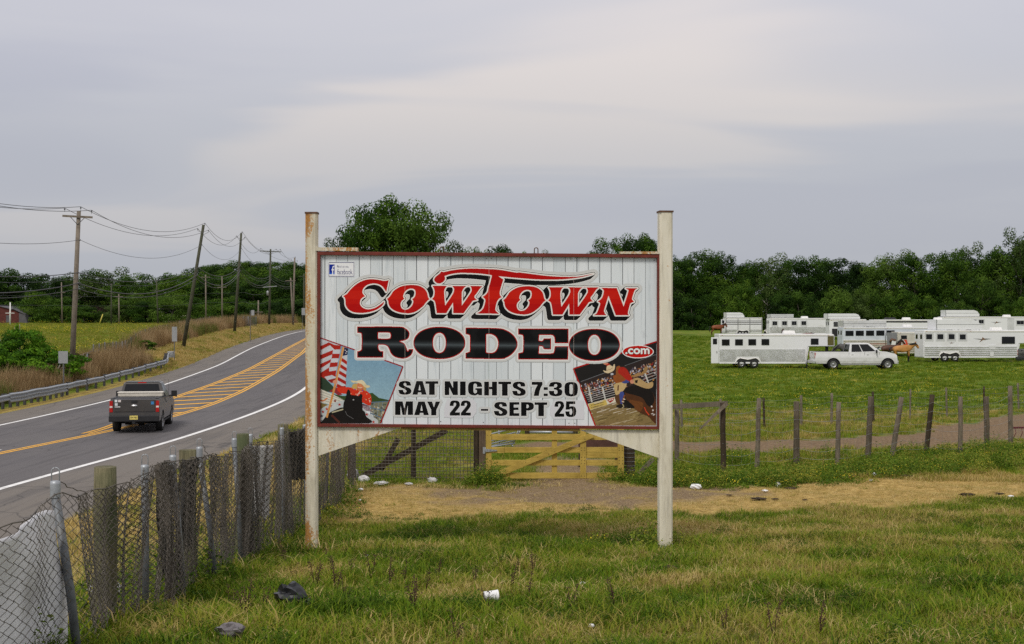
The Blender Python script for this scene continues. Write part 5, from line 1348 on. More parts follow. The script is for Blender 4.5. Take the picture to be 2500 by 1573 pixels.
# ------------------------------------------------------------------ wooden gate and what stands beside it
GY = 30.0
def gq(x, y, dy=0.0):
    p = W(1160 + x / 5.0167, 1030 + y / 5.0167, GY); return Vector((p.x, p.y + dy, p.z))
def make_gate():
    root = thing('wooden_gate', 'new yellow pine field gate with diagonal brace under the billboard', 'gate', gq(980, 700))
    root.location.z = zg(root.location.x, GY)
    def board(x0, y0, x1, y1, dy, vert=False, name='rail', th=0.024):
        a = gq(x0, y0); b = gq(x1, y1); mb = MB()
        mb.box(((a.x + b.x) / 2, GY + dy, (a.z + b.z) / 2), (abs(b.x - a.x), th, abs(a.z - b.z)))
        return mb.build(name, M_pinev if vert else M_pine, root, True, bevel=0.003)
    for y0, y1 in ((148, 220), (308, 376), (465, 534), (620, 692)): board(135, y0, 1815, y1, 0.0)
    board(1360, 378, 1745, 440, 0.0, name='short_rail'); board(200, 310, 354, 380, -0.024, name='hinge_block')
    for x0, x1, dy in ((130, 200, -0.028), (938, 1005, 0.028), (1285, 1358, -0.028), (1745, 1820, -0.028)): board(x0, 20, x1, 690, dy, True, 'upright')
    a, b = gq(215, 665), gq(1440, 155); a.y = b.y = GY - 0.054; mb = MB()
    mb.beam(a, b, 0.024, 0.13, up=(0, 0, 1)); mb.build('diagonal_brace', M_pine, root, True, bevel=0.003)
    for y in (345, 655):
        p0, p1 = gq(95, y), gq(125, y); mb = MB()
        mb.box(((p0.x + p1.x) / 2, GY - 0.062, p0.z), (p1.x - p0.x, 0.008, 0.155))
        t = [gq(125, y - 20), gq(268, y - 6), gq(268, y + 8), gq(125, y + 20)]
        mb.add([(q.x, GY - 0.066, q.z) for q in t] + [(q.x, GY - 0.060, q.z) for q in t], [(0, 1, 2, 3), (7, 6, 5, 4), (0, 4, 5, 1), (1, 5, 6, 2), (2, 6, 7, 3), (3, 7, 4, 0)])
        mb.tube([(p1.x, GY - 0.066, p0.z - 0.075), (p1.x, GY - 0.066, p0.z + 0.075)], 0.009, 6)
        h = mb.build('strap_hinge', M_galvl, root, True)
        mb = MB()
        for bx in (150, 185, 230): mb.lathe([(0.001, -0.071), (0.008, -0.070), (0.008, -0.066)], (gq(bx, y).x, GY, gq(bx, y).z), 'y', 6)
        o = mb.build('screws', M_bolt, root, True); o.parent = h; o['kind'] = 'stuff'
    mb = MB()
    for x in (150, 188, 1300, 1340, 1762, 1803):
        for y in ((160, 340, 485, 640) if x < 1000 else (315, 345, 430, 470, 505, 660)):
            q = gq(x, y); mb.lathe([(0.001, -0.046), (0.009, -0.045), (0.009, -0.041)], (q.x, GY, q.z), 'y', 6)
    for t in (0.12, 0.33, 0.45, 0.56, 0.62, 0.78, 0.92):
        q = gq(215 + 1225 * t, 665 - 510 * t + (12 if t > .5 else -8)); mb.lathe([(0.001, -0.072), (0.009, -0.071), (0.009, -0.066)], (q.x, GY, q.z), 'y', 6)
    mb.build('bolt_heads', M_bolt, root, True)['kind'] = 'stuff'
    # posts beside the gate
    def plank_post(name, label, x0, x1, ytop, dy, mat, seed):
        a, b = gq(x0, ytop, dy), gq(x1, ytop, dy); x = (a.x + b.x) / 2; r = thing(name, label, 'post', (x, GY + dy, zg(x, GY + dy)))
        mb = MB(); zb = zg(x, GY + dy) - 0.3
        mb.box((x, GY + dy, (a.z + zb) / 2), (b.x - a.x, b.x - a.x, a.z - zb)); mb.build('timber', mat, r, True, bevel=0.012)
        return r
    r = plank_post('hinge_post', 'square brown timber post carrying the two silver gate hinges', 46, 128, -20, 0.02, wood('brown_timber', (0.075, 0.05, 0.032), (0.19, 0.14, 0.095), (1, 1, 0.08), 0.9, 14), 1)
    q = gq(90, 568, -0.065); mb = MB(); mb.box(q, (0.05, 0.012, 0.05), rot=(0, R(45), 0)); mb.build('bolt_plate', M_galvl, r, True)
    p = gq(1900, 300, 0.25); r2 = thing('latch_post', 'thick dark post with wire wrapped round it right of the yellow gate', 'post', (p.x, GY + 0.25, zg(p.x, GY + 0.25)))
    round_post('trunk', (p.x, GY + 0.25, r2.location.z), (p.x, GY + 0.25, p.z + 0.35), 0.13, M_dark, r2, 14, 5)
    mb = MB()
    for k in range(7):
        z = r2.location.z + 0.25 + k * 0.1
        mb.tube([(p.x + 0.137 * math.cos(a), GY + 0.25 + 0.137 * math.sin(a), z) for a in np.linspace(-math.pi, 0, 9)], 0.004, 4)
    mb.build('wire_wrap', M_wire2, r2, True)['kind'] = 'stuff'
    a, b = gq(2010, 640, 0.1), gq(2190, 455, 0.1); r3 = thing('leaning_plank', 'grey weathered plank leaning beside the latch post under the right gusset', 'plank', (a.x, a.y, zg(a.x, a.y)))
    mb = MB(); mb.beam(a, b, 0.03, 0.10); mb.build('plank', M_grey, r3, True, bevel=0.004)
make_gate()
def make_meshpanel():
    mq = lambda x, y, d=30.0: W(740 + x / 3.788, 820 + y / 3.788, d)
    cx = mq(1020, 0).x
    root = thing('wire_panel_fence', 'dark wire grid panel between dark posts left of the yellow gate', 'fence', (cx, 30.0, zg(cx, 30.0)))
    for i, (x0, x1) in enumerate(((412, 485), (997, 1044), (1577, 1626))):
        a, b = mq(x0, 780), mq(x1, 780); x = (a.x + b.x) / 2
        round_post('post', (x, 30.0, zg(x, 30.0)), (x, 30.0, a.z + 0.1), (b.x - a.x) / 2, M_dark, root, 12, 30 + i)
    a, b = mq(560, 1290, 30.05), mq(1330, 872, 30.05); mb = MB(); mb.beam(a, b, 0.05, 0.13); mb.build('long_brace', M_dark, root, True)
    a, b = mq(720, 1240, 30.1), mq(880, 950, 30.1); mb = MB(); mb.beam(a, b, 0.04, 0.12); mb.build('short_brace', M_dark, root, True)
    x0, x1 = mq(480, 0).x, mq(1580, 0).x; z0 = zg(cx, 30) + 0.04; z1 = mq(0, 790).z
    n = int((x1 - x0) / 0.078); m = int((z1 - z0) / 0.078)
    for i in range(n + 1):
        x = x0 + (x1 - x0) * i / n + random.uniform(-.006, .006); mb = MB()
        mb.tube([(x, 29.92, z0 - 0.03), (x + random.uniform(-.01, .01), 29.9, z1)], 0.0065, 4, cap=False); mb.build('upright_wire', M_wire, root, True)
    for k in range(m + 1):
        z = z0 + (z1 - z0) * k / m; mb = MB()
        mb.tube([(x0, 29.915, z), ((x0 + x1) / 2, 29.9, z + random.uniform(-.02, .01)), (x1, 29.915, z)], 0.0065, 4, cap=False); mb.build('cross_wire', M_wire, root, True)
make_meshpanel()
def make_corral():
    """steel pipe panels and a brown beam seen through the gate"""
    root = thing('pipe_panel', 'silver steel pipe corral panels lying askew behind the gate', 'corral panel', (gq(330, 250).x * 37 / 30, 37.0, 0))
    root.location.z = zg(root.location.x, 37.0)
    f = lambda x, y, d: W(1160 + x / 5.0167, 1030 + y / 5.0167, d)
    for (x0, y0, x1, y1) in ((60, 330, 460, 232), (60, 300, 470, 200), (60, 262, 480, 165), (60, 230, 490, 130), (200, 305, 480, 262), (60, 180, 430, 90)):
        mb = MB(); mb.tube([f(x0, y0, 37.0), f(x1, y1, 38.2)], 0.021, 7); mb.build('pipe_rail', M_galvl, root, True)
    for (x0, y0, x1, y1) in ((458, 270, 560, 95), (300, 300, 290, 100), (480, 230, 530, 105), (440, 262, 460, 300)):
        mb = MB(); mb.tube([f(x0, y0, 38.2), f(x1, y1, 38.0)], 0.023, 7); mb.build('pipe_upright', M_galvl, root, True)
    r2 = thing('steel_rail', 'long silver steel tube rail on dark posts far behind the gate', 'rail', (f(930, 120, 44).x, 44.0, zg(f(930, 120, 44).x, 44.0)))
    mb = MB(); mb.tube([f(660, 122, 44), f(1210, 128, 44)], 0.05, 8); mb.build('tube', M_galvl, r2, True)
    for x in (640, 1225): 
        p = f(x, 112, 44); round_post('post', (p.x, 44, zg(p.x, 44)), p + Vector((0, 0, 0.25)), 0.09, M_dark, r2, 10, x)
    r3 = thing('steel_beam', 'dark brown steel beam lying behind the right half of the gate', 'beam', (f(1500, 280, 33.0).x, 33.0, zg(f(1500, 280, 33).x, 33.0)))
    a, b = f(1265, 275, 33.0), f(1760, 268, 33.0); mb = MB(); br = simple('brown_steel', (0.085, 0.04, 0.03), 0.6, 0.2, var=0.3, scale=5)
    mb.beam(a, b, 0.12, 0.06); mb.beam(a + Vector((0, -0.06, 0)), b + Vector((0, -0.06, 0)), 0.012, 0.35); mb.beam(a + Vector((0, 0, -0.16)), b + Vector((0, 0, -0.16)), 0.14, 0.02); mb.build('web', br, r3, True)
    for t in (0.05, 0.95):
        q = a + (b - a) * t; mb = MB(); mb.box((q.x, 33.02, (q.z + zg(q.x, 33)) / 2 - 0.15), (0.1, 0.1, max(0.1, q.z - zg(q.x, 33) - 0.2))); mb.build('leg', M_dark, r3, True)
make_corral()
# ------------------------------------------------------------------ wire fences of the pasture
def make_wirefence(name, label, posts, r, wires, mats, seed, zbase=7):
    P = []
    for u, vt, vb in posts:
        g = gp(u, vb + zbase, 25, 90); t = W(u, vt, g.y); P.append((g, t))
    c = P[len(P) // 2][0]
    root = thing(name, label, 'fence', c)
    for i, (g, t) in enumerate(P):
        rg = random.Random(seed + i)
        lean = Vector((rg.uniform(-.05, .05), 0, 0)); b = g - lean
        if i in (5, 6, 7) and name == 'wire_fence': b = b + Vector((-0.22 if i != 5 else -0.12, 0, 0))
        round_post('post', b, t, r * rg.uniform(0.85, 1.2), mats[i % len(mats)], root, 10, seed + i)
    for k, f in enumerate(wires):
        mb = MB(); pts = []
        for i in range(len(P) - 1):
            for s in range(6):
                t = s / 6
                a, b = P[i][0].lerp(P[i][1], f), P[i + 1][0].lerp(P[i + 1][1], f)
                p = a.lerp(b, t); p.z -= 0.05 * math.sin(math.pi * t) * (1 + (k % 2)); pts.append(p + Vector((0, -r - 0.004, 0)))
        pts.append(P[-1][0].lerp(P[-1][1], f)); mb.tube(pts, 0.0032, 4, cap=False); mb.build('line_wire', M_wire2, root, True)
    mb = MB()
    for i in range(len(P) - 1):
        L = (P[i + 1][0] - P[i][0]).length; n = max(2, int(L / 0.3))
        for s in range(1, n):
            t = s / n; a, b = P[i][0].lerp(P[i + 1][0], t), P[i][1].lerp(P[i + 1][1], t); pz = a.lerp(b, wires[-1]); pz.z -= 0.05 * math.sin(math.pi * t)
            mb.tube([a.lerp(b, wires[0]) + Vector((0, -r - .004, -.03)), pz + Vector((0, -r - .004, 0))], 0.0018, 3, cap=False)
    mb.build('stay_wires', M_wire2, root, True)['kind'] = 'stuff'
    return root, P
nearp = [(1653, 1000, 1129), (1764, 983, 1148), (1853, 972, 1139), (1945, 980, 1127), (2048, 982, 1130), (2126, 968, 1115), (2201, 969, 1106), (2276, 963, 1100), (2345, 969, 1104), (2408, 968, 1084), (2466, 942, 1078), (2530, 935, 1070)]
rt, NP = make_wirefence('wire_fence', 'woven wire fence on thick weathered wooden posts right of the billboard', nearp, 0.068, (0.12, 0.27, 0.42, 0.57, 0.72, 0.87), [M_grey, M_dark, M_grey, M_brown, M_grey, M_brown], 50)
mb = MB(); a, b = W(1638, 993, NP[0][0].y - 0.05), W(1775, 985, NP[1][0].y - 0.03); mb.beam(a, b, 0.05, 0.13); mb.build('top_rail', M_grey, rt, True, bevel=0.006)
mb = MB(); a, b = W(1771, 982, NP[1][0].y - 0.10), W(1707, 1047, NP[1][0].y - 0.35); mb.add([a + Vector((0, 0, 0)), a + Vector((0.09, 0, -0.05)), b + Vector((0.03, 0, -0.02)), b, a + Vector((0, 0.03, 0)), a + Vector((0.09, 0.03, -0.05)), b + Vector((0.03, 0.03, -0.02)), b + Vector((0, 0.03, 0))], [(0, 1, 2, 3), (7, 6, 5, 4), (0, 4, 5, 1), (1, 5, 6, 2), (2, 6, 7, 3), (3, 7, 4, 0)]); mb.build('broken_brace', M_grey, rt, True)
farp = [(1663, 976, 1045), (1759, 974, 1046), (1864, 972, 1043), (1956, 965, 1036), (2031, 960, 1036), (2131, 956, 1028), (2223, 950, 1022), (2310, 946, 1018), (2402, 943, 1005), (2485, 935, 999), (2560, 930, 994)]
make_wirefence('pasture_fence', 'thin posted wire fence along the far side of the dirt track', farp, 0.045, (0.15, 0.35, 0.55, 0.75, 0.92), [M_grey, M_grey, M_dark], 80, 2)
# ------------------------------------------------------------------ utility poles and wires
M_pole = wood('pole_wood_pale', (0.13, 0.105, 0.082), (0.30, 0.255, 0.205), (1, 1, 0.05), 0.9, 12)
M_pole2 = wood('pole_wood_green', (0.045, 0.048, 0.030), (0.115, 0.115, 0.078), (1, 1, 0.05), 0.9, 12)
M_cable = simple('cable_black', (0.055, 0.055, 0.06), 0.5, var=0.1)
M_ins = simple('insulator_grey', (0.18, 0.18, 0.20), 0.3, var=0.1)
M_signback = simple('aluminium_sign_back', (0.36, 0.37, 0.38), 0.45, 0.4, var=0.1, scale=5)
M_whitep = simple('white_paint', (0.74, 0.74, 0.72), 0.5, var=0.06)
poles = [  # base px, top px, distance, wood, label
    ((-800, 1010), (-790, 250), 46, M_pole, 'pale utility pole beyond the left border carrying the road wires'),
    ((174, 927), (192.6, 515), 84, M_pole, 'nearest pale utility pole with a wooden crossarm left of the road'),
    ((446, 847), (497, 548.7), 120, M_pole2, 'dark utility pole leaning strongly to the right beside the road'),
    ((572, 812), (589, 568.5), 160, M_pole2, 'dark slim utility pole right of the leaning one'),
    ((657, 794), (660.6, 608), 200, M_pole2, 'utility pole with wide crossarm and pale transformer near the road bend'),
    ((715, 793), (719.6, 629), 225, M_pole, 'utility pole just left of the rusty left sign post')]
TOP = []
for i, (b, t, y, m, lab) in enumerate(poles):
    B, Tp = W(*b, y), W(*t, y)
    zb = zg(B.x, y); 
    root = thing('utility_pole', lab, 'utility pole', (B.x, y, zb), group='utility poles along the road')
    base = Vector((B.x, y, zb - 0.4)); mb = MB()
    mb.tube([base, base.lerp(Tp, 0.5), Tp], [0.19, 0.165, 0.13], 12); mb.build('pole', m, root, True)
    TOP.append((base, Tp))
    ax = (Tp - base).normalized()
    if i in (0, 1, 4):
        c = Tp - ax * 0.35; mb = MB(); a0, a1 = (c + Vector((-1.0, -0.15, 0.02)), c + Vector((0.95, -0.15, -0.08))) if i < 2 else (c + Vector((-1.6, -0.15, 0.06)), c + Vector((1.7, -0.15, -0.1)))
        mb.beam(a0, a1, 0.10, 0.13); mb.build('crossarm', m, root, True)
        for s in (-0.5, 0.5):
            mb = MB(); mb.tube([c + Vector((s, -0.14, -0.04)), c - ax * 0.55 + Vector((0, -0.14, 0))], 0.025, 5); mb.build('arm_brace', M_ins, root, True)
    pins = [(-0.88, 0.16), (0.17, 0.25), (0.88, 0.02)] if i in (0, 1) else ([(-1.5, 0.1), (0.9, 0.0), (1.55, -0.05)] if i == 4 else [(-0.55, -0.35), (0.12, 0.15), (0.45, -0.5)])
    for k, (dx, dz) in enumerate(pins):
        q = Tp + Vector((dx, -0.15 if i in (0, 1, 4) else 0, dz - 0.12)); mb = MB()
        mb.lathe([(0.012, -0.12), (0.012, 0.0), (0.05, 0.02), (0.055, 0.07), (0.03, 0.13), (0.002, 0.15)], q, 'z', 8)
        o = mb.build('insulator', M_ins, root, True)
        if i in (2, 3, 5) and abs(dx) > 0.2:
            mb = MB(); mb.tube([q + Vector((0, 0, -0.08)), Vector((Tp.x, Tp.y, q.z - 0.3))], 0.02, 5); mb.build('bracket', M_ins, root, True).parent = root
    if i == 4:
        mb = MB(); c = base.lerp(Tp, 0.44) + Vector((-0.28, -0.2, 0)); mb.lathe([(0.002, -0.38), (0.17, -0.36), (0.18, 0.3), (0.12, 0.38), (0.002, 0.40)], c, 'z', 14); mb.build('transformer', M_signback, root, True)
        c = base.lerp(Tp, 0.52); mb = MB(); mb.beam(c + Vector((-1.1, -0.16, -0.05)), c + Vector((1.1, -0.16, 0.12)), 0.09, 0.11); mb.build('service_crossarm', M_signback, root, True)
    for k, d in enumerate((1.9, 4.05, 4.72)):
        q = Tp - ax * d + Vector((0.16, -0.02, 0)); mb = MB(); mb.lathe([(0.01, -0.06), (0.045, -0.04), (0.045, 0.04), (0.01, 0.06)], q, 'z', 8); mb.build('spool', M_ins, root, True)
def cable(att, r, sag, label, n=22):
    mb = MB(); pts = []
    for a, b in zip(att[:-1], att[1:]):
        L = (b - a).length
        for k in range(n):
            t = k / n; p = a.lerp(b, t); p.z -= 4 * sag * (L / 42.0) ** 1.3 * t * (1 - t); pts.append(p)
    pts.append(att[-1]); c = att[len(att) // 2]
    mb.tube(pts, r, 5); o = mb.build('overhead_cable', M_cable)
    tag(o, label, 'cable', 'overhead wires between the roadside poles')
def att_pin(k):
    out = []
    for i, (b, t) in enumerate(TOP):
        pins = [(-0.88, 0.16), (0.17, 0.25), (0.88, 0.02)] if i in (0, 1) else ([(-1.5, 0.1), (0.9, 0.0), (1.55, -0.05)] if i == 4 else [(-0.55, -0.35), (0.12, 0.15), (0.45, -0.5)])
        out.append(t + Vector((pins[k][0], -0.15 if i in (0, 1, 4) else 0, pins[k][1] + 0.02)))
    return out
for k, lab in enumerate(('uppermost power wire on the left pins of the pole tops', 'power wire over the very tops of the poles', 'power wire on the right pins of the pole tops')):
    cable(att_pin(k), 0.017, 1.45, lab)
for d, r, sg, lab in ((1.9, 0.014, 1.5, 'lone neutral wire below the crossarms'), (4.05, 0.026, 1.15, 'highest of the thick telephone cables below the neutral wire'), (4.45, 0.013, 1.05, 'thin cable between the two upper telephone cables'), (4.75, 0.034, 1.45, 'thickest telephone cable on the poles'), (5.12, 0.022, 1.35, 'lowest telephone cable on the poles')):
    cable([t - (t - b).normalized() * d + Vector((0.17, -0.03, 0)) for b, t in TOP], r, sg, lab)
# slim poles far behind the meadow
far = [((150, 689), (152, 790), 272, M_pole, 0, 'slim far pole left of the nearest utility pole'), ((272, 692), (271.5, 790), 268, M_pole2, 0, 'dark far pole with white marker boards at its foot'), ((290, 718), (291, 790), 262, M_pole, 1, 'short pale far pole with crossarm right of the dark far pole'), ((382, 683), (386, 792), 266, M_pole2, 0, 'dark far pole in front of the pale building'), ((25, 738), (24.5, 790), 262, M_whitep, 0, 'white pole in front of the red barn'),
       ((502, 670.5), (503, 778), 255, M_pole, 1, 'far pole right of the leaning pole above the brown grass'), ((542, 674.5), (542.6, 775), 258, M_pole, 0, 'far bare pole left of the slim dark pole'), ((630.7, 733), (630.7, 786), 240, M_pole, 0, 'short pole stub left of the transformer pole'), ((709.5, 678), (716, 794), 222, M_pole, 1, 'pale pole with small crossarm leaning against the last roadside pole'), ((742, 668), (742.5, 797), 232, M_pole2, 1, 'dark pole half hidden by the left sign post')]
for t, b, y, m, arm, lab in far:
    Tp, B = W(*t, y), W(*b, y); zb = zg(B.x, y); root = thing('utility_pole', lab, 'utility pole', (B.x, y, zb), group='far poles')
    mb = MB(); mb.tube([Vector((B.x, y, zb - 0.3)), Tp], [0.17, 0.12], 8); mb.build('pole', m, root, True)
    c = Tp - Vector((0, 0, 0.5 if arm else 2.2)); mb = MB(); mb.beam(c + Vector((-0.9, -0.14, 0)), c + Vector((0.9, -0.14, 0)), 0.1, 0.12); mb.build('crossarm', m, root, True)
for v0, lab in ((745, 'distant wire strung low across the tree line'), (722, 'upper distant wire strung across the tree line')):
    pts = [W(-60, v0 - 3, 268), W(152, v0, 271), W(291, v0 + 1, 261.8), W(384, v0 + 2, 265.5), W(503, v0 - 6, 254.6), W(600, v0 - 8, 250), W(657, v0 - 10, 200.3)]
    cable(pts, 0.02, 0.35, lab)
a, b = W(251, 767, 260), W(242, 789, 260); mb = MB(); mb.tube([a, Vector((b.x, 260, zg(b.x, 260) - 0.1))], 0.10, 6)
yst = mb.build('guy_guard', simple('yellow_plastic', (0.62, 0.52, 0.10), 0.6)); tag(yst, 'slanting yellow guy wire guard at the far edge of the meadow', 'guy guard')

# ------------------------------------------------------------------ guard rail
def make_guardrail():
    ys = np.arange(60.5, 106.01, 0.5); gx = lambda y: xAl(y) - 0.75 - 0.9 * sstep((np.asarray(y) - 99) / 7.0)
    c = 84.0; root = thing('guard_rail', 'galvanised steel guard rail along the far side of the road', 'guard rail', (float(gx(c)), c, zg(float(gx(c)), c)))
    def rail(y0, y1, prof, name):
        yy = np.arange(y0, y1 + 0.01, 0.5); mb = MB(); vs_ = []
        for y in yy:
            x = float(gx(y)); z = zg(x, y)
            vs_ += [(x + px, y, z + pz) for px, pz in prof]
        n = len(prof); mb.add(vs_, [(i * n + k, i * n + k + 1, (i + 1) * n + k + 1, (i + 1) * n + k) for i in range(len(yy) - 1) for k in range(n - 1)], 0, False)
        o = mb.build(name, M_galvl, root, True); s = o.modifiers.new('t', 'SOLIDIFY'); s.thickness = 0.006
    wbeam = [(0.0, 0.42), (0.075, 0.45), (0.08, 0.51), (0.0, 0.56), (0.0, 0.60), (0.08, 0.65), (0.075, 0.71), (0.0, 0.745), (-0.02, 0.74)]
    thrie = [(0.0, 0.30), (0.075, 0.33), (0.08, 0.39), (0.0, 0.44), (0.0, 0.47), (0.08, 0.52), (0.08, 0.56), (0.0, 0.61), (0.0, 0.64), (0.08, 0.69), (0.08, 0.73), (0.0, 0.78), (-0.02, 0.775)]
    edges = [60.5, 65.0] ; rail(60.5, 65.0, wbeam, 'beam')
    rail(65.0, 73.5, thrie, 'wide_beam')
    y = 73.5
    while y < 105.9: rail(y, min(y + 3.8, 106), wbeam, 'beam'); y += 3.8 if y + 3.8 < 105 else 40
    y = 61.0
    dk = simple('dark_post_steel', (0.075, 0.075, 0.08), 0.6, 0.3, var=0.2)
    while y < 106:
        x = float(gx(y)); z = zg(x, y); mb = MB(); mb.box((x - 0.24, y, z + 0.30), (0.12, 0.14, 0.95)); p = mb.build('post', dk, root, True)
        mb = MB(); mb.box((x - 0.105, y, z + 0.60), (0.15, 0.15, 0.36)); mb.build('blockout', dk, root, True).parent = p
        y += 0.95 if y < 74 else 1.9
    x = float(gx(106.2)); z = zg(x, 106.2); mb = MB(); mb.box((x, 106.4, z + 0.58), (0.45, 0.7, 0.50)); mb.build('end_terminal', M_signback, root, True, bevel=0.02)
make_guardrail()
def roadsign(label, u0, v0, u1, v1, ub, vb, y):
    b = W(ub, vb, y); zb = zg(b.x, y); root = thing('road_sign', label, 'road sign', (b.x, y, zb))
    a, c = W(u0, v0, y), W(u1, v1, y); mb = MB(); mb.box(((a.x + c.x) / 2, y - 0.03, (a.z + c.z) / 2), (c.x - a.x, 0.006, a.z - c.z)); mb.build('panel', M_signback, root, True)
    mb = MB(); mb.box((b.x, y + 0.01, (a.z + zb) / 2 - 0.1), (0.07, 0.045, a.z - zb + 0.1)); mb.build('post', simple('sign_post_steel', (0.13, 0.13, 0.135), 0.5, 0.3), root, True)
roadsign('grey back of a square road sign behind the guard rail', 143, 857, 166, 887, 155, 960, 74)
roadsign('grey back of a tall narrow road sign at the guard rail end', 420, 797.6, 432.5, 833.5, 425.5, 865, 108)
roadsign('small road sign with two pale plates on the straw bank', 613.5, 757, 621, 770, 611, 815, 150)
roadsign('grey road sign seen edge on left of the rusty sign post', 736.5, 752, 745, 769, 738, 797, 215)

# ------------------------------------------------------------------ chain link round the meadow
def meadow_fence(name, label, tops, hgt_, mode):
    P = []
    for u, v in tops:
        g = gp(u, v, 70, 300, hgt_); P.append(g)
    c = P[len(P) // 2]; root = thing(name, label, 'fence', c)
    for g in P:
        mb = MB(); mb.tube([(g.x, g.y, g.z - 0.2), (g.x, g.y, g.z + hgt_)], 0.045, 7); mb.build('post', M_galv, root, True)
    m, nt, b = nmat('fine_wire_mesh_' + name); T = NT(nt); setc(b, (0.09, 0.088, 0.08), 0.7, 0.0)
    b.inputs['Alpha'].default_value = 0.5
    for p, q in zip(P[:-1], P[1:]):
        if (q - p).length > 40: continue
        mb = MB(); mb.add([p, q, q + Vector((0, 0, hgt_ * 0.96)), p + Vector((0, 0, hgt_ * 0.96))], [(0, 1, 2, 3)]); mb.build('wire_mesh', m, root, True)
    return root, P
z3 = lambda x, y: (x / 4.734, 760 + y / 4.734)
tl = [z3(x, y) for x, y in ((1010, 492), (1080, 380), (1147, 372), (1213, 355), (1305, 352), (1343, 348), (1413, 345), (1447, 335), (1515, 295), (1568, 255), (1622, 225), (1678, 200), (1733, 185), (1785, 178), (1837, 165), (1888, 155), (1933, 148), (1985, 145))]
rt, P = meadow_fence('meadow_fence', 'grey chain link fence climbing the meadow edge with a slanting corner brace', tl, 1.45, 0)
a, b = P[1] + Vector((0, 0, 0.95)), Vector((P[1].x - 2.6, P[1].y - 3.0, zg(P[1].x - 2.6, P[1].y - 3.0))); mb = MB(); mb.tube([a, b], 0.05, 6); mb.build('corner_brace', M_galvl, rt, True)
mb = MB(); mb.tube([P[1] + Vector((0, 0, 0.85)), P[2] + Vector((0, 0, 0.9))], 0.05, 6); mb.build('rail', M_galvl, rt, True)
z2 = lambda x, y: (400 + x / 5.05, 520 + y / 5.05)
meadow_fence('crest_fence', 'chain link fence with pale posts on the crest behind the tall brown grass', [z2(x, y) for x, y in ((190, 1330), (325, 1315), (445, 1292), (487, 1288), (565, 1275), (605, 1270), (660, 1268), (705, 1266), (800, 1264), (830, 1265), (925, 1266), (980, 1268), (1040, 1270), (1138, 1272))], 1.6, 1)

# ------------------------------------------------------------------ barn and pale building
def make_barn():
    y = 286; a = W(-95, 788, y); b = W(69, 790, y); zb = zg(-100, y); top = W(0, 748, y).z; ev = W(0, 764, y).z
    root = thing('red_barn', 'dark red barn with rounded grey roof at the left edge of the meadow', 'barn', ((a.x + b.x) / 2, y, zb))
    redw = simple('barn_red_boards', (0.105, 0.026, 0.022), 0.85, var=0.25, scale=1.5); gr = simple('barn_roof_grey', (0.10, 0.095, 0.105), 0.8, var=0.2, scale=1)
    L, D = b.x - a.x, 14.0
    xr = W(48, 770, y).x
    mb = MB(); mb.box(((a.x + xr) / 2, y + D / 2, (zb + ev) / 2 - 0.2), (xr - a.x, D, ev - zb + 0.4)); w = mb.build('wall', redw, root, True)
    mb = MB(); pr = [(a.x, ev), (a.x + 1.5, top - 0.3), (xr - 4.2, top), (xr - 1.5, ev + 0.7), (xr, ev)]
    mb.prism(pr, y - 0.02, y + D, 0); g = mb.build('gable', redw, root, True)
    mb = MB(); rp = [(xr - 4.4, top + 0.15), (xr - 1.5, ev + 0.9), (b.x - 0.6, ev - 0.4), (b.x, zb + 0.1)]
    for i in range(3):
        p, q = rp[i], rp[i + 1]; mb.add([(p[0], y - 0.3, p[1]), (q[0], y - 0.3, q[1]), (q[0], y + D, q[1]), (p[0], y + D, p[1])], [(0, 1, 2, 3)])
    mb.add([(rp[0][0], y - 0.3, rp[0][1]), (a.x, y - 0.3, top - 0.2), (a.x, y + D, top - 0.2), (rp[0][0], y + D, rp[0][1])], [(0, 1, 2, 3)])
    mb.add([(xr - 0.02, y - 0.25, ev), (b.x - 0.6, y - 0.25, ev - 0.45), (b.x, y - 0.25, zb - 0.1), (xr - 0.02, y - 0.25, zb - 0.1)], [(0, 1, 2, 3)])
    o = mb.build('roof', gr, root, True); s = o.modifiers.new('t', 'SOLIDIFY'); s.thickness = 0.15
    mb = MB(); c = W(20, 775, y); mb.box((c.x, y - 0.04, c.z - 0.3), (0.9, 0.08, 1.6)); mb.build('door', gr, root, True)
    y = 300; a, b = W(384, 763, y), W(455, 786, y); zb = zg(a.x, y)
    root = thing('pale_building', 'long pale building half hidden behind trees beyond the meadow', 'building', ((a.x + b.x) / 2, y, zb))
    mb = MB(); mb.box(((a.x + b.x) / 2, y + 3, (a.z + zb) / 2 - 0.3), (b.x - a.x, 6, a.z - zb + 0.6)); mb.build('wall', simple('pale_stucco', (0.72, 0.62, 0.54), 0.9), root, True)
    mb = MB(); mb.prism([(y - 0.4, a.z), (y + 3, a.z + 1.2), (y + 6.4, a.z)], a.x - 0.3, b.x + 0.3, 0, 'yz'); mb.build('roof', gr, root, True)
    for k in range(5):
        mb = MB(); x = a.x + (b.x - a.x) * (k + 0.5) / 5; mb.box((x, y - 0.02, zb + 1.1), (0.7, 0.06, 0.7)); mb.build('window', simple('dark_glass', (0.02, 0.022, 0.025), 0.1), root, True)
make_barn()
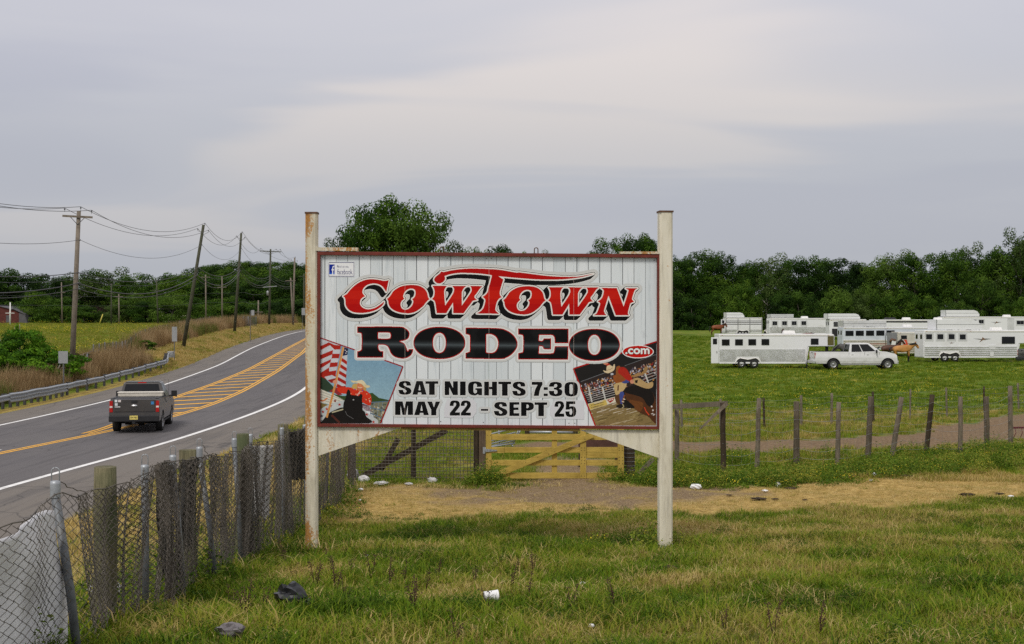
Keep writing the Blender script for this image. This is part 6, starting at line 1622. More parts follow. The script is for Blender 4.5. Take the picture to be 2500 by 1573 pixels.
# ------------------------------------------------------------------ vehicles
M_glass = simple('tinted_glass', (0.008, 0.009, 0.011), 0.08, var=0.2, spec=0.3)
M_tyre = simple('tyre_rubber', (0.016, 0.016, 0.016), 0.85, var=0.2, scale=10)
M_rim = simple('alloy_rim', (0.36, 0.36, 0.37), 0.35, 0.7, var=0.2)
M_chrome = simple('chrome', (0.70, 0.70, 0.71), 0.32, 0.8, var=0.05)
M_blackp = simple('black_plastic', (0.018, 0.018, 0.02), 0.55, var=0.2)
M_tail = simple('tail_light_red', (0.42, 0.012, 0.01), 0.2, var=0.2, scale=9)
M_amber = simple('lamp_clear', (0.75, 0.70, 0.66), 0.15, var=0.1)
def carpaint(name, col, rough=0.25, metal=0.3):
    if name in MATS: return MATS[name]
    m, nt, b = nmat(name); T = NT(nt); setc(b, col, rough, metal, 0.5)
    b.inputs['Coat Weight'].default_value = 0.5; b.inputs['Coat Roughness'].default_value = 0.08
    v = T.coord('Object'); d = T.noise(v, 2.0, 6, 0.65); sx = T.n('ShaderNodeSeparateXYZ'); T.l(v, sx.inputs[0])
    low = T.ramp(sx.outputs[2], [(0.35, 1.0), (1.0, 0.25)])
    f = T.math('MULTIPLY', T.ramp(d, [(0.4, 0.0), (0.75, 0.7)]), low)
    T.l(T.mix(f, col, (0.20, 0.17, 0.13)), b.inputs['Base Color'])
    MATS[name] = m; return m
def wheel(root, x, y, r, w, side, rimmat=None, dual=False):
    """wheel with its axle along x; side = +1 when the outside faces +x"""
    mb = MB(); h = w / 2
    mb.lathe([(r * 0.62, -h), (r * 0.93, -h), (r, -h * 0.7), (r, h * 0.7), (r * 0.93, h), (r * 0.62, h)], (x, y, r), 'x', 24)
    p = mb.build('wheel', M_tyre, root)
    mb = MB(); o = side * h
    mb.lathe([(0.001, o * 0.92), (r * 0.16, o * 0.96), (r * 0.20, o * 0.60), (r * 0.48, o * 0.66), (r * 0.54, o * 0.99), (r * 0.58, o * 0.99), (r * 0.62, o * 0.96)], (x, y, r), 'x', 24)
    for k in range(6):
        a = k * math.pi / 3; ca, sa = math.cos(a), math.sin(a)
        c = (x + o * 0.74, y + ca * r * 0.36, r + sa * r * 0.36); mb.box(c, (abs(o) * 0.16, r * 0.36, r * 0.13), rot=Matrix.Rotation(a, 3, 'X'))
    mb.build('rim', rimmat or M_rim, p)
    return p
def face_quad(mb, f, s0, s1, t0, t1, off, mi=0, n=None):
    """rectangle in the (s, t) frame of a 4-corner face, lifted off it"""
    a, b, c, d = [Vector(q) for q in f]
    nn = (b - a).cross(d - a).normalized() * off
    P = lambda s, t: a.lerp(b, s).lerp(d.lerp(c, s), t) + nn
    q = [P(s0, t0), P(s1, t0), P(s1, t1), P(s0, t1)]
    mb.add(q + [p - nn.normalized() * 0.01 for p in q], [(0, 1, 2, 3), (7, 6, 5, 4), (0, 4, 5, 1), (1, 5, 6, 2), (2, 6, 7, 3), (3, 7, 4, 0)], mi)
def pickup(label, loc, rz, L, bed, hoody, wy, H, rail, hz0, hz1, paint, wr=0.40, W_=1.0, arch=0.50, crew=False, tool=False, name='pickup_truck', bumper=None, dual=False):
    root = thing(name, label, 'pickup truck', loc, rz)
    bot = 0.48
    def arcp(cy):
        return [(cy - arch * math.cos(a), max(bot, wr * 0.98 + arch * math.sin(a))) for a in np.linspace(math.pi, 0, 11) + 0][::-1] if False else [(cy + arch * math.cos(a), max(bot, wr * 0.98 + arch * math.sin(a))) for a in np.linspace(0, math.pi, 11)]
    prof = [(0.0, bot + 0.25), (0.02, rail - 0.03), (0.05, rail), (bed, rail), (bed, rail - 0.03), (hoody, hz0), (hoody + 0.5, hz0 - 0.02), (L - 0.22, hz1), (L - 0.05, hz1 - 0.13), (L, 0.75), (L - 0.05, bot)]
    prof += [p for p in arcp(wy[1])] + [p for p in arcp(wy[0])] + [(0.1, bot)]
    mb = MB(); N = len(prof)
    xs = [-W_ + 0.06, -W_, -W_ + 0.015, -W_ + 0.05]     # shaped sides
    def xw(z): return W_ - 0.055 * sstep((z - 0.95) / 0.5) - 0.03 * sstep((0.75 - z) / 0.3)
    mb.prism(prof, -W_, W_, 0, 'yz'); body = mb.build('body', paint, root)
    bm = bmesh.new(); bm.from_mesh(body.data)
    for zc_ in (0.62, 0.78, 0.95, 1.06, 1.18, 1.30):
        bmesh.ops.bisect_plane(bm, geom=bm.verts[:] + bm.edges[:] + bm.faces[:], plane_co=(0, 0, zc_), plane_no=(0, 0, 1))
    for q in bm.verts: q.co.x = math.copysign(float(xw(q.co.z)), q.co.x)
    es = [e for e in bm.edges if len(e.link_faces) == 2 and e.calc_face_angle(0) > 0.5]
    bmesh.ops.bevel(bm, geom=es, offset=0.025, segments=2, affect='EDGES', profile=0.6, clamp_overlap=True)
    bmesh.ops.recalc_face_normals(bm, faces=bm.faces); bm.to_mesh(body.data); bm.free()
    # open bed: dark liner sunk below the rails
    mb = MB(); mb.box((0, bed / 2 + 0.03, rail + 0.004), (2 * W_ - 0.34, bed - 0.26, 0.012)); mb.build('bed_liner', M_blackp, root)
    for s in (-1, 1):
        mb = MB(); mb.box((s * (W_ - 0.115), bed / 2 + 0.02, rail + 0.012), (0.11, bed - 0.06, 0.03)); mb.build('bed_rail_cap', M_blackp, root)
    # cab
    rb, rt, wb, wt = bed + 0.02, bed + 0.18, hoody + 0.05, hoody - 0.85
    zb, zt = rail - 0.10, H; hw, ht = W_ - 0.06, W_ - 0.24
    A = [(-hw, rb, zb), (hw, rb, zb), (hw, wb, hz0 - 0.02), (-hw, wb, hz0 - 0.02), (-ht, rt, zt - 0.03), (ht, rt, zt - 0.03), (ht, wt, zt - 0.02), (-ht, wt, zt - 0.02)]
    mb = MB(); mb.add(A, [(3, 2, 1, 0), (4, 5, 6, 7), (0, 1, 5, 4), (1, 2, 6, 5), (2, 3, 7, 6), (3, 0, 4, 7)]); cab = mb.build('cab', paint, root, bevel=0.05, seg=3)
    mb = MB(); mb.box((0, (rt + wt) / 2, zt - 0.012), (2 * ht - 0.12, wt - rt - 0.1, 0.03)); mb.build('roof', paint, root, bevel=0.012)
    mb = MB(); face_quad(mb, [A[0], A[1], A[5], A[4]], 0.07, 0.93, 0.14, 0.90, 0.006); mb.build('rear_window', M_glass, root)
    mb = MB(); face_quad(mb, [A[2], A[3], A[7], A[6]], 0.06, 0.94, 0.06, 0.92, 0.006); mb.build('windscreen', M_glass, root)
    for s in (0, 1):
        fc = [A[1], A[2], A[6], A[5]] if s else [A[3], A[0], A[4], A[7]]
        spans = ((0.08, 0.42), (0.45, 0.86)) if crew else ((0.12, 0.84),)
        for a, b in spans:
            if not s: a, b = 1 - b, 1 - a
            mb = MB(); face_quad(mb, fc, a, b, 0.08, 0.90, 0.006); mb.build('side_window', M_glass, root)
        sg = 1 if s else -1
        mb = MB(); mb.box((sg * (W_ + 0.17), wb - 0.42, rail + 0.02), (0.24, 0.10, 0.26)); mb.beam((sg * (W_ - 0.06), wb - 0.35, rail - 0.08), (sg * (W_ + 0.10), wb - 0.40, rail - 0.05), 0.05, 0.05); mb.build('mirror', M_blackp, root, bevel=0.02)
        mb = MB(); 
        for yv in ((bed + 0.03,) + ((bed + (hoody - bed) * 0.5,) if crew else ()) + (hoody - 0.08,)): mb.box((sg * (W_ - 0.028), yv, (rail + 0.62) / 2), (0.012, 0.012, rail - 0.70))
        mb.build('door_seams', M_blackp, root)['kind'] = 'stuff'
        for yv in ((bed + (hoody - bed) * 0.12, bed + (hoody - bed) * 0.60) if crew else (bed + 0.3,)):
            mb = MB(); mb.box((sg * (W_ - 0.015), yv, rail - 0.24), (0.03, 0.16, 0.035)); mb.build('door_handle', M_blackp if not crew else M_chrome, root)
        # lamps
        mb = MB(); mb.box((sg * (W_ - 0.085), 0.015, rail - 0.30), (0.13, 0.06, 0.46)); tl = mb.build('tail_light', M_tail, root, bevel=0.01)
        mb = MB(); mb.box((sg * (W_ - 0.085), -0.004, rail - 0.31), (0.11, 0.04, 0.07)); mb.build('reversing_lamp', M_amber, tl)
        mb = MB(); mb.box((sg * (W_ - 0.18), L - 0.09, hz1 - 0.20), (0.26, 0.12, 0.16)); mb.build('headlight', M_amber, root, bevel=0.02)
        mb = MB(); mb.box((sg * (W_ - 0.10), (wy[0] + wy[1]) / 2, 0.40), (0.16, wy[1] - wy[0] - 1.2, 0.06)); mb.build('running_board', M_blackp if not crew else M_chrome, root, bevel=0.01)
        for k, yv in enumerate(wy): wheel(root, sg * (W_ - 0.14), yv, wr, 0.27, sg)
        if dual: wheel(root, sg * (W_ - 0.40), wy[0], wr, 0.22, sg)
    # arches and undercarriage
    for yv in wy:
        mb = MB(); mb.prism([(yv + arch * 0.99 * math.cos(a), max(0.46, wr * 0.98 + arch * 0.99 * math.sin(a))) for a in np.linspace(0, math.pi, 12)], -W_ + 0.09, W_ - 0.09, 0, 'yz'); mb.build('wheel_arch', M_blackp, root)
    mb = MB()
    mb.box((0, L / 2, 0.50), (1.0, L - 1.0, 0.18)); mb.tube([(-0.8, wy[0], wr), (0.8, wy[0], wr)], 0.08, 8); mb.lathe([(0.02, -0.16), (0.17, -0.1), (0.17, 0.1), (0.02, 0.16)], (0.12, wy[0], wr), 'x', 10); mb.build('underbody', M_blackp, root)['kind'] = 'stuff'
    # tailgate and bumpers
    mb = MB(); mb.box((0, -0.012, rail - 0.26), (2 * W_ - 0.36, 0.03, 0.50)); tg = mb.build('tailgate', paint, root, bevel=0.012)
    mb = MB(); mb.box((0, -0.034, rail - 0.10), (0.24, 0.02, 0.11)); mb.build('tailgate_handle', M_blackp, tg, bevel=0.01)
    mb = MB(); mb.box((0, -0.07, 0.615), (2 * W_ - 0.02, 0.22, 0.25)); mb.build('rear_bumper', bumper or M_blackp, root, bevel=0.04, seg=3)
    mb = MB(); mb.box((0, L - 0.02, 0.58), (2 * W_ - 0.06, 0.22, 0.28)); mb.build('front_bumper', bumper or M_chrome, root, bevel=0.04, seg=3)
    mb = MB(); mb.box((0, L - 0.02, 0.92), (1.2, 0.10, 0.34)); mb.build('grille', M_blackp, root)
    mb = MB(); mb.box((0, -0.14, 0.46), (0.12, 0.16, 0.08)); mb.build('hitch', M_blackp, root)
    return root, tg
def txt_obj(name, txt, w, h, mat, parent, M):
    v, t = font_tris(txt); mn, mx_ = v.min(0), v.max(0); v = (v - mn) / (mx_ - mn) - 0.5; v = v * np.array([w, h])
    mb = MB(); mb.add([M @ Vector((a, 0, b)) for a, b in v], [tuple(q) for q in t.tolist()]); return mb.build(name, mat, parent)
# grey pickup driving away on the road
grey = carpaint('charcoal_paint', (0.066, 0.062, 0.060), 0.30, 0.4)
yt = 52.2; xt = (328 - 1250) / F * yt
tk, tg = pickup('dark grey pickup truck with white toolbox driving away on the road', (xt, yt, CZ - float(hRd(yt)) - 0.01), R(8.6), 5.45, 2.2, 4.15, (1.2, 4.45), 2.0, 1.40, 1.32, 1.15, grey, 0.40)
mb = MB(); mb.box((0, 1.95, 1.485), (1.80, 0.48, 0.15)); tb = mb.build('toolbox', simple('cream_toolbox', (0.62, 0.58, 0.50), 0.5, var=0.15), tk, bevel=0.02)
mb = MB(); mb.box((0, 1.95, 1.58), (1.86, 0.52, 0.04)); mb.build('lid', simple('cream_toolbox_lid', (0.72, 0.68, 0.60), 0.5), tb, bevel=0.015)
mb = MB(); mb.box((0.0, -0.18, 0.66), (0.32, 0.02, 0.16)); pl = mb.build('licence_plate', simple('plate_yellow', (0.72, 0.60, 0.16), 0.5), tk)
txt_obj('plate_number', 'S54 MJD', 0.26, 0.075, M_blackp, pl, Matrix.Translation((0, -0.196, 0.655)))
mb = MB(); mb.lathe([(0.001, -0.04), (0.12, -0.03), (0.12, 0.0)], (0, -0.02, 1.13), 'y', 20); 
for i_, q in enumerate(mb.v): mb.v[i_] = (q[0], q[1], 1.13 + (q[2] - 1.13) * 0.42)
mb.build('oval_emblem', M_chrome, tg)
for nm, x, z, w_, h_, c in (('sticker', -0.72, 1.33, 0.10, 0.10, (0.7, 0.74, 0.76)), ('sticker', -0.58, 1.33, 0.11, 0.09, (0.72, 0.66, 0.64)), ('sticker', -0.71, 1.19, 0.11, 0.11, (0.62, 0.66, 0.68)), ('nameplate', -0.66, 1.09, 0.22, 0.035, (0.66, 0.66, 0.66)), ('blue_sticker', 0.72, 1.24, 0.11, 0.12, (0.05, 0.24, 0.52))):
    mb = MB(); mb.box((x, -0.031, z), (w_, 0.006, h_)); mb.build(nm, simple('decal_%d' % int(1000 * c[0] + 100 * x + 10 * z), c, 0.4), tg)
mb = MB(); mb.tube([(0.92, 3.9, 1.2), (0.93, 3.8, 2.05)], 0.006, 5); mb.build('antenna', M_blackp, tk)
mb = MB(); mb.box((0, 2.39, 1.965), (0.34, 0.04, 0.04)); mb.build('cargo_lamp', M_tail, tk)
# white dually pickup in the pasture
whitep = carpaint('white_paint_truck', (0.72, 0.72, 0.73), 0.22, 0.0)
g0 = gp(1983, 901, 60, 200)
wt, tg = pickup('white crew cab pickup truck parked in the pasture beside horse trailers', g0, R(-90), 6.75, 2.75, 5.35, (1.50, 5.95), 2.16, 1.46, 1.48, 1.30, whitep, 0.42, 1.02, 0.54, True, name='pickup_truck', bumper=M_chrome, dual=True)
for yv in (1.5, 5.95):
    mb = MB(); mb.tube([(1.0, yv + 0.54 * math.cos(a), 0.40 + 0.54 * math.sin(a)) for a in np.linspace(0.05, math.pi - 0.05, 14)], 0.03, 6); mb.build('fender_lip', M_blackp, wt)
g1 = gp(2492, 893, 60, 220)
pickup('black pickup truck cut off by the right border, hitched to a trailer', g1 + Vector((0.3, 0.5, 0)), R(-90), 6.4, 2.5, 5.0, (1.4, 5.5), 1.98, 1.42, 1.40, 1.15, carpaint('black_paint', (0.012, 0.012, 0.013), 0.2, 0.2), 0.40, 1.0, 0.52, True)

# ------------------------------------------------------------------ horse trailers
M_twhite = simple('trailer_white', (0.80, 0.805, 0.82), 0.35, var=0.03, scale=1.2, dirt=(0.66, 0.65, 0.63))
M_talum = simple('trailer_aluminium', (0.66, 0.665, 0.67), 0.4, 0.2, var=0.10, scale=2, dirt=(0.42, 0.41, 0.39))
M_tdark = simple('trailer_grey', (0.24, 0.245, 0.25), 0.5, 0.2, var=0.15)
M_cream = simple('trailer_cream', (0.56, 0.53, 0.46), 0.5, var=0.1, scale=2, dirt=(0.4, 0.36, 0.28))
M_olive = simple('olive_panel', (0.115, 0.10, 0.03), 0.4, var=0.2)
def trailer(label, loc, rz, L, H=2.85, gl=2.4, gz=1.8, wheels=(2.6, 3.55), wins=(), band=1.62, ribs=0.09, ribmat=None, door='closed', ac=None, rack=None, frames=False, wr=0.36, D=2.3, upper=None, slats=False, legs=True, extra=None, nose=None):
    """x runs forward along the side facing the camera (y = -D/2)"""
    root = thing('horse_trailer', label, 'horse trailer', loc, rz)
    up = upper or M_twhite; rm = ribmat or M_talum; y0 = -D / 2; zf = 0.38
    tap = 0.55 if gl else 0.0
    # shell: side profile extruded across the width, rounded roof edges
    pr = [(0, zf), (L - tap * 0.0, zf), (L + tap * 0.35, gz) if gl else (L, gz)]
    if gl: pr += [(L + gl, gz), (L + gl, H - 0.12), (L + gl - 0.12, H)]
    else: pr += [(L, H)]
    pr += [(0, H)]
    mb = MB(); mb.prism(pr, y0, y0 + D, 0, 'xz'); sh = mb.build('shell', up, root, bevel=0.05, seg=3)
    mb = MB(); mb.box(((L + gl) / 2, y0 - 0.012, H - 0.10), (L + gl - 0.12, 0.03, 0.13)); mb.build('roof_rail', simple('trailer_trim', (0.76, 0.74, 0.70), 0.4, 0.1), root, bevel=0.01)
    mb = MB(); mb.box((L / 2, y0 - 0.008, zf + 0.07), (L - 0.05, 0.025, 0.13)); mb.build('sill', up, root)
    # ribbed lower siding: one horizontal plank per rib
    ax0, ax1 = (min(wheels) - 0.55, max(wheels) + 0.55) if wheels else (9e9, 9e9)
    z = zf + 0.16; k = 0
    while z + ribs < band:
        segs_ = [(0.04, L - 0.04)]
        if wheels and z < 2 * wr + 0.22: segs_ = [(0.04, ax0 + max(0, (z - 0.62) * 0.5)), (ax1 - max(0, (z - 0.62) * 0.5), L - 0.04)]
        for a, b in segs_:
            mb = MB(); mb.prism([(y0 - 0.002, z), (y0 - 0.004 - 0.2 * ribs, z + ribs * 0.20), (y0 - 0.004 - 0.35 * ribs, z + ribs * 0.72), (y0 - 0.002, z + ribs * 0.90)], a, b, 0, 'yz'); mb.build('siding_plank', rm, root)
        z += ribs; k += 1
    if slats:
        for zz in (1.75, 2.0, 2.25):
            mb = MB(); mb.box((L * 0.5, y0 - 0.006, zz), (L - 0.3, 0.016, 0.09)); mb.build('air_slot', M_blackp, root)
        for q in range(4):
            mb = MB(); mb.box((0.1 + q * (L - 0.2) / 3, y0 - 0.02, (zf + H) / 2), (0.09, 0.04, H - zf - 0.1)); mb.build('side_post', M_tdark, root)
    for (x, z, w_, h_) in wins:
        if frames:
            mb = MB(); mb.box((x, y0 - 0.010, z - 0.02), (w_ + 0.34, 0.025, h_ + 0.36)); mb.build('drop_frame', M_talum, root, bevel=0.008)
        mb = MB(); mb.box((x, y0 - 0.018, z), (w_ + 0.05, 0.03, h_ + 0.05)); wf = mb.build('window', M_blackp, root, bevel=0.012)
        mb = MB(); mb.box((x, y0 - 0.034, z), (w_ - 0.03, 0.006, h_ - 0.03)); mb.build('pane', M_glass, wf)
        if frames: mb = MB(); mb.box((x, y0 - 0.040, z), (0.025, 0.01, h_)); mb.build('mullion', M_rim, wf)
    if wheels:
        fen = MB(); 
        pts = [(ax0, zf + 0.02)] + [(min(wheels) + (wr + 0.14) * math.cos(a), wr + (wr + 0.14) * math.sin(a)) for a in np.linspace(math.pi, 1.75, 7)] + [((wheels[0] + wheels[1]) / 2, wr + 0.36)] + [(max(wheels) + (wr + 0.14) * math.cos(a), wr + (wr + 0.14) * math.sin(a)) for a in np.linspace(1.39, 0, 7)] + [(ax1, zf + 0.02)]
        fen.tube([(p[0], y0 - 0.02, p[1]) for p in pts], 0.035, 6); fen.build('fender', simple('trailer_trim', (0.76, 0.74, 0.70), 0.4, 0.1), root)
        mb = MB(); mb.prism([p for p in pts], y0 - 0.006, y0 + 0.02, 0, 'xz'); mb.build('wheel_well', M_blackp, root)
        for x in wheels:
            for yy in (y0 + 0.10, y0 + D - 0.10):
                mb = MB(); s = -1 if yy < 0 else 1
                mb.lathe([(wr * 0.6, -0.10), (wr * 0.95, -0.10), (wr, -0.06), (wr, 0.06), (wr * 0.95, 0.10), (wr * 0.6, 0.10)], (x, yy - 0.06 * (s < 0), wr), 'y', 22); p = mb.build('wheel', M_tyre, root)
                mb = MB(); mb.lathe([(0.001, s * 0.10), (wr * 0.20, s * 0.09), (wr * 0.24, s * 0.02), (wr * 0.46, s * 0.04), (wr * 0.52, s * 0.09)], (x, yy - 0.06 * (s < 0), wr), 'y', 18); mb.build('rim', M_rim, p)
    if gl and legs:
        mb = MB(); mb.prism([(L + 0.02, zf - 0.05), (L + 0.05, zf - 0.05), (L + tap * 0.55, gz - 0.01), (L + 0.02, gz - 0.01)], y0 + 0.05, y0 + D - 0.05, 0, 'xz'); mb.build('nose_taper', up, root)
        mb = MB(); mb.box((L + gl - 0.35, 0, gz - 0.22), (0.22, 0.22, 0.45)); mb.box((L + 0.14, y0 + 0.2, 0.35), (0.1, 0.1, 0.7)); mb.build('hitch_leg', M_blackp, root)
        mb = MB(); mb.box((L + gl - 0.32, y0 - 0.012, (gz + H) / 2 - 0.05), (0.52, 0.02, (H - gz) - 0.28)); mb.build('nose_panel', nose or M_tdark, root)
    # rear doors
    if door == 'open':
        mb = MB(); mb.box((-0.36, y0 - 0.05, (zf + H) / 2 - 0.12), (0.66, 0.05, H - zf - 0.30), rot=(0, 0, R(10))); d = mb.build('rear_door', up, root, bevel=0.015)
        mb = MB(); mb.box((-0.36, y0 - 0.082, H - 0.62), (0.36, 0.02, 0.46), rot=(0, 0, R(10))); mb.build('door_window', M_glass, d)
        mb = MB(); mb.box((-0.2, y0 - 0.09, 1.35), (0.03, 0.03, 0.16)); mb.build('door_latch', M_blackp, d)
    else:
        for s in (-1, 1):
            mb = MB(); mb.box((-0.015, s * D * 0.235, (zf + H) / 2 - 0.06), (0.04, D * 0.45, H - zf - 0.28)); d = mb.build('rear_door', up, root, bevel=0.012)
            mb = MB(); mb.box((-0.04, s * D * 0.235, H - 0.60), (0.012, D * 0.2, 0.42)); mb.build('door_window', M_glass, d)
    for q in ((ac,) if isinstance(ac, (int, float)) else (ac or ())):
        mb = MB(); mb.box((q, 0, H + 0.14), (1.0, 0.75, 0.28), taper=0.86); mb.build('air_conditioner', simple('ac_white', (0.78, 0.77, 0.74), 0.5), root, bevel=0.05)
    if rack:
        a, b, h_, rnd = rack
        zr = H + 0.06
        if rnd: pr = [(a, zr), (b, zr), (b - 0.02, zr + h_ * 0.35), (b - h_ * 0.35, zr + h_ * 0.8), (b - h_ * 0.9, zr + h_), (a, zr + h_)]
        else: pr = [(a, zr), (b, zr), (b, zr + h_), (a, zr + h_)]
        mb = MB(); mb.prism(pr, y0 + 0.12, y0 + D - 0.12, 0, 'xz'); r_ = mb.build('hay_pod', M_talum if not rnd else M_twhite, root, bevel=0.02)
        mb = MB(); mb.box(((a + b) / 2, y0 + 0.108, zr + h_ * 0.52), (b - a - 0.1, 0.015, 0.02)); mb.box((a + 0.04, y0 + 0.10, zr + h_ / 2), (0.06, 0.02, h_)); mb.build('pod_seam', M_tdark, r_)
        for k in range(5):
            x = a + 0.15 + (b - a - 0.3) * k / 4; mb = MB(); mb.box((x, y0 + 0.3, H + 0.02), (0.05, 0.05, 0.12)); mb.build('rack_foot', M_tdark, r_)
    mb = MB()
    for x in (0.25, L * 0.5, L + gl - 0.5): mb.box((x, y0 - 0.032, H - 0.10), (0.10, 0.02, 0.035))
    mb.build('marker_lamps', simple('amber_lamp', (0.40, 0.16, 0.03), 0.3), root)['kind'] = 'stuff'
    return root
def at(u, v, ymin=60, ymax=260, yaw=0.0):
    """ground point for the side facing the camera at pixel u"""
    g = gp(u, v, ymin, ymax); return g + Vector((0, 1.15, 0))
def swoosh(root, x, z, s, y0=-1.15):
    """dark winged arrow decal"""
    dk = simple('decal_dark', (0.06, 0.055, 0.055), 0.5); br = simple('decal_brown', (0.20, 0.11, 0.05), 0.5)
    mb = MB(); P = lambda pts: [(x + a * s, y0 - 0.016, z + b * s) for a, b in pts]
    for pts, mi in (([(-1.0, 0.06), (-0.1, 0.02), (0.1, -0.08), (-0.3, -0.03)], 0), ([(0.0, 0.20), (0.25, 0.05), (0.32, -0.12), (0.12, -0.05), (-0.35, -0.34), (-0.05, 0.0)], 1), ([(0.2, 0.06), (0.95, 0.04), (0.35, -0.04)], 0)):
        mb.add(P(pts), [tuple(range(len(pts)))], mi)
    mb.build('swoosh_decal', [dk, br], root)
t1 = trailer('near white gooseneck horse trailer with open rear door and olive nose panel', at(1755, 899), R(1.0), 7.25, 2.85, 2.42, 1.82, (1.88, 2.93), [(0.55, 2.15, 0.60, 0.46), (1.66, 2.16, 0.60, 0.46), (2.77, 2.17, 0.60, 0.46), (3.87, 2.18, 0.60, 0.46), (8.0, 2.22, 0.60, 0.46)], 1.62, 0.075, door='open', ac=6.1, nose=M_olive)
t2 = trailer('white horse trailer with winged arrow decals and hay pod at the right border', at(2254, 884), R(4.0), 8.95, 2.95, 2.6, 1.72, (1.95, 2.95), [(0.47, 2.35, 0.52, 0.42), (1.55, 2.35, 0.52, 0.42), (2.63, 2.35, 0.52, 0.42), (3.70, 2.33, 0.52, 0.42), (8.1, 2.02, 1.22, 0.62)], 1.62, 0.185, ac=7.4, rack=(1.2, 5.6, 0.95, True), frames=False, wr=0.38)
for k in range(4):
    mb = MB(); x = 0.47 + k * 1.077; mb.box((x, -1.158, 2.33), (0.86, 0.02, 0.76)); mb.build('drop_frame', M_talum, t2)
swoosh(t2, 5.6, 2.12, 0.92); swoosh(t2, 2.6, 1.78, 0.34); swoosh(t2, 9.9, 2.42, 0.42)
mb = MB(); mb.box((6.55, -1.185, 1.36), (0.62, 0.03, 0.42)); mb.box((6.5, -1.19, 0.72), (0.36, 0.03, 0.44)); mb.build('service_hatch', M_twhite, t2)
t3 = trailer('back row stock trailer with air slots and curved roof pod at the left', at(1771, 820, 120, 260) , R(0), 5.6, 2.75, 0, 1.8, (2.2, 3.1), (), 1.0, 0.11, slats=True, door='open', rack=(0.1, 2.9, 0.72, True))
mb = MB(); mb.lathe([(0.001, -0.06), (0.16, -0.05), (0.16, 0.0)], (-0.36, -1.26, 1.35), 'y', 16); mb.build('round_decal', M_blackp, t3)
t4 = trailer('back row horse trailer with four framed windows and long roof rack', at(1874, 822, 120, 260) + Vector((0, -1.5, 0)), R(0), 8.2, 2.70, 0, 1.8, (), [(0.75, 1.95, 0.62, 0.50), (2.15, 1.96, 0.62, 0.50), (3.55, 1.97, 0.62, 0.50), (4.95, 1.98, 0.62, 0.50)], 1.45, 0.09, frames=True, rack=(0.05, 3.5, 0.50, False), ac=(5.3,))
t5 = trailer('back row white trailer seen behind the olive nose with a barred window', at(2015, 828, 120, 260) + Vector((0, -2.5, 0)), R(0), 5.0, 2.75, 0, 1.8, (), [(0.85, 2.08, 0.62, 0.62)], 0.6, 0.2, rack=(-0.3, 4.2, 0.72, True), ac=(1.2,))
for k in range(4):
    mb = MB(); mb.box((0.64 + k * 0.14, -1.19, 2.08), (0.03, 0.02, 0.62)); mb.build('window_bar', M_rim, t5)
mb = MB(); mb.box((1.4, -1.165, 0.95), (2.2, 0.03, 1.05)); mb.build('dark_opening', M_blackp, t5)
g_ = t5.location; mb = MB(); mb.add([(0, 0, 0.62), (-0.20, 0, 0), (0.20, 0, 0), (-0.34, 0, -0.05), (0.36, 0, -0.05), (0.34, 0, -0.75), (-0.32, 0, -0.75), (0, 0.12, 0.6), (-0.34, 0.25, -0.05), (0.36, 0.25, -0.05), (0.34, 0.2, -0.75), (-0.32, 0.2, -0.75)], [(3, 4, 5, 6), (8, 11, 10, 9), (3, 8, 9, 4), (4, 9, 10, 5), (5, 10, 11, 6), (6, 11, 8, 3), (0, 1, 3), (0, 2, 4)])
hb = mb.build('hay_bag', simple('pink_red_net', (0.55, 0.07, 0.12), 0.8, var=0.3, scale=9), bevel=0.02); hb.location = g_ + Vector((1.55, -1.45, 1.25)); tag(hb, 'red hay net hanging from the barred window of a back row trailer', 'hay net')
t6 = trailer('middle row blue white horse trailer with five dark windows behind the white pickup', at(2058, 862, 90, 220), R(0), 9.6, 2.78, 2.2, 1.8, (6.1, 7.1), [(0.70, 2.12, 0.82, 0.50), (1.80, 2.13, 0.82, 0.50), (2.90, 2.14, 0.82, 0.50), (4.0, 2.15, 0.82, 0.50), (5.1, 2.16, 0.82, 0.50)], 1.6, 0.22, ribmat=M_cream, rack=(0.0, 4.7, 0.66, False), ac=(7.2,), upper=simple('trailer_bluewhite', (0.62, 0.66, 0.72), 0.35, var=0.08, scale=1.5, dirt=(0.42, 0.46, 0.52)))
mb = MB(); mb.tube([(4.55, -1.22, 0.9), (4.55, -1.22, 2.70)], 0.04, 6); mb.build('awning_post', M_rim, t6)
mb = MB(); mb.box((4.0, -1.172, 0.98), (6.0, 0.02, 0.04)); mb.build('red_stripe', M_tail, t6)
t7 = trailer('far white trailer with black striped roofline right of the roof rack', at(2150, 838, 120, 280) + Vector((0, 3.0, 0)), R(0), 11.0, 3.0, 0, 1.8, (), (), 0.6, 0.3, ac=(4.5, 8.6))
mb = MB(); mb.box((4.6, -1.165, 2.72), (7.6, 0.03, 0.16)); mb.build('black_stripe', M_blackp, t7)
mb = MB(); mb.box((2.4, 0, 3.15), (1.6, 0.8, 0.24), taper=0.7); mb.build('roof_fairing', M_blackp, t7, bevel=0.05)
t8 = trailer('small cream horse trailer behind the buckskin horse', at(2192, 872, 100, 220), R(0), 4.6, 2.55, 0, 1.7, (), [(0.62, 2.02, 0.55, 0.32)], 1.55, 0.16, ribmat=M_cream, upper=M_cream, door='closed')
mb = MB(); mb.box((-0.65, -1.3, 1.75), (1.05, 0.05, 1.5), rot=(0, 0, R(8))); mb.build('swung_door', M_tdark, t8)
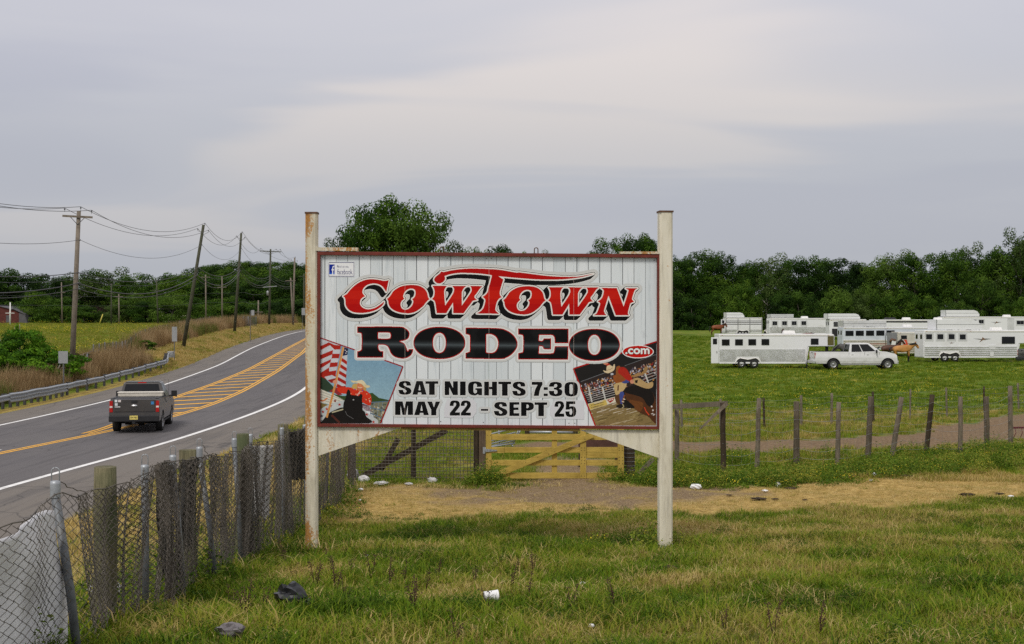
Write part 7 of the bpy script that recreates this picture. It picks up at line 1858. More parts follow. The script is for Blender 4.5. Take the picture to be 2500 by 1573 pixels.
t9 = trailer('far right white trailer with tall rounded roof pod and a double door', at(2302, 826, 120, 280) + Vector((0, 0, 0)), R(0), 16.5, 3.05, 0, 1.8, (), [(2.0, 2.35, 0.62, 0.46), (3.25, 2.35, 0.62, 0.46), (4.35, 2.35, 0.62, 0.46), (5.4, 2.35, 0.62, 0.46), (10.9, 2.22, 0.95, 0.46), (12.2, 2.22, 0.95, 0.46)], 1.3, 0.2, rack=(0.4, 5.2, 0.86, True), ac=(9.4,), frames=True)
swoosh(t9, 7.5, 2.25, 0.8)
mb = MB(); mb.box((9.55, -1.17, 1.95), (0.95, 0.03, 1.8)); mb.build('double_door', M_talum, t9)

# ------------------------------------------------------------------ horses
def horse(label, loc, rz, coat, legs, mane, head='level', scale=1.0, face=None, patches=None):
    root = thing('horse', label, 'horse', loc, rz); root.scale = (scale,) * 3
    hp = {'up': [(0.86, 0, 1.68), (1.00, 0, 1.92), (1.16, 0, 1.86), (1.38, 0, 1.58)], 'level': [(0.92, 0, 1.48), (1.14, 0, 1.60), (1.28, 0, 1.50), (1.44, 0, 1.20)], 'down': [(1.02, 0, 1.28), (1.30, 0, 1.02), (1.42, 0, 0.85), (1.50, 0, 0.52)]}[head]
    V, E, Rr = [], [], []
    def add(p, r, par=None):
        V.append(p); Rr.append(r); i = len(V) - 1
        if par is not None: E.append((par, i))
        return i
    pel = add((-0.55, 0, 1.26), (0.31, 0.33)); rump = add((-0.86, 0, 1.22), (0.22, 0.25), pel)
    mid = add((-0.05, 0, 1.20), (0.31, 0.33), pel); ch = add((0.48, 0, 1.22), (0.28, 0.34), mid)
    nb = add((0.72, 0, 1.34), (0.17, 0.25), ch)
    n1 = add(hp[0], (0.12, 0.18), nb); po = add(hp[1], (0.095, 0.13), n1); jaw = add(hp[2], (0.10, 0.15), po); mz = add(hp[3], (0.075, 0.085), jaw)
    for s in (-1, 1):
        a = add((0.52, s * 0.16, 0.98), (0.12, 0.14), ch); k = add((0.54, s * 0.16, 0.56), (0.062, 0.07), a); f = add((0.53, s * 0.16, 0.17), (0.042, 0.045), k); add((0.56, s * 0.16, 0.03), (0.058, 0.062), f)
        a = add((-0.66, s * 0.17, 0.98), (0.15, 0.20), pel); st = add((-0.58, s * 0.17, 0.78), (0.10, 0.13), a); h = add((-0.84, s * 0.17, 0.54), (0.058, 0.07), st); f = add((-0.80, s * 0.17, 0.17), (0.042, 0.045), h); add((-0.77, s * 0.17, 0.03), (0.058, 0.062), f)
    me = bpy.data.meshes.new('body'); me.from_pydata(V, E, [])
    o = link('body', me, root); sk = o.modifiers.new('skin', 'SKIN'); sk.use_smooth_shade = True
    for i, d in enumerate(me.skin_vertices[0].data): d.radius = Rr[i]; d.use_root = (i == 0)
    ss = o.modifiers.new('sub', 'SUBSURF'); ss.levels = 2; ss.render_levels = 2
    key = 'coat_%s_%s' % (coat, legs)
    m, nt, b = nmat('horse_coat'); T = NT(nt); setc(b, coat, 0.5, 0, 0.3)
    v = T.coord('Object'); sx = T.n('ShaderNodeSeparateXYZ'); T.l(v, sx.inputs[0]); nn = T.noise(v, 3.0, 4)
    c = T.ramp(nn, [(0.3, tuple(q * 0.75 for q in coat)), (0.7, tuple(min(1, q * 1.2) for q in coat))])
    if patches: c = T.mix(T.ramp(T.noise(T.coord('Object', loc=(1.3, 0.4, 0.2)), 1.1, 2), [(0.48, 0.0), (0.52, 1.0)]), c, patches)
    c = T.mix(T.ramp(T.math('ADD', sx.outputs[2], T.math('MULTIPLY', nn, 0.15)), [(0.55, 1.0), (0.80, 0.0)]), c, legs)
    T.l(c, b.inputs['Base Color']); me.materials.append(m)
    mm = simple('mane_%d%d%d' % tuple(int(q * 255) for q in mane), mane, 0.7, var=0.3, scale=20)
    mb = MB(); mb.tube([(-0.98, 0, 1.34), (-1.14, 0, 1.18), (-1.16, 0, 0.85), (-1.12, 0, 0.50)], [0.05, 0.075, 0.085, 0.03], 8); mb.build('tail', mm, root)
    A = [Vector((0.60, 0, 1.58)), Vector(hp[0]) + Vector((-0.10, 0, 0.17)), Vector(hp[1]) + Vector((0.0, 0, 0.13)), Vector(hp[2]) + Vector((0.06, 0, 0.06))]
    mb = MB(); 
    for sd in (-0.02, -0.06, 0.05): mb.tube([p + Vector((0, sd * (1.4 if k_ else 1), -abs(sd) * 1.2)) for k_, p in enumerate(A)], [0.03, 0.07, 0.065, 0.02], 7)
    mb.build('mane', mm, root)
    for s in (-1, 1):
        p = Vector(hp[1]) + Vector((0.03, s * 0.07, 0.10)); mb = MB(); mb.lathe([(0.035, 0.0), (0.04, 0.05), (0.018, 0.13), (0.002, 0.17)], p, 'z', 7); mb.build('ear', m, root)
    if face:
        q = (Vector(hp[2]) + Vector(hp[3])) / 2 + Vector((0.075, 0, 0.05)); mb = MB(); mb.tube([Vector(hp[2]) + Vector((0.09, 0, 0.06)), q, Vector(hp[3]) + Vector((0.05, 0, 0.03))], [0.03, 0.045, 0.04], 6); mb.build('blaze', simple('white_blaze', (0.75, 0.72, 0.68), 0.6), root)
    return root
blk = (0.012, 0.011, 0.011)
def hpos(u, v, ymin=60, ymax=260): return gp(u, v, ymin, ymax)
horse('golden buckskin horse with black legs standing beside the cream trailer', hpos(2203, 884), R(-4), (0.42, 0.20, 0.05), blk, blk, 'level', 1.04)
horse('dark bay horse with white blaze behind the buckskin horse', hpos(2190, 882) + Vector((0, 2.2, 0)), R(-12), (0.075, 0.028, 0.014), blk, blk, 'up', 1.0, True)
horse('dark grey roan horse with lowered head behind the white pickup cab', hpos(2078, 884) + Vector((0, 1.0, 0)), R(184), (0.075, 0.07, 0.068), blk, blk, 'down', 1.08)
horse('chestnut horse half hidden by the open stock trailer door', gp(1750, 819, 120, 260) + Vector((0, -0.5, 0)), R(5), (0.20, 0.055, 0.018), (0.06, 0.02, 0.01), blk, 'level', 1.05)
yb = 152.0
def hb_(label, u, rz, *a, **k):
    x = (u - 1250) / F * yb; return horse(label, Vector((x, yb, zg(x, yb))), rz, *a, **k)
hb_('black and white paint horse facing the road behind the near trailer roof', 1861, R(-80), (0.02, 0.018, 0.017), (0.6, 0.58, 0.55), (0.7, 0.68, 0.62), 'up', 1.0, True, patches=(0.72, 0.70, 0.66))
hb_('brown horse looking over the near trailer roof beside the air conditioner', 1909, R(-95), (0.11, 0.04, 0.018), blk, blk, 'up', 0.98, True)
hb_('bay horse behind the near trailer, left of the far chestnut', 1968, R(15), (0.15, 0.045, 0.016), blk, blk, 'down', 1.08)
hb_('reddish chestnut horse behind the nose of the near trailer', 1992, R(170), (0.19, 0.05, 0.016), (0.08, 0.03, 0.01), (0.10, 0.03, 0.012), 'level', 0.97)
yb = 140.0
x = (2392 - 1250) / F * yb; horse('brown horse behind the hay pod of the right trailer', Vector((x, yb, zg(x, yb) + 0.0)), R(185), (0.17, 0.06, 0.022), blk, blk, 'up', 1.25)
# saddle with number sheet on the swung door, red saddle blanket on the cream trailer
q = t8.location
sad = thing('saddle', 'brown saddle with white number sheet hung on the grey trailer door', 'saddle', q + Vector((-0.6, -1.42, 1.35)))
mb = MB(); mb.tube([(-0.28, 0, 0.2), (-0.1, -0.05, 0.42), (0.2, -0.05, 0.35), (0.32, 0, 0.05)], [0.10, 0.16, 0.16, 0.09], 8); mb.build('seat', simple('saddle_leather', (0.12, 0.055, 0.025), 0.5, var=0.2), sad)
mb = MB(); mb.box((0.05, -0.16, 0.10), (0.42, 0.02, 0.52), rot=(0, R(12), 0)); mb.build('number_sheet', M_whitep, sad)
bl = MB(); bl.add([(-0.12, 0, 0.32), (0.12, 0, 0.32), (0.26, -0.06, -0.35), (-0.24, -0.04, -0.35), (-0.12, 0.06, 0.32), (0.12, 0.06, 0.32), (0.26, 0.06, -0.35), (-0.24, 0.06, -0.35)], [(0, 1, 2, 3), (7, 6, 5, 4), (0, 4, 5, 1), (1, 5, 6, 2), (2, 6, 7, 3), (3, 7, 4, 0)])
o = bl.build('saddle_blanket', simple('red_orange_cloth', (0.55, 0.07, 0.03), 0.8, var=0.2)); o.location = q + Vector((0.75, -1.30, 1.45)); tag(o, 'red saddle blanket hung on the side of the cream trailer', 'blanket')
# ------------------------------------------------------------------ trees
def crown_mesh(name, mat, n, rx, rz, leaf, lobes, seed, flat=0.0, open_=0.0, low=0.25):
    """leaf quads gathered in clumps over an uneven crown of half-width rx, half-height rz centred at 0"""
    g = np.random.default_rng(seed)
    C = []
    while len(C) < lobes:
        d = g.normal(size=3); d /= np.linalg.norm(d)
        if d[2] < -0.75: continue
        r = g.uniform(0.35, 0.98) ** 0.7
        C.append((d * r * 0.95, g.uniform(0.13, 0.33) * (1.15 - 0.35 * r)))
    cen = np.array([c[0] for c in C]); rad = np.array([c[1] for c in C])
    which = g.choice(lobes, n, p=rad ** 2 / (rad ** 2).sum())
    d = g.normal(size=(n, 3)); d /= np.linalg.norm(d, axis=1, keepdims=True)
    rr = rad[which] * g.uniform(0.45, 1.0, n) ** 0.5
    P = cen[which] + d * rr[:, None] * np.array([1.15, 1.15, 0.72])
    P[:, 0] *= rx; P[:, 1] *= rx; P[:, 2] *= rz
    nrm = d * 1.3 + g.normal(size=(n, 3)) * 0.40 + np.array([0, 0, 0.35]); nrm /= np.linalg.norm(nrm, axis=1, keepdims=True)
    a = np.cross(nrm, g.normal(size=(n, 3))); a /= np.linalg.norm(a, axis=1, keepdims=True); b = np.cross(nrm, a)
    s = leaf * g.uniform(0.55, 1.3, n)[:, None]
    w = s * g.uniform(0.45, 0.75, n)[:, None]
    co = np.stack([P - a * s, P - b * w + nrm * s * 0.12, P + a * s, P + b * w + nrm * s * 0.12], 1).reshape(-1, 3)
    fs = np.arange(n * 4).reshape(-1, 4)
    tint = np.clip(0.5 + g.normal(0, 0.16, n) + (g.uniform(-0.34, 0.34, lobes))[which], 0, 1)
    return raw_mesh(name, co, fs, mat, 4, {'tint': ('FACE', 'FLOAT', tint.astype(np.float32))})
def trunk_mesh(name, mat, h, r, limbs, rx, rz, seed, lean=0.05):
    g = np.random.default_rng(seed); mb = MB()
    top = h + rz * 0.7
    pts = [Vector((lean * top * t * t * g.uniform(0.6, 1.2) + g.uniform(-.03, .03) * t, g.uniform(-.04, .04) * t * top * 0.2, top * t)) for t in np.linspace(0, 1, 7)]
    mb.tube(pts, [r * (1.25 - 1.1 * t) if t else r * 1.5 for t in np.linspace(0, 1, 7)], 8)
    for k in range(limbs):
        t = g.uniform(0.35, 0.85); i = int(t * 6); p = pts[i].lerp(pts[min(6, i + 1)], t * 6 - i); an = g.uniform(0, 6.283)
        L = rx * g.uniform(0.5, 0.9); d = Vector((math.cos(an), math.sin(an), g.uniform(0.35, 0.9)))
        q = p + d * L * 0.5 + Vector((0, 0, 0.1 * L)); mb.tube([p, q, p + d * L], [r * 0.42, r * 0.26, r * 0.06], 6)
    o = mb.build(name, mat); me = o.data; bpy.data.objects.remove(o); return me
M_bark = wood('tree_bark', (0.045, 0.036, 0.028), (0.13, 0.11, 0.09), (1, 1, 0.2), 0.95, 6)
M_barkp = wood('pale_bark', (0.24, 0.21, 0.18), (0.50, 0.46, 0.42), (1, 1, 0.3), 0.9, 5)
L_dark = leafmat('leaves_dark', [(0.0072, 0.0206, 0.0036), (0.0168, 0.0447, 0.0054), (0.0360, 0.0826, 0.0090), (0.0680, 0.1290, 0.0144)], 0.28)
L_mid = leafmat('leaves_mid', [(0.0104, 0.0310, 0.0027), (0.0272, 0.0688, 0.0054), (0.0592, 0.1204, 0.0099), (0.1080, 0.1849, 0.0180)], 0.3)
L_lite = leafmat('leaves_light', [(0.0200, 0.0482, 0.0054), (0.0464, 0.0963, 0.0099), (0.0840, 0.1505, 0.0171), (0.1320, 0.2150, 0.0315)], 0.32)
L_olive = leafmat('leaves_olive', [(0.0160, 0.0344, 0.0063), (0.0368, 0.0688, 0.0117), (0.0656, 0.1075, 0.0216), (0.1040, 0.1548, 0.0378)], 0.3)
L_bush = leafmat('leaves_fresh', [(0.020, 0.062, 0.003), (0.050, 0.135, 0.006), (0.095, 0.21, 0.010), (0.16, 0.30, 0.018)], 0.3)
L_red = leafmat('leaves_purple', [(0.020, 0.008, 0.010), (0.04, 0.016, 0.02), (0.06, 0.03, 0.03)], 0.2)
# crowns are modelled at unit scale 5 m x 5.5 m half sizes, then scaled per tree
KIND = {}
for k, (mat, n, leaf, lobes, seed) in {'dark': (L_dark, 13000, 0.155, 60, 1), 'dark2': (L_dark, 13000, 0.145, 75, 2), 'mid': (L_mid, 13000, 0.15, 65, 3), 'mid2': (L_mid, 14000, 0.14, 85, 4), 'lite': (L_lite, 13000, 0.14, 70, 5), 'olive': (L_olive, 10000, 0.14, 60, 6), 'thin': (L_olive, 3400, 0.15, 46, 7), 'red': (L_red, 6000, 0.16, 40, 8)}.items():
    KIND[k] = (crown_mesh('crown_' + k, mat, n, 5.0, 5.5, leaf, lobes, seed), trunk_mesh('trunk_' + k, M_barkp if k == 'thin' else M_bark, 5.0, 0.30, 7, 5.0, 5.5, seed + 20))
def tree(kind, u, vtop, y, width, label, group, base=None, low=0.18, rz=None, name='tree'):
    """tree whose crown top is seen at (u, vtop); width in metres"""
    x = (u - 1250) / F * y; zb = zg(x, y) if base is None else base
    top = CZ - (vtop - 786) / F * y; H = max(top - zb, 2.0)
    root = thing(name, label, 'tree', (x, y, zb), random.uniform(0, 6.28) if rz is None else rz, group)
    cm, tm = KIND[kind]
    c0 = H * low; hh = (H - c0) / 2
    cr = link('crown', cm, root); cr.scale = (width / 10.0, width / 10.0, hh / 5.5); cr.location = (0, 0, c0 + hh * 0.98)
    tr = link('trunk', tm, root); tr.scale = (width / 10, width / 10, max(0.4, H * 0.55) / 8.0)
    return root
# wood behind the trailers: silhouette read from the photograph
right = [(1630, 625, 296, 9, 'mid2'), (1668, 622, 285, 9, 'mid'), (1708, 606, 290, 10.5, 'mid2'), (1752, 606, 292, 10, 'dark2'), (1795, 632, 300, 8.5, 'dark'), (1838, 632, 288, 9, 'mid'), (1884, 612, 290, 10, 'olive'), (1918, 624, 297, 9, 'dark'), (1968, 616, 286, 10.5, 'dark2'), (2012, 626, 294, 9, 'mid'), (2056, 620, 290, 9.5, 'dark'), (2100, 634, 298, 9, 'dark2'),
         (2148, 620, 288, 9, 'lite'), (2190, 602, 292, 9.5, 'olive'), (2235, 612, 286, 10.5, 'mid'), (2284, 608, 294, 10, 'dark'), (2330, 604, 288, 9.5, 'mid2'), (2366, 584, 296, 8.5, 'olive'), (2408, 612, 290, 9.5, 'dark2'), (2446, 596, 286, 10, 'mid'), (2490, 548, 283, 10, 'olive'), (2530, 560, 292, 11, 'dark'), (2570, 590, 290, 11, 'mid')]
for i, (u, v, y, w, k) in enumerate(right):
    tree(k, u, v, y, w * 1.25, '%s tree from the right sign post in the tall wood behind the trailers' % ORD[i], 'tall trees behind the horse trailers', low=0.12)
under = [(1650, 700, 276, 8, 'dark2'), (1690, 720, 274, 7, 'dark'), (1735, 705, 277, 8, 'mid'), (1780, 690, 278, 8, 'mid2'), (1822, 680, 277, 7, 'mid'), (1870, 690, 278, 7, 'thin'), (1905, 705, 276, 7, 'dark2'), (1952, 700, 276, 8, 'dark'), (2038, 694, 272, 8.0, 'lite'), (2004, 726, 271, 6, 'mid'), (2088, 700, 274, 7, 'olive'), (2112, 686, 276, 7, 'lite'), (2160, 715, 274, 8, 'mid'), (2215, 705, 273, 8, 'mid2'), (2262, 720, 272, 7, 'mid'), (2312, 725, 268, 6, 'lite'), (2345, 732, 266, 5.5, 'lite'), (2395, 662, 274, 8.5, 'lite'), (2440, 720, 272, 8, 'mid2'), (2488, 722, 268, 6.5, 'mid'), (2530, 700, 272, 8, 'dark')]
for i, (u, v, y, w, k) in enumerate(under):
    tree(k, u, v, y, w * 1.3, '%s low tree from the right sign post at the wood edge behind the trailers' % ORD[i], 'low trees at the wood edge', low=-0.5)
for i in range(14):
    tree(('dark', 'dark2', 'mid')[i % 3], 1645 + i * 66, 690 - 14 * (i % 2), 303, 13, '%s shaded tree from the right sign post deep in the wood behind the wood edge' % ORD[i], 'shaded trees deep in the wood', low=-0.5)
# trees over the top of the billboard
big = tree('mid', 930, 468, 112, 8.6, 'big broad tree rising behind the left half of the billboard, dark left part', 'trees above the billboard', low=0.25, rz=0.4)
tree('lite', 1010, 480, 110, 8.0, 'light green right half of the tree clump above the billboard', 'trees above the billboard', low=0.22, rz=2.0)
tree('mid2', 885, 500, 108, 5.6, 'drooping left tree of the clump above the billboard', 'trees above the billboard', low=0.2)
tree('olive', 1068, 520, 113, 5.0, 'rightmost feathery tree of the clump above the billboard', 'trees above the billboard', low=0.2)
tree('thin', 812, 578, 150, 5.0, 'thin almost bare tree top just right of the rusty left post', 'trees above the billboard', low=0.3)
for i, (u, v, y, w, k) in enumerate([(1150, 594, 220, 6.5, 'dark2'), (1222, 586, 225, 8.5, 'dark'), (1180, 606, 230, 6, 'mid'), (1318, 604, 210, 5.5, 'olive'), (1275, 610, 235, 6, 'mid')]):
    tree(k, u, v, y, w, '%s small tree top from the left above the middle of the billboard' % ORD[i], 'trees above the billboard')
tree('mid2', 1475, 578, 200, 8.5, 'leafy tree top left of the right sign post', 'trees above the billboard')
tree('dark2', 1548, 560, 205, 10, 'taller leafy tree top partly hidden by the right sign post', 'trees above the billboard')
tree('mid', 1590, 570, 200, 9, 'leafy tree right behind the right sign post', 'trees above the billboard')
# tree line on the left, hill rising to the right of it
left = [(-25, 652, 300, 10, 'dark2'), (14, 646, 302, 10, 'dark'), (62, 660, 306, 11, 'dark2'), (108, 660, 300, 9, 'dark'), (150, 668, 312, 10, 'dark2'), (186, 664, 308, 9, 'thin'), (222, 654, 316, 10, 'mid2'), (268, 646, 312, 12, 'olive'), (312, 668, 306, 10, 'mid'), (352, 664, 318, 11, 'mid2'), (402, 662, 312, 11, 'mid'), (440, 664, 306, 11, 'mid2'), (484, 660, 314, 11, 'mid'), (530, 668, 306, 11, 'dark'), (572, 668, 312, 11, 'mid2'), (618, 672, 304, 11, 'dark2'), (664, 662, 314, 12, 'dark'), (708, 655, 308, 12, 'dark'), (752, 650, 312, 12, 'dark2')]
for i, (u, v, y, w, k) in enumerate(left):
    tree(k, u, v, y, w * 1.35, '%s tree from the left border in the tree line beyond the meadow' % ORD[i], 'tree line beyond the meadow', low=-0.06)
lowl = [(95, 708, 292, 9, 'mid2'), (150, 722, 288, 10, 'mid'), (205, 745, 284, 7, 'mid'), (238, 742, 290, 5, 'red'), (330, 712, 290, 10, 'lite'), (362, 730, 286, 8, 'mid'), (420, 712, 284, 9, 'lite'), (462, 718, 290, 9, 'mid'), (512, 728, 286, 8, 'mid2'), (560, 720, 282, 9, 'mid'), (604, 732, 280, 8, 'dark2'), (650, 728, 286, 9, 'dark2'), (696, 722, 280, 9, 'dark'), (740, 726, 284, 9, 'dark2'), (60, 745, 296, 8, 'dark'), (285, 740, 286, 7, 'olive')]
for i, (u, v, y, w, k) in enumerate(lowl):
    tree(k, u, v, y, w * 1.3, '%s low leafy tree in front of the left tree line' % ORD[i], 'low trees before the left tree line', low=-0.4)
hillt = [(470, 654, 400, 12, 'mid2'), (510, 643, 430, 13, 'dark2'), (548, 638, 440, 13, 'dark'), (585, 634, 445, 13, 'mid2'), (622, 634, 450, 13, 'dark2'), (660, 635, 445, 13, 'dark'), (698, 636, 440, 13, 'mid2'), (735, 637, 440, 13, 'dark2'), (772, 640, 440, 13, 'dark'), (560, 650, 400, 12, 'mid'), (610, 652, 395, 12, 'mid2'), (655, 650, 390, 12, 'mid'), (705, 648, 385, 12, 'dark')]
for i, (u, v, y, w, k) in enumerate(hillt):
    tree(k, u, v, y, w * 1.3, '%s tree from the left on the hill crest behind the utility poles' % ORD[i], 'trees on the hill', low=0.05)
# bushes beside the guard rail
def bush(label, u, v0, v1, y, w, mat, n, leaf, seed, lobes=40, stems=True, name='bush'):
    x = (u - 1250) / F * y; zb = zg(x, y); top = CZ - (v0 - 786) / F * y; H = top - zb
    root = thing(name, label, 'bush', (x, y, zb)); cm = crown_mesh('foliage', mat, n, w / 2, H / 2, leaf, lobes, seed); o = link('foliage', cm, root); o.location = (0, 0, H * 0.5)
    g = np.random.default_rng(seed); 
    for k in range(4 if stems else 1):
        mb = MB(); a = g.uniform(0, 6.28); d = Vector((math.cos(a) * w * 0.3, math.sin(a) * w * 0.2, H * g.uniform(0.6, 0.95)))
        mb.tube([Vector((0, 0, -0.1)), d * 0.5 + Vector((g.uniform(-.1, .1), 0, 0)), d], [0.07, 0.05, 0.015], 6); mb.build('stem', M_barkp, root)
    return root
bush('tall fresh green bush with pale stems at the left border behind the guard rail', 50, 800, 940, 80, 4.8, L_bush, 9000, 0.085, 31, 75)
bush('rounded green bush right of the tall bush behind the guard rail', 122, 845, 945, 79, 4.6, L_bush, 7000, 0.085, 32, 60)
bush('bright green leafy bush cut by the left border', -12, 842, 960, 77, 4.0, L_bush, 6000, 0.085, 33, 50)
bush('dark green shrub behind the nearest utility pole', 190, 858, 920, 88, 2.4, L_dark, 3600, 0.08, 34, 40)
bush('low clipped green shrub mound at the guard rail', 38, 928, 975, 74, 2.6, L_bush, 3600, 0.06, 35, 40, False)
bush('small green shrub in the brown grass near the guard rail end', 360, 828, 870, 112, 1.6, L_mid, 1600, 0.09, 36, 25, False)
bush('small leafy sapling top left of the meadow', 40, 778, 800, 95, 0.9, L_bush, 500, 0.10, 37, 12)
# ------------------------------------------------------------------ litter, manure, weeds
def crumple(name, label, cat, u, v, wpx, hpx, mat, seed, squash=1.0, part='film'):
    p = gp(u, v, 6, 60); s = F / p.y; w, h = wpx / s, hpx / s
    g = np.random.default_rng(seed); bm = bmesh.new(); bmesh.ops.create_icosphere(bm, subdivisions=3, radius=1.0)
    fr = g.uniform(2, 5, (5, 3)); ph = g.uniform(0, 6.28, 5)
    for q in bm.verts:
        d = sum(math.sin(fr[k] @ np.array(q.co) * 1.5 + ph[k]) for k in range(5)) * 0.075 + g.uniform(-.06, .06)
        q.co = q.co * (1 + d); q.co.x *= w / 2; q.co.y *= w / 2 * 0.8 * squash; q.co.z *= h * 0.55
        q.co.z = max(q.co.z + h * 0.42, -0.01)
    me = bpy.data.meshes.new(name); bm.to_mesh(me); bm.free(); me.materials.append(mat)
    o = link(name, me); o.location = p + Vector((0, 0, 0.02)); o.rotation_euler = (0, 0, g.uniform(-.4, .4)); tag(o, label, cat)
    return o
m_blackbag = simple('black_plastic_bag', (0.02, 0.021, 0.024), 0.28, var=0.3, scale=9)
m_white = simple('white_plastic_litter', (0.78, 0.78, 0.78), 0.45, var=0.08)
m_clear = simple('clear_plastic_litter', (0.48, 0.47, 0.46), 0.25, var=0.15)
m_greyb = simple('grey_litter', (0.15, 0.135, 0.14), 0.5, var=0.3, scale=12)
m_dung = simple('manure', (0.035, 0.020, 0.010), 0.95, var=0.5, scale=30)
b1 = crumple('trash_bag', 'crumpled black plastic bag in the grass left of the billboard posts', 'trash bag', 712, 1482, 78, 52, m_blackbag, 1)
crumple('bag_tail', 'flat black plastic scrap lying right of the black bag', 'plastic scrap', 752, 1482, 30, 14, m_blackbag, 2)
cup = gp(1198, 1474, 6, 40); mb = MB(); r_ = 0.07
mb.lathe([(0.001, -0.085), (0.062, -0.085), (0.066, 0.0), (0.075, 0.085), (0.078, 0.09), (0.070, 0.085), (0.058, -0.07), (0.001, -0.075)], (0, 0, 0.075), 'x', 18)
o = mb.build('foam_cup', m_white); o.location = cup + Vector((0, 0, 0.015)); o.scale = (0.72,) * 3; o.rotation_euler = (0.1, 0, R(15)); tag(o, 'white foam cup lying in the grass in front of the billboard', 'cup')
for i, (u, v, w, h, m, lab, cat) in enumerate([(1423, 1434, 15, 9, m_white, 'small white paper scrap right of the foam cup', 'paper scrap'), (897, 1366, 10, 8, m_white, 'tiny white scrap in the grass below the left lettering', 'paper scrap'), (1443, 1538, 16, 9, m_white, 'white scrap near the bottom border right of centre', 'paper scrap'), (563, 1562, 66, 34, m_greyb, 'grey crumpled wrapper in the grass near the chain link', 'wrapper'),
    (1699, 1196, 28, 13, m_white, 'white plastic bag on the straw right of the right sign post', 'plastic bag'), (1900, 1192, 14, 13, m_white, 'small white cup standing in the straw below the wire fence', 'cup'), (1868, 1203, 15, 5, m_white, 'flat white paper in the straw below the fence', 'paper scrap'), (2134, 1164, 12, 8, m_white, 'little white scrap at the weed edge right of centre', 'paper scrap'), (2127, 1176, 9, 4, m_white, 'flat white scrap below the little scrap at the weed edge', 'paper scrap'), (2468, 1216, 16, 5, m_white, 'white stick of paper in the grass at the right border', 'paper scrap'),
    (862, 1172, 28, 26, m_white, 'white and pink plastic bag at the foot of the dark corner post', 'plastic bag'), (888, 1180, 30, 18, m_clear, 'clear plastic film beside the white bag', 'plastic film'), (930, 1186, 36, 9, m_clear, 'flat clear plastic film left below the wire panel', 'plastic film'), (1055, 1182, 26, 15, m_clear, 'clear plastic bag below the right half of the wire panel', 'plastic film'), (998, 1186, 20, 6, m_clear, 'small plastic film below the middle post of the wire panel', 'plastic film'), (880, 1200, 14, 6, m_white, 'white scrap in front of the plastic bag', 'paper scrap'), (840, 1190, 10, 7, m_white, 'white scrap beside the chain link corner', 'paper scrap'), (880, 1226, 7, 4, m_white, 'tiny white scrap on the straw before the wire panel', 'paper scrap'),
    (2343, 1112, 15, 16, m_blackbag, 'black bag caught at the foot of a leaning fence post', 'trash bag')]):
    crumple('litter', lab, cat, u, v, w, h, m, 40 + i, 0.8)
x = -4.15; y = 10.35; o = crumple('sack', 'white sack lying in the verge behind the chain link', 'sack', 330, 1420, 60, 32, m_white, 77); o.location = (x + 0.55, 11.3, zg(-3.6, 11.3) + 0.10)
for i, (u, v, w, h, lab) in enumerate([(1633, 1400, 40, 17, 'dark manure heap in the grass below the right sign post'), (1930, 1196, 30, 8, 'flat manure patch in the straw below the small cup'), (1853, 1222, 38, 9, 'scattered manure in the straw left of the flat patch'), (1892, 1222, 18, 6, 'small manure lump right of the scattered manure'), (2212, 1166, 34, 9, 'manure patch at the weed edge under the fence'), (2362, 1212, 40, 11, 'broad manure patch on the straw at the right'), (2440, 1208, 24, 5, 'thin manure streak near the right border'), (1965, 1224, 14, 5, 'single manure lump in the middle of the straw'), (1780, 1212, 16, 5, 'little manure lump on the gravel edge'), (2035, 1234, 18, 5, 'little manure lump below the straw middle'), (2318, 1160, 40, 6, 'long manure streak under the weeds')]):
    crumple('manure_pile', lab, 'manure', u, v, w, h * (0.9 if i == 0 else 0.5), m_dung, 90 + i, 0.9)['group'] = 'manure on the straw'
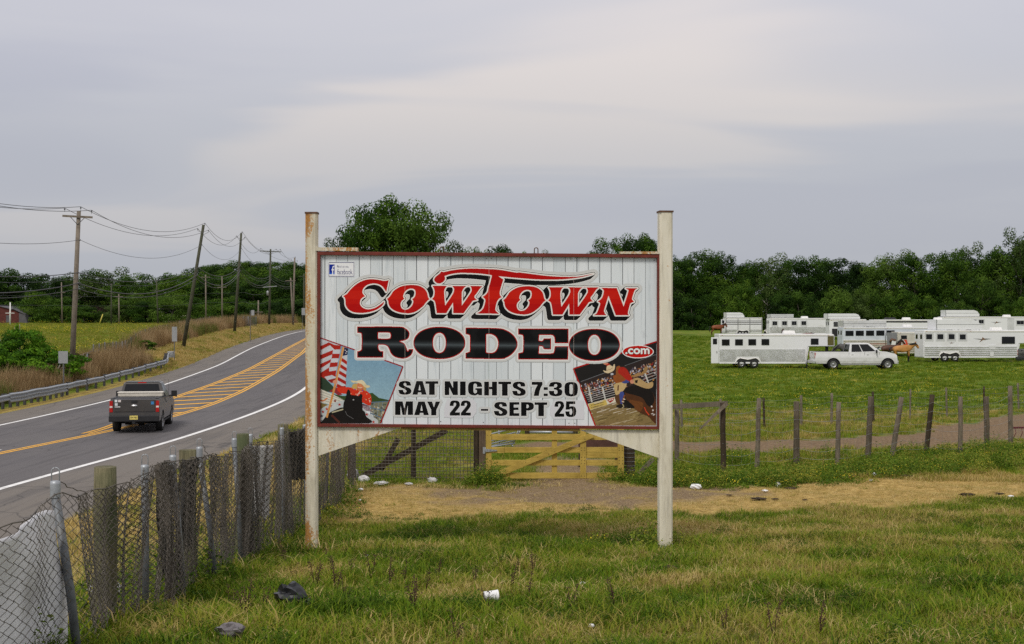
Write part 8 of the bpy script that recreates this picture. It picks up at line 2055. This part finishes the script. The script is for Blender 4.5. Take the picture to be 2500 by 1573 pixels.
# red curled dock stalks
m_dock = simple('dock_stalk_red', (0.060, 0.026, 0.016), 0.8, var=0.4, scale=10)
proto = []
for s in range(4):
    g = np.random.default_rng(60 + s); mb = MB()
    for k in range(3 if s % 2 else 2):
        a = g.uniform(0, 6.28); L = g.uniform(0.18, 0.38); tip = Vector((math.cos(a) * 0.07, math.sin(a) * 0.07, L)); mb.tube([Vector((0, 0, -0.02)), tip * 0.5 + Vector((0.01, 0, 0)), tip], [0.005, 0.004, 0.002], 5)
        for j in range(26):
            t = g.uniform(0.35, 1.0); p = tip * t + Vector((g.normal(0, .018), g.normal(0, .018), 0)); mb.box(p, (0.009, 0.007, 0.008), rot=(g.uniform(0, 3), g.uniform(0, 3), 0))
    o = mb.build('stalk', m_dock); proto.append(o.data); bpy.data.objects.remove(o)
docks = [(845, 1470), (905, 1415), (950, 1430), (985, 1425), (820, 1450), (770, 1440), (1040, 1445), (1070, 1420), (1190, 1500), (1160, 1430), (1250, 1440), (1290, 1460), (1300, 1400), (720, 1420), (695, 1380), (860, 1400), (1115, 1565), (1500, 1490), (800, 1372), (600, 1520), (645, 1500), (1770, 1545), (1890, 1560), (560, 1490), (1010, 1500), (2000, 1560), (1655, 1350), (1400, 1500)]
for i, (u, v) in enumerate(sorted(docks)):
    p = gp(u, v, 6, 40); r = thing('dock_weed', '%s dark red dry dock stalk from the left in the foreground grass' % ORD[i] if i < 28 else 'dark red dry dock stalk at the foot of the left sign post', 'weed', p, random.uniform(0, 6.28), 'red dock stalks in the foreground'); o = link('stalk', proto[i % 4], r); o.scale = (random.uniform(0.55, 1.0),) * 3
# rusty red harrow at the right border behind the wire fence
p = gp(2492, 1074, 25, 90); root = thing('red_harrow', 'rusty red metal harrow behind the wire fence at the right border', 'farm implement', p); mr = simple('dark_red_paint', (0.12, 0.022, 0.028), 0.6, 0.1, var=0.3)
for a, b, r in (((-0.25, 0, 0.42), (1.3, 0, 0.44), 0.022), ((-0.2, 0.4, 0.36), (1.3, 0.4, 0.38), 0.02), ((0.45, 0, 0.44), (0.45, 0.4, 0.36), 0.02), ((0.45, -0.05, 0.42), (0.45, -0.05, 0.30), 0.018)):
    mb = MB(); mb.tube([a, b], r, 6); mb.build('frame_bar', mr, root)
for k in range(7):
    mb = MB(); x = -0.2 + k * 0.22; mb.tube([(x, 0, 0.42), (x + 0.02, -0.05, 0.25), (x - 0.08, -0.02, 0.0)], 0.012, 5); mb.build('tine', mr, root)
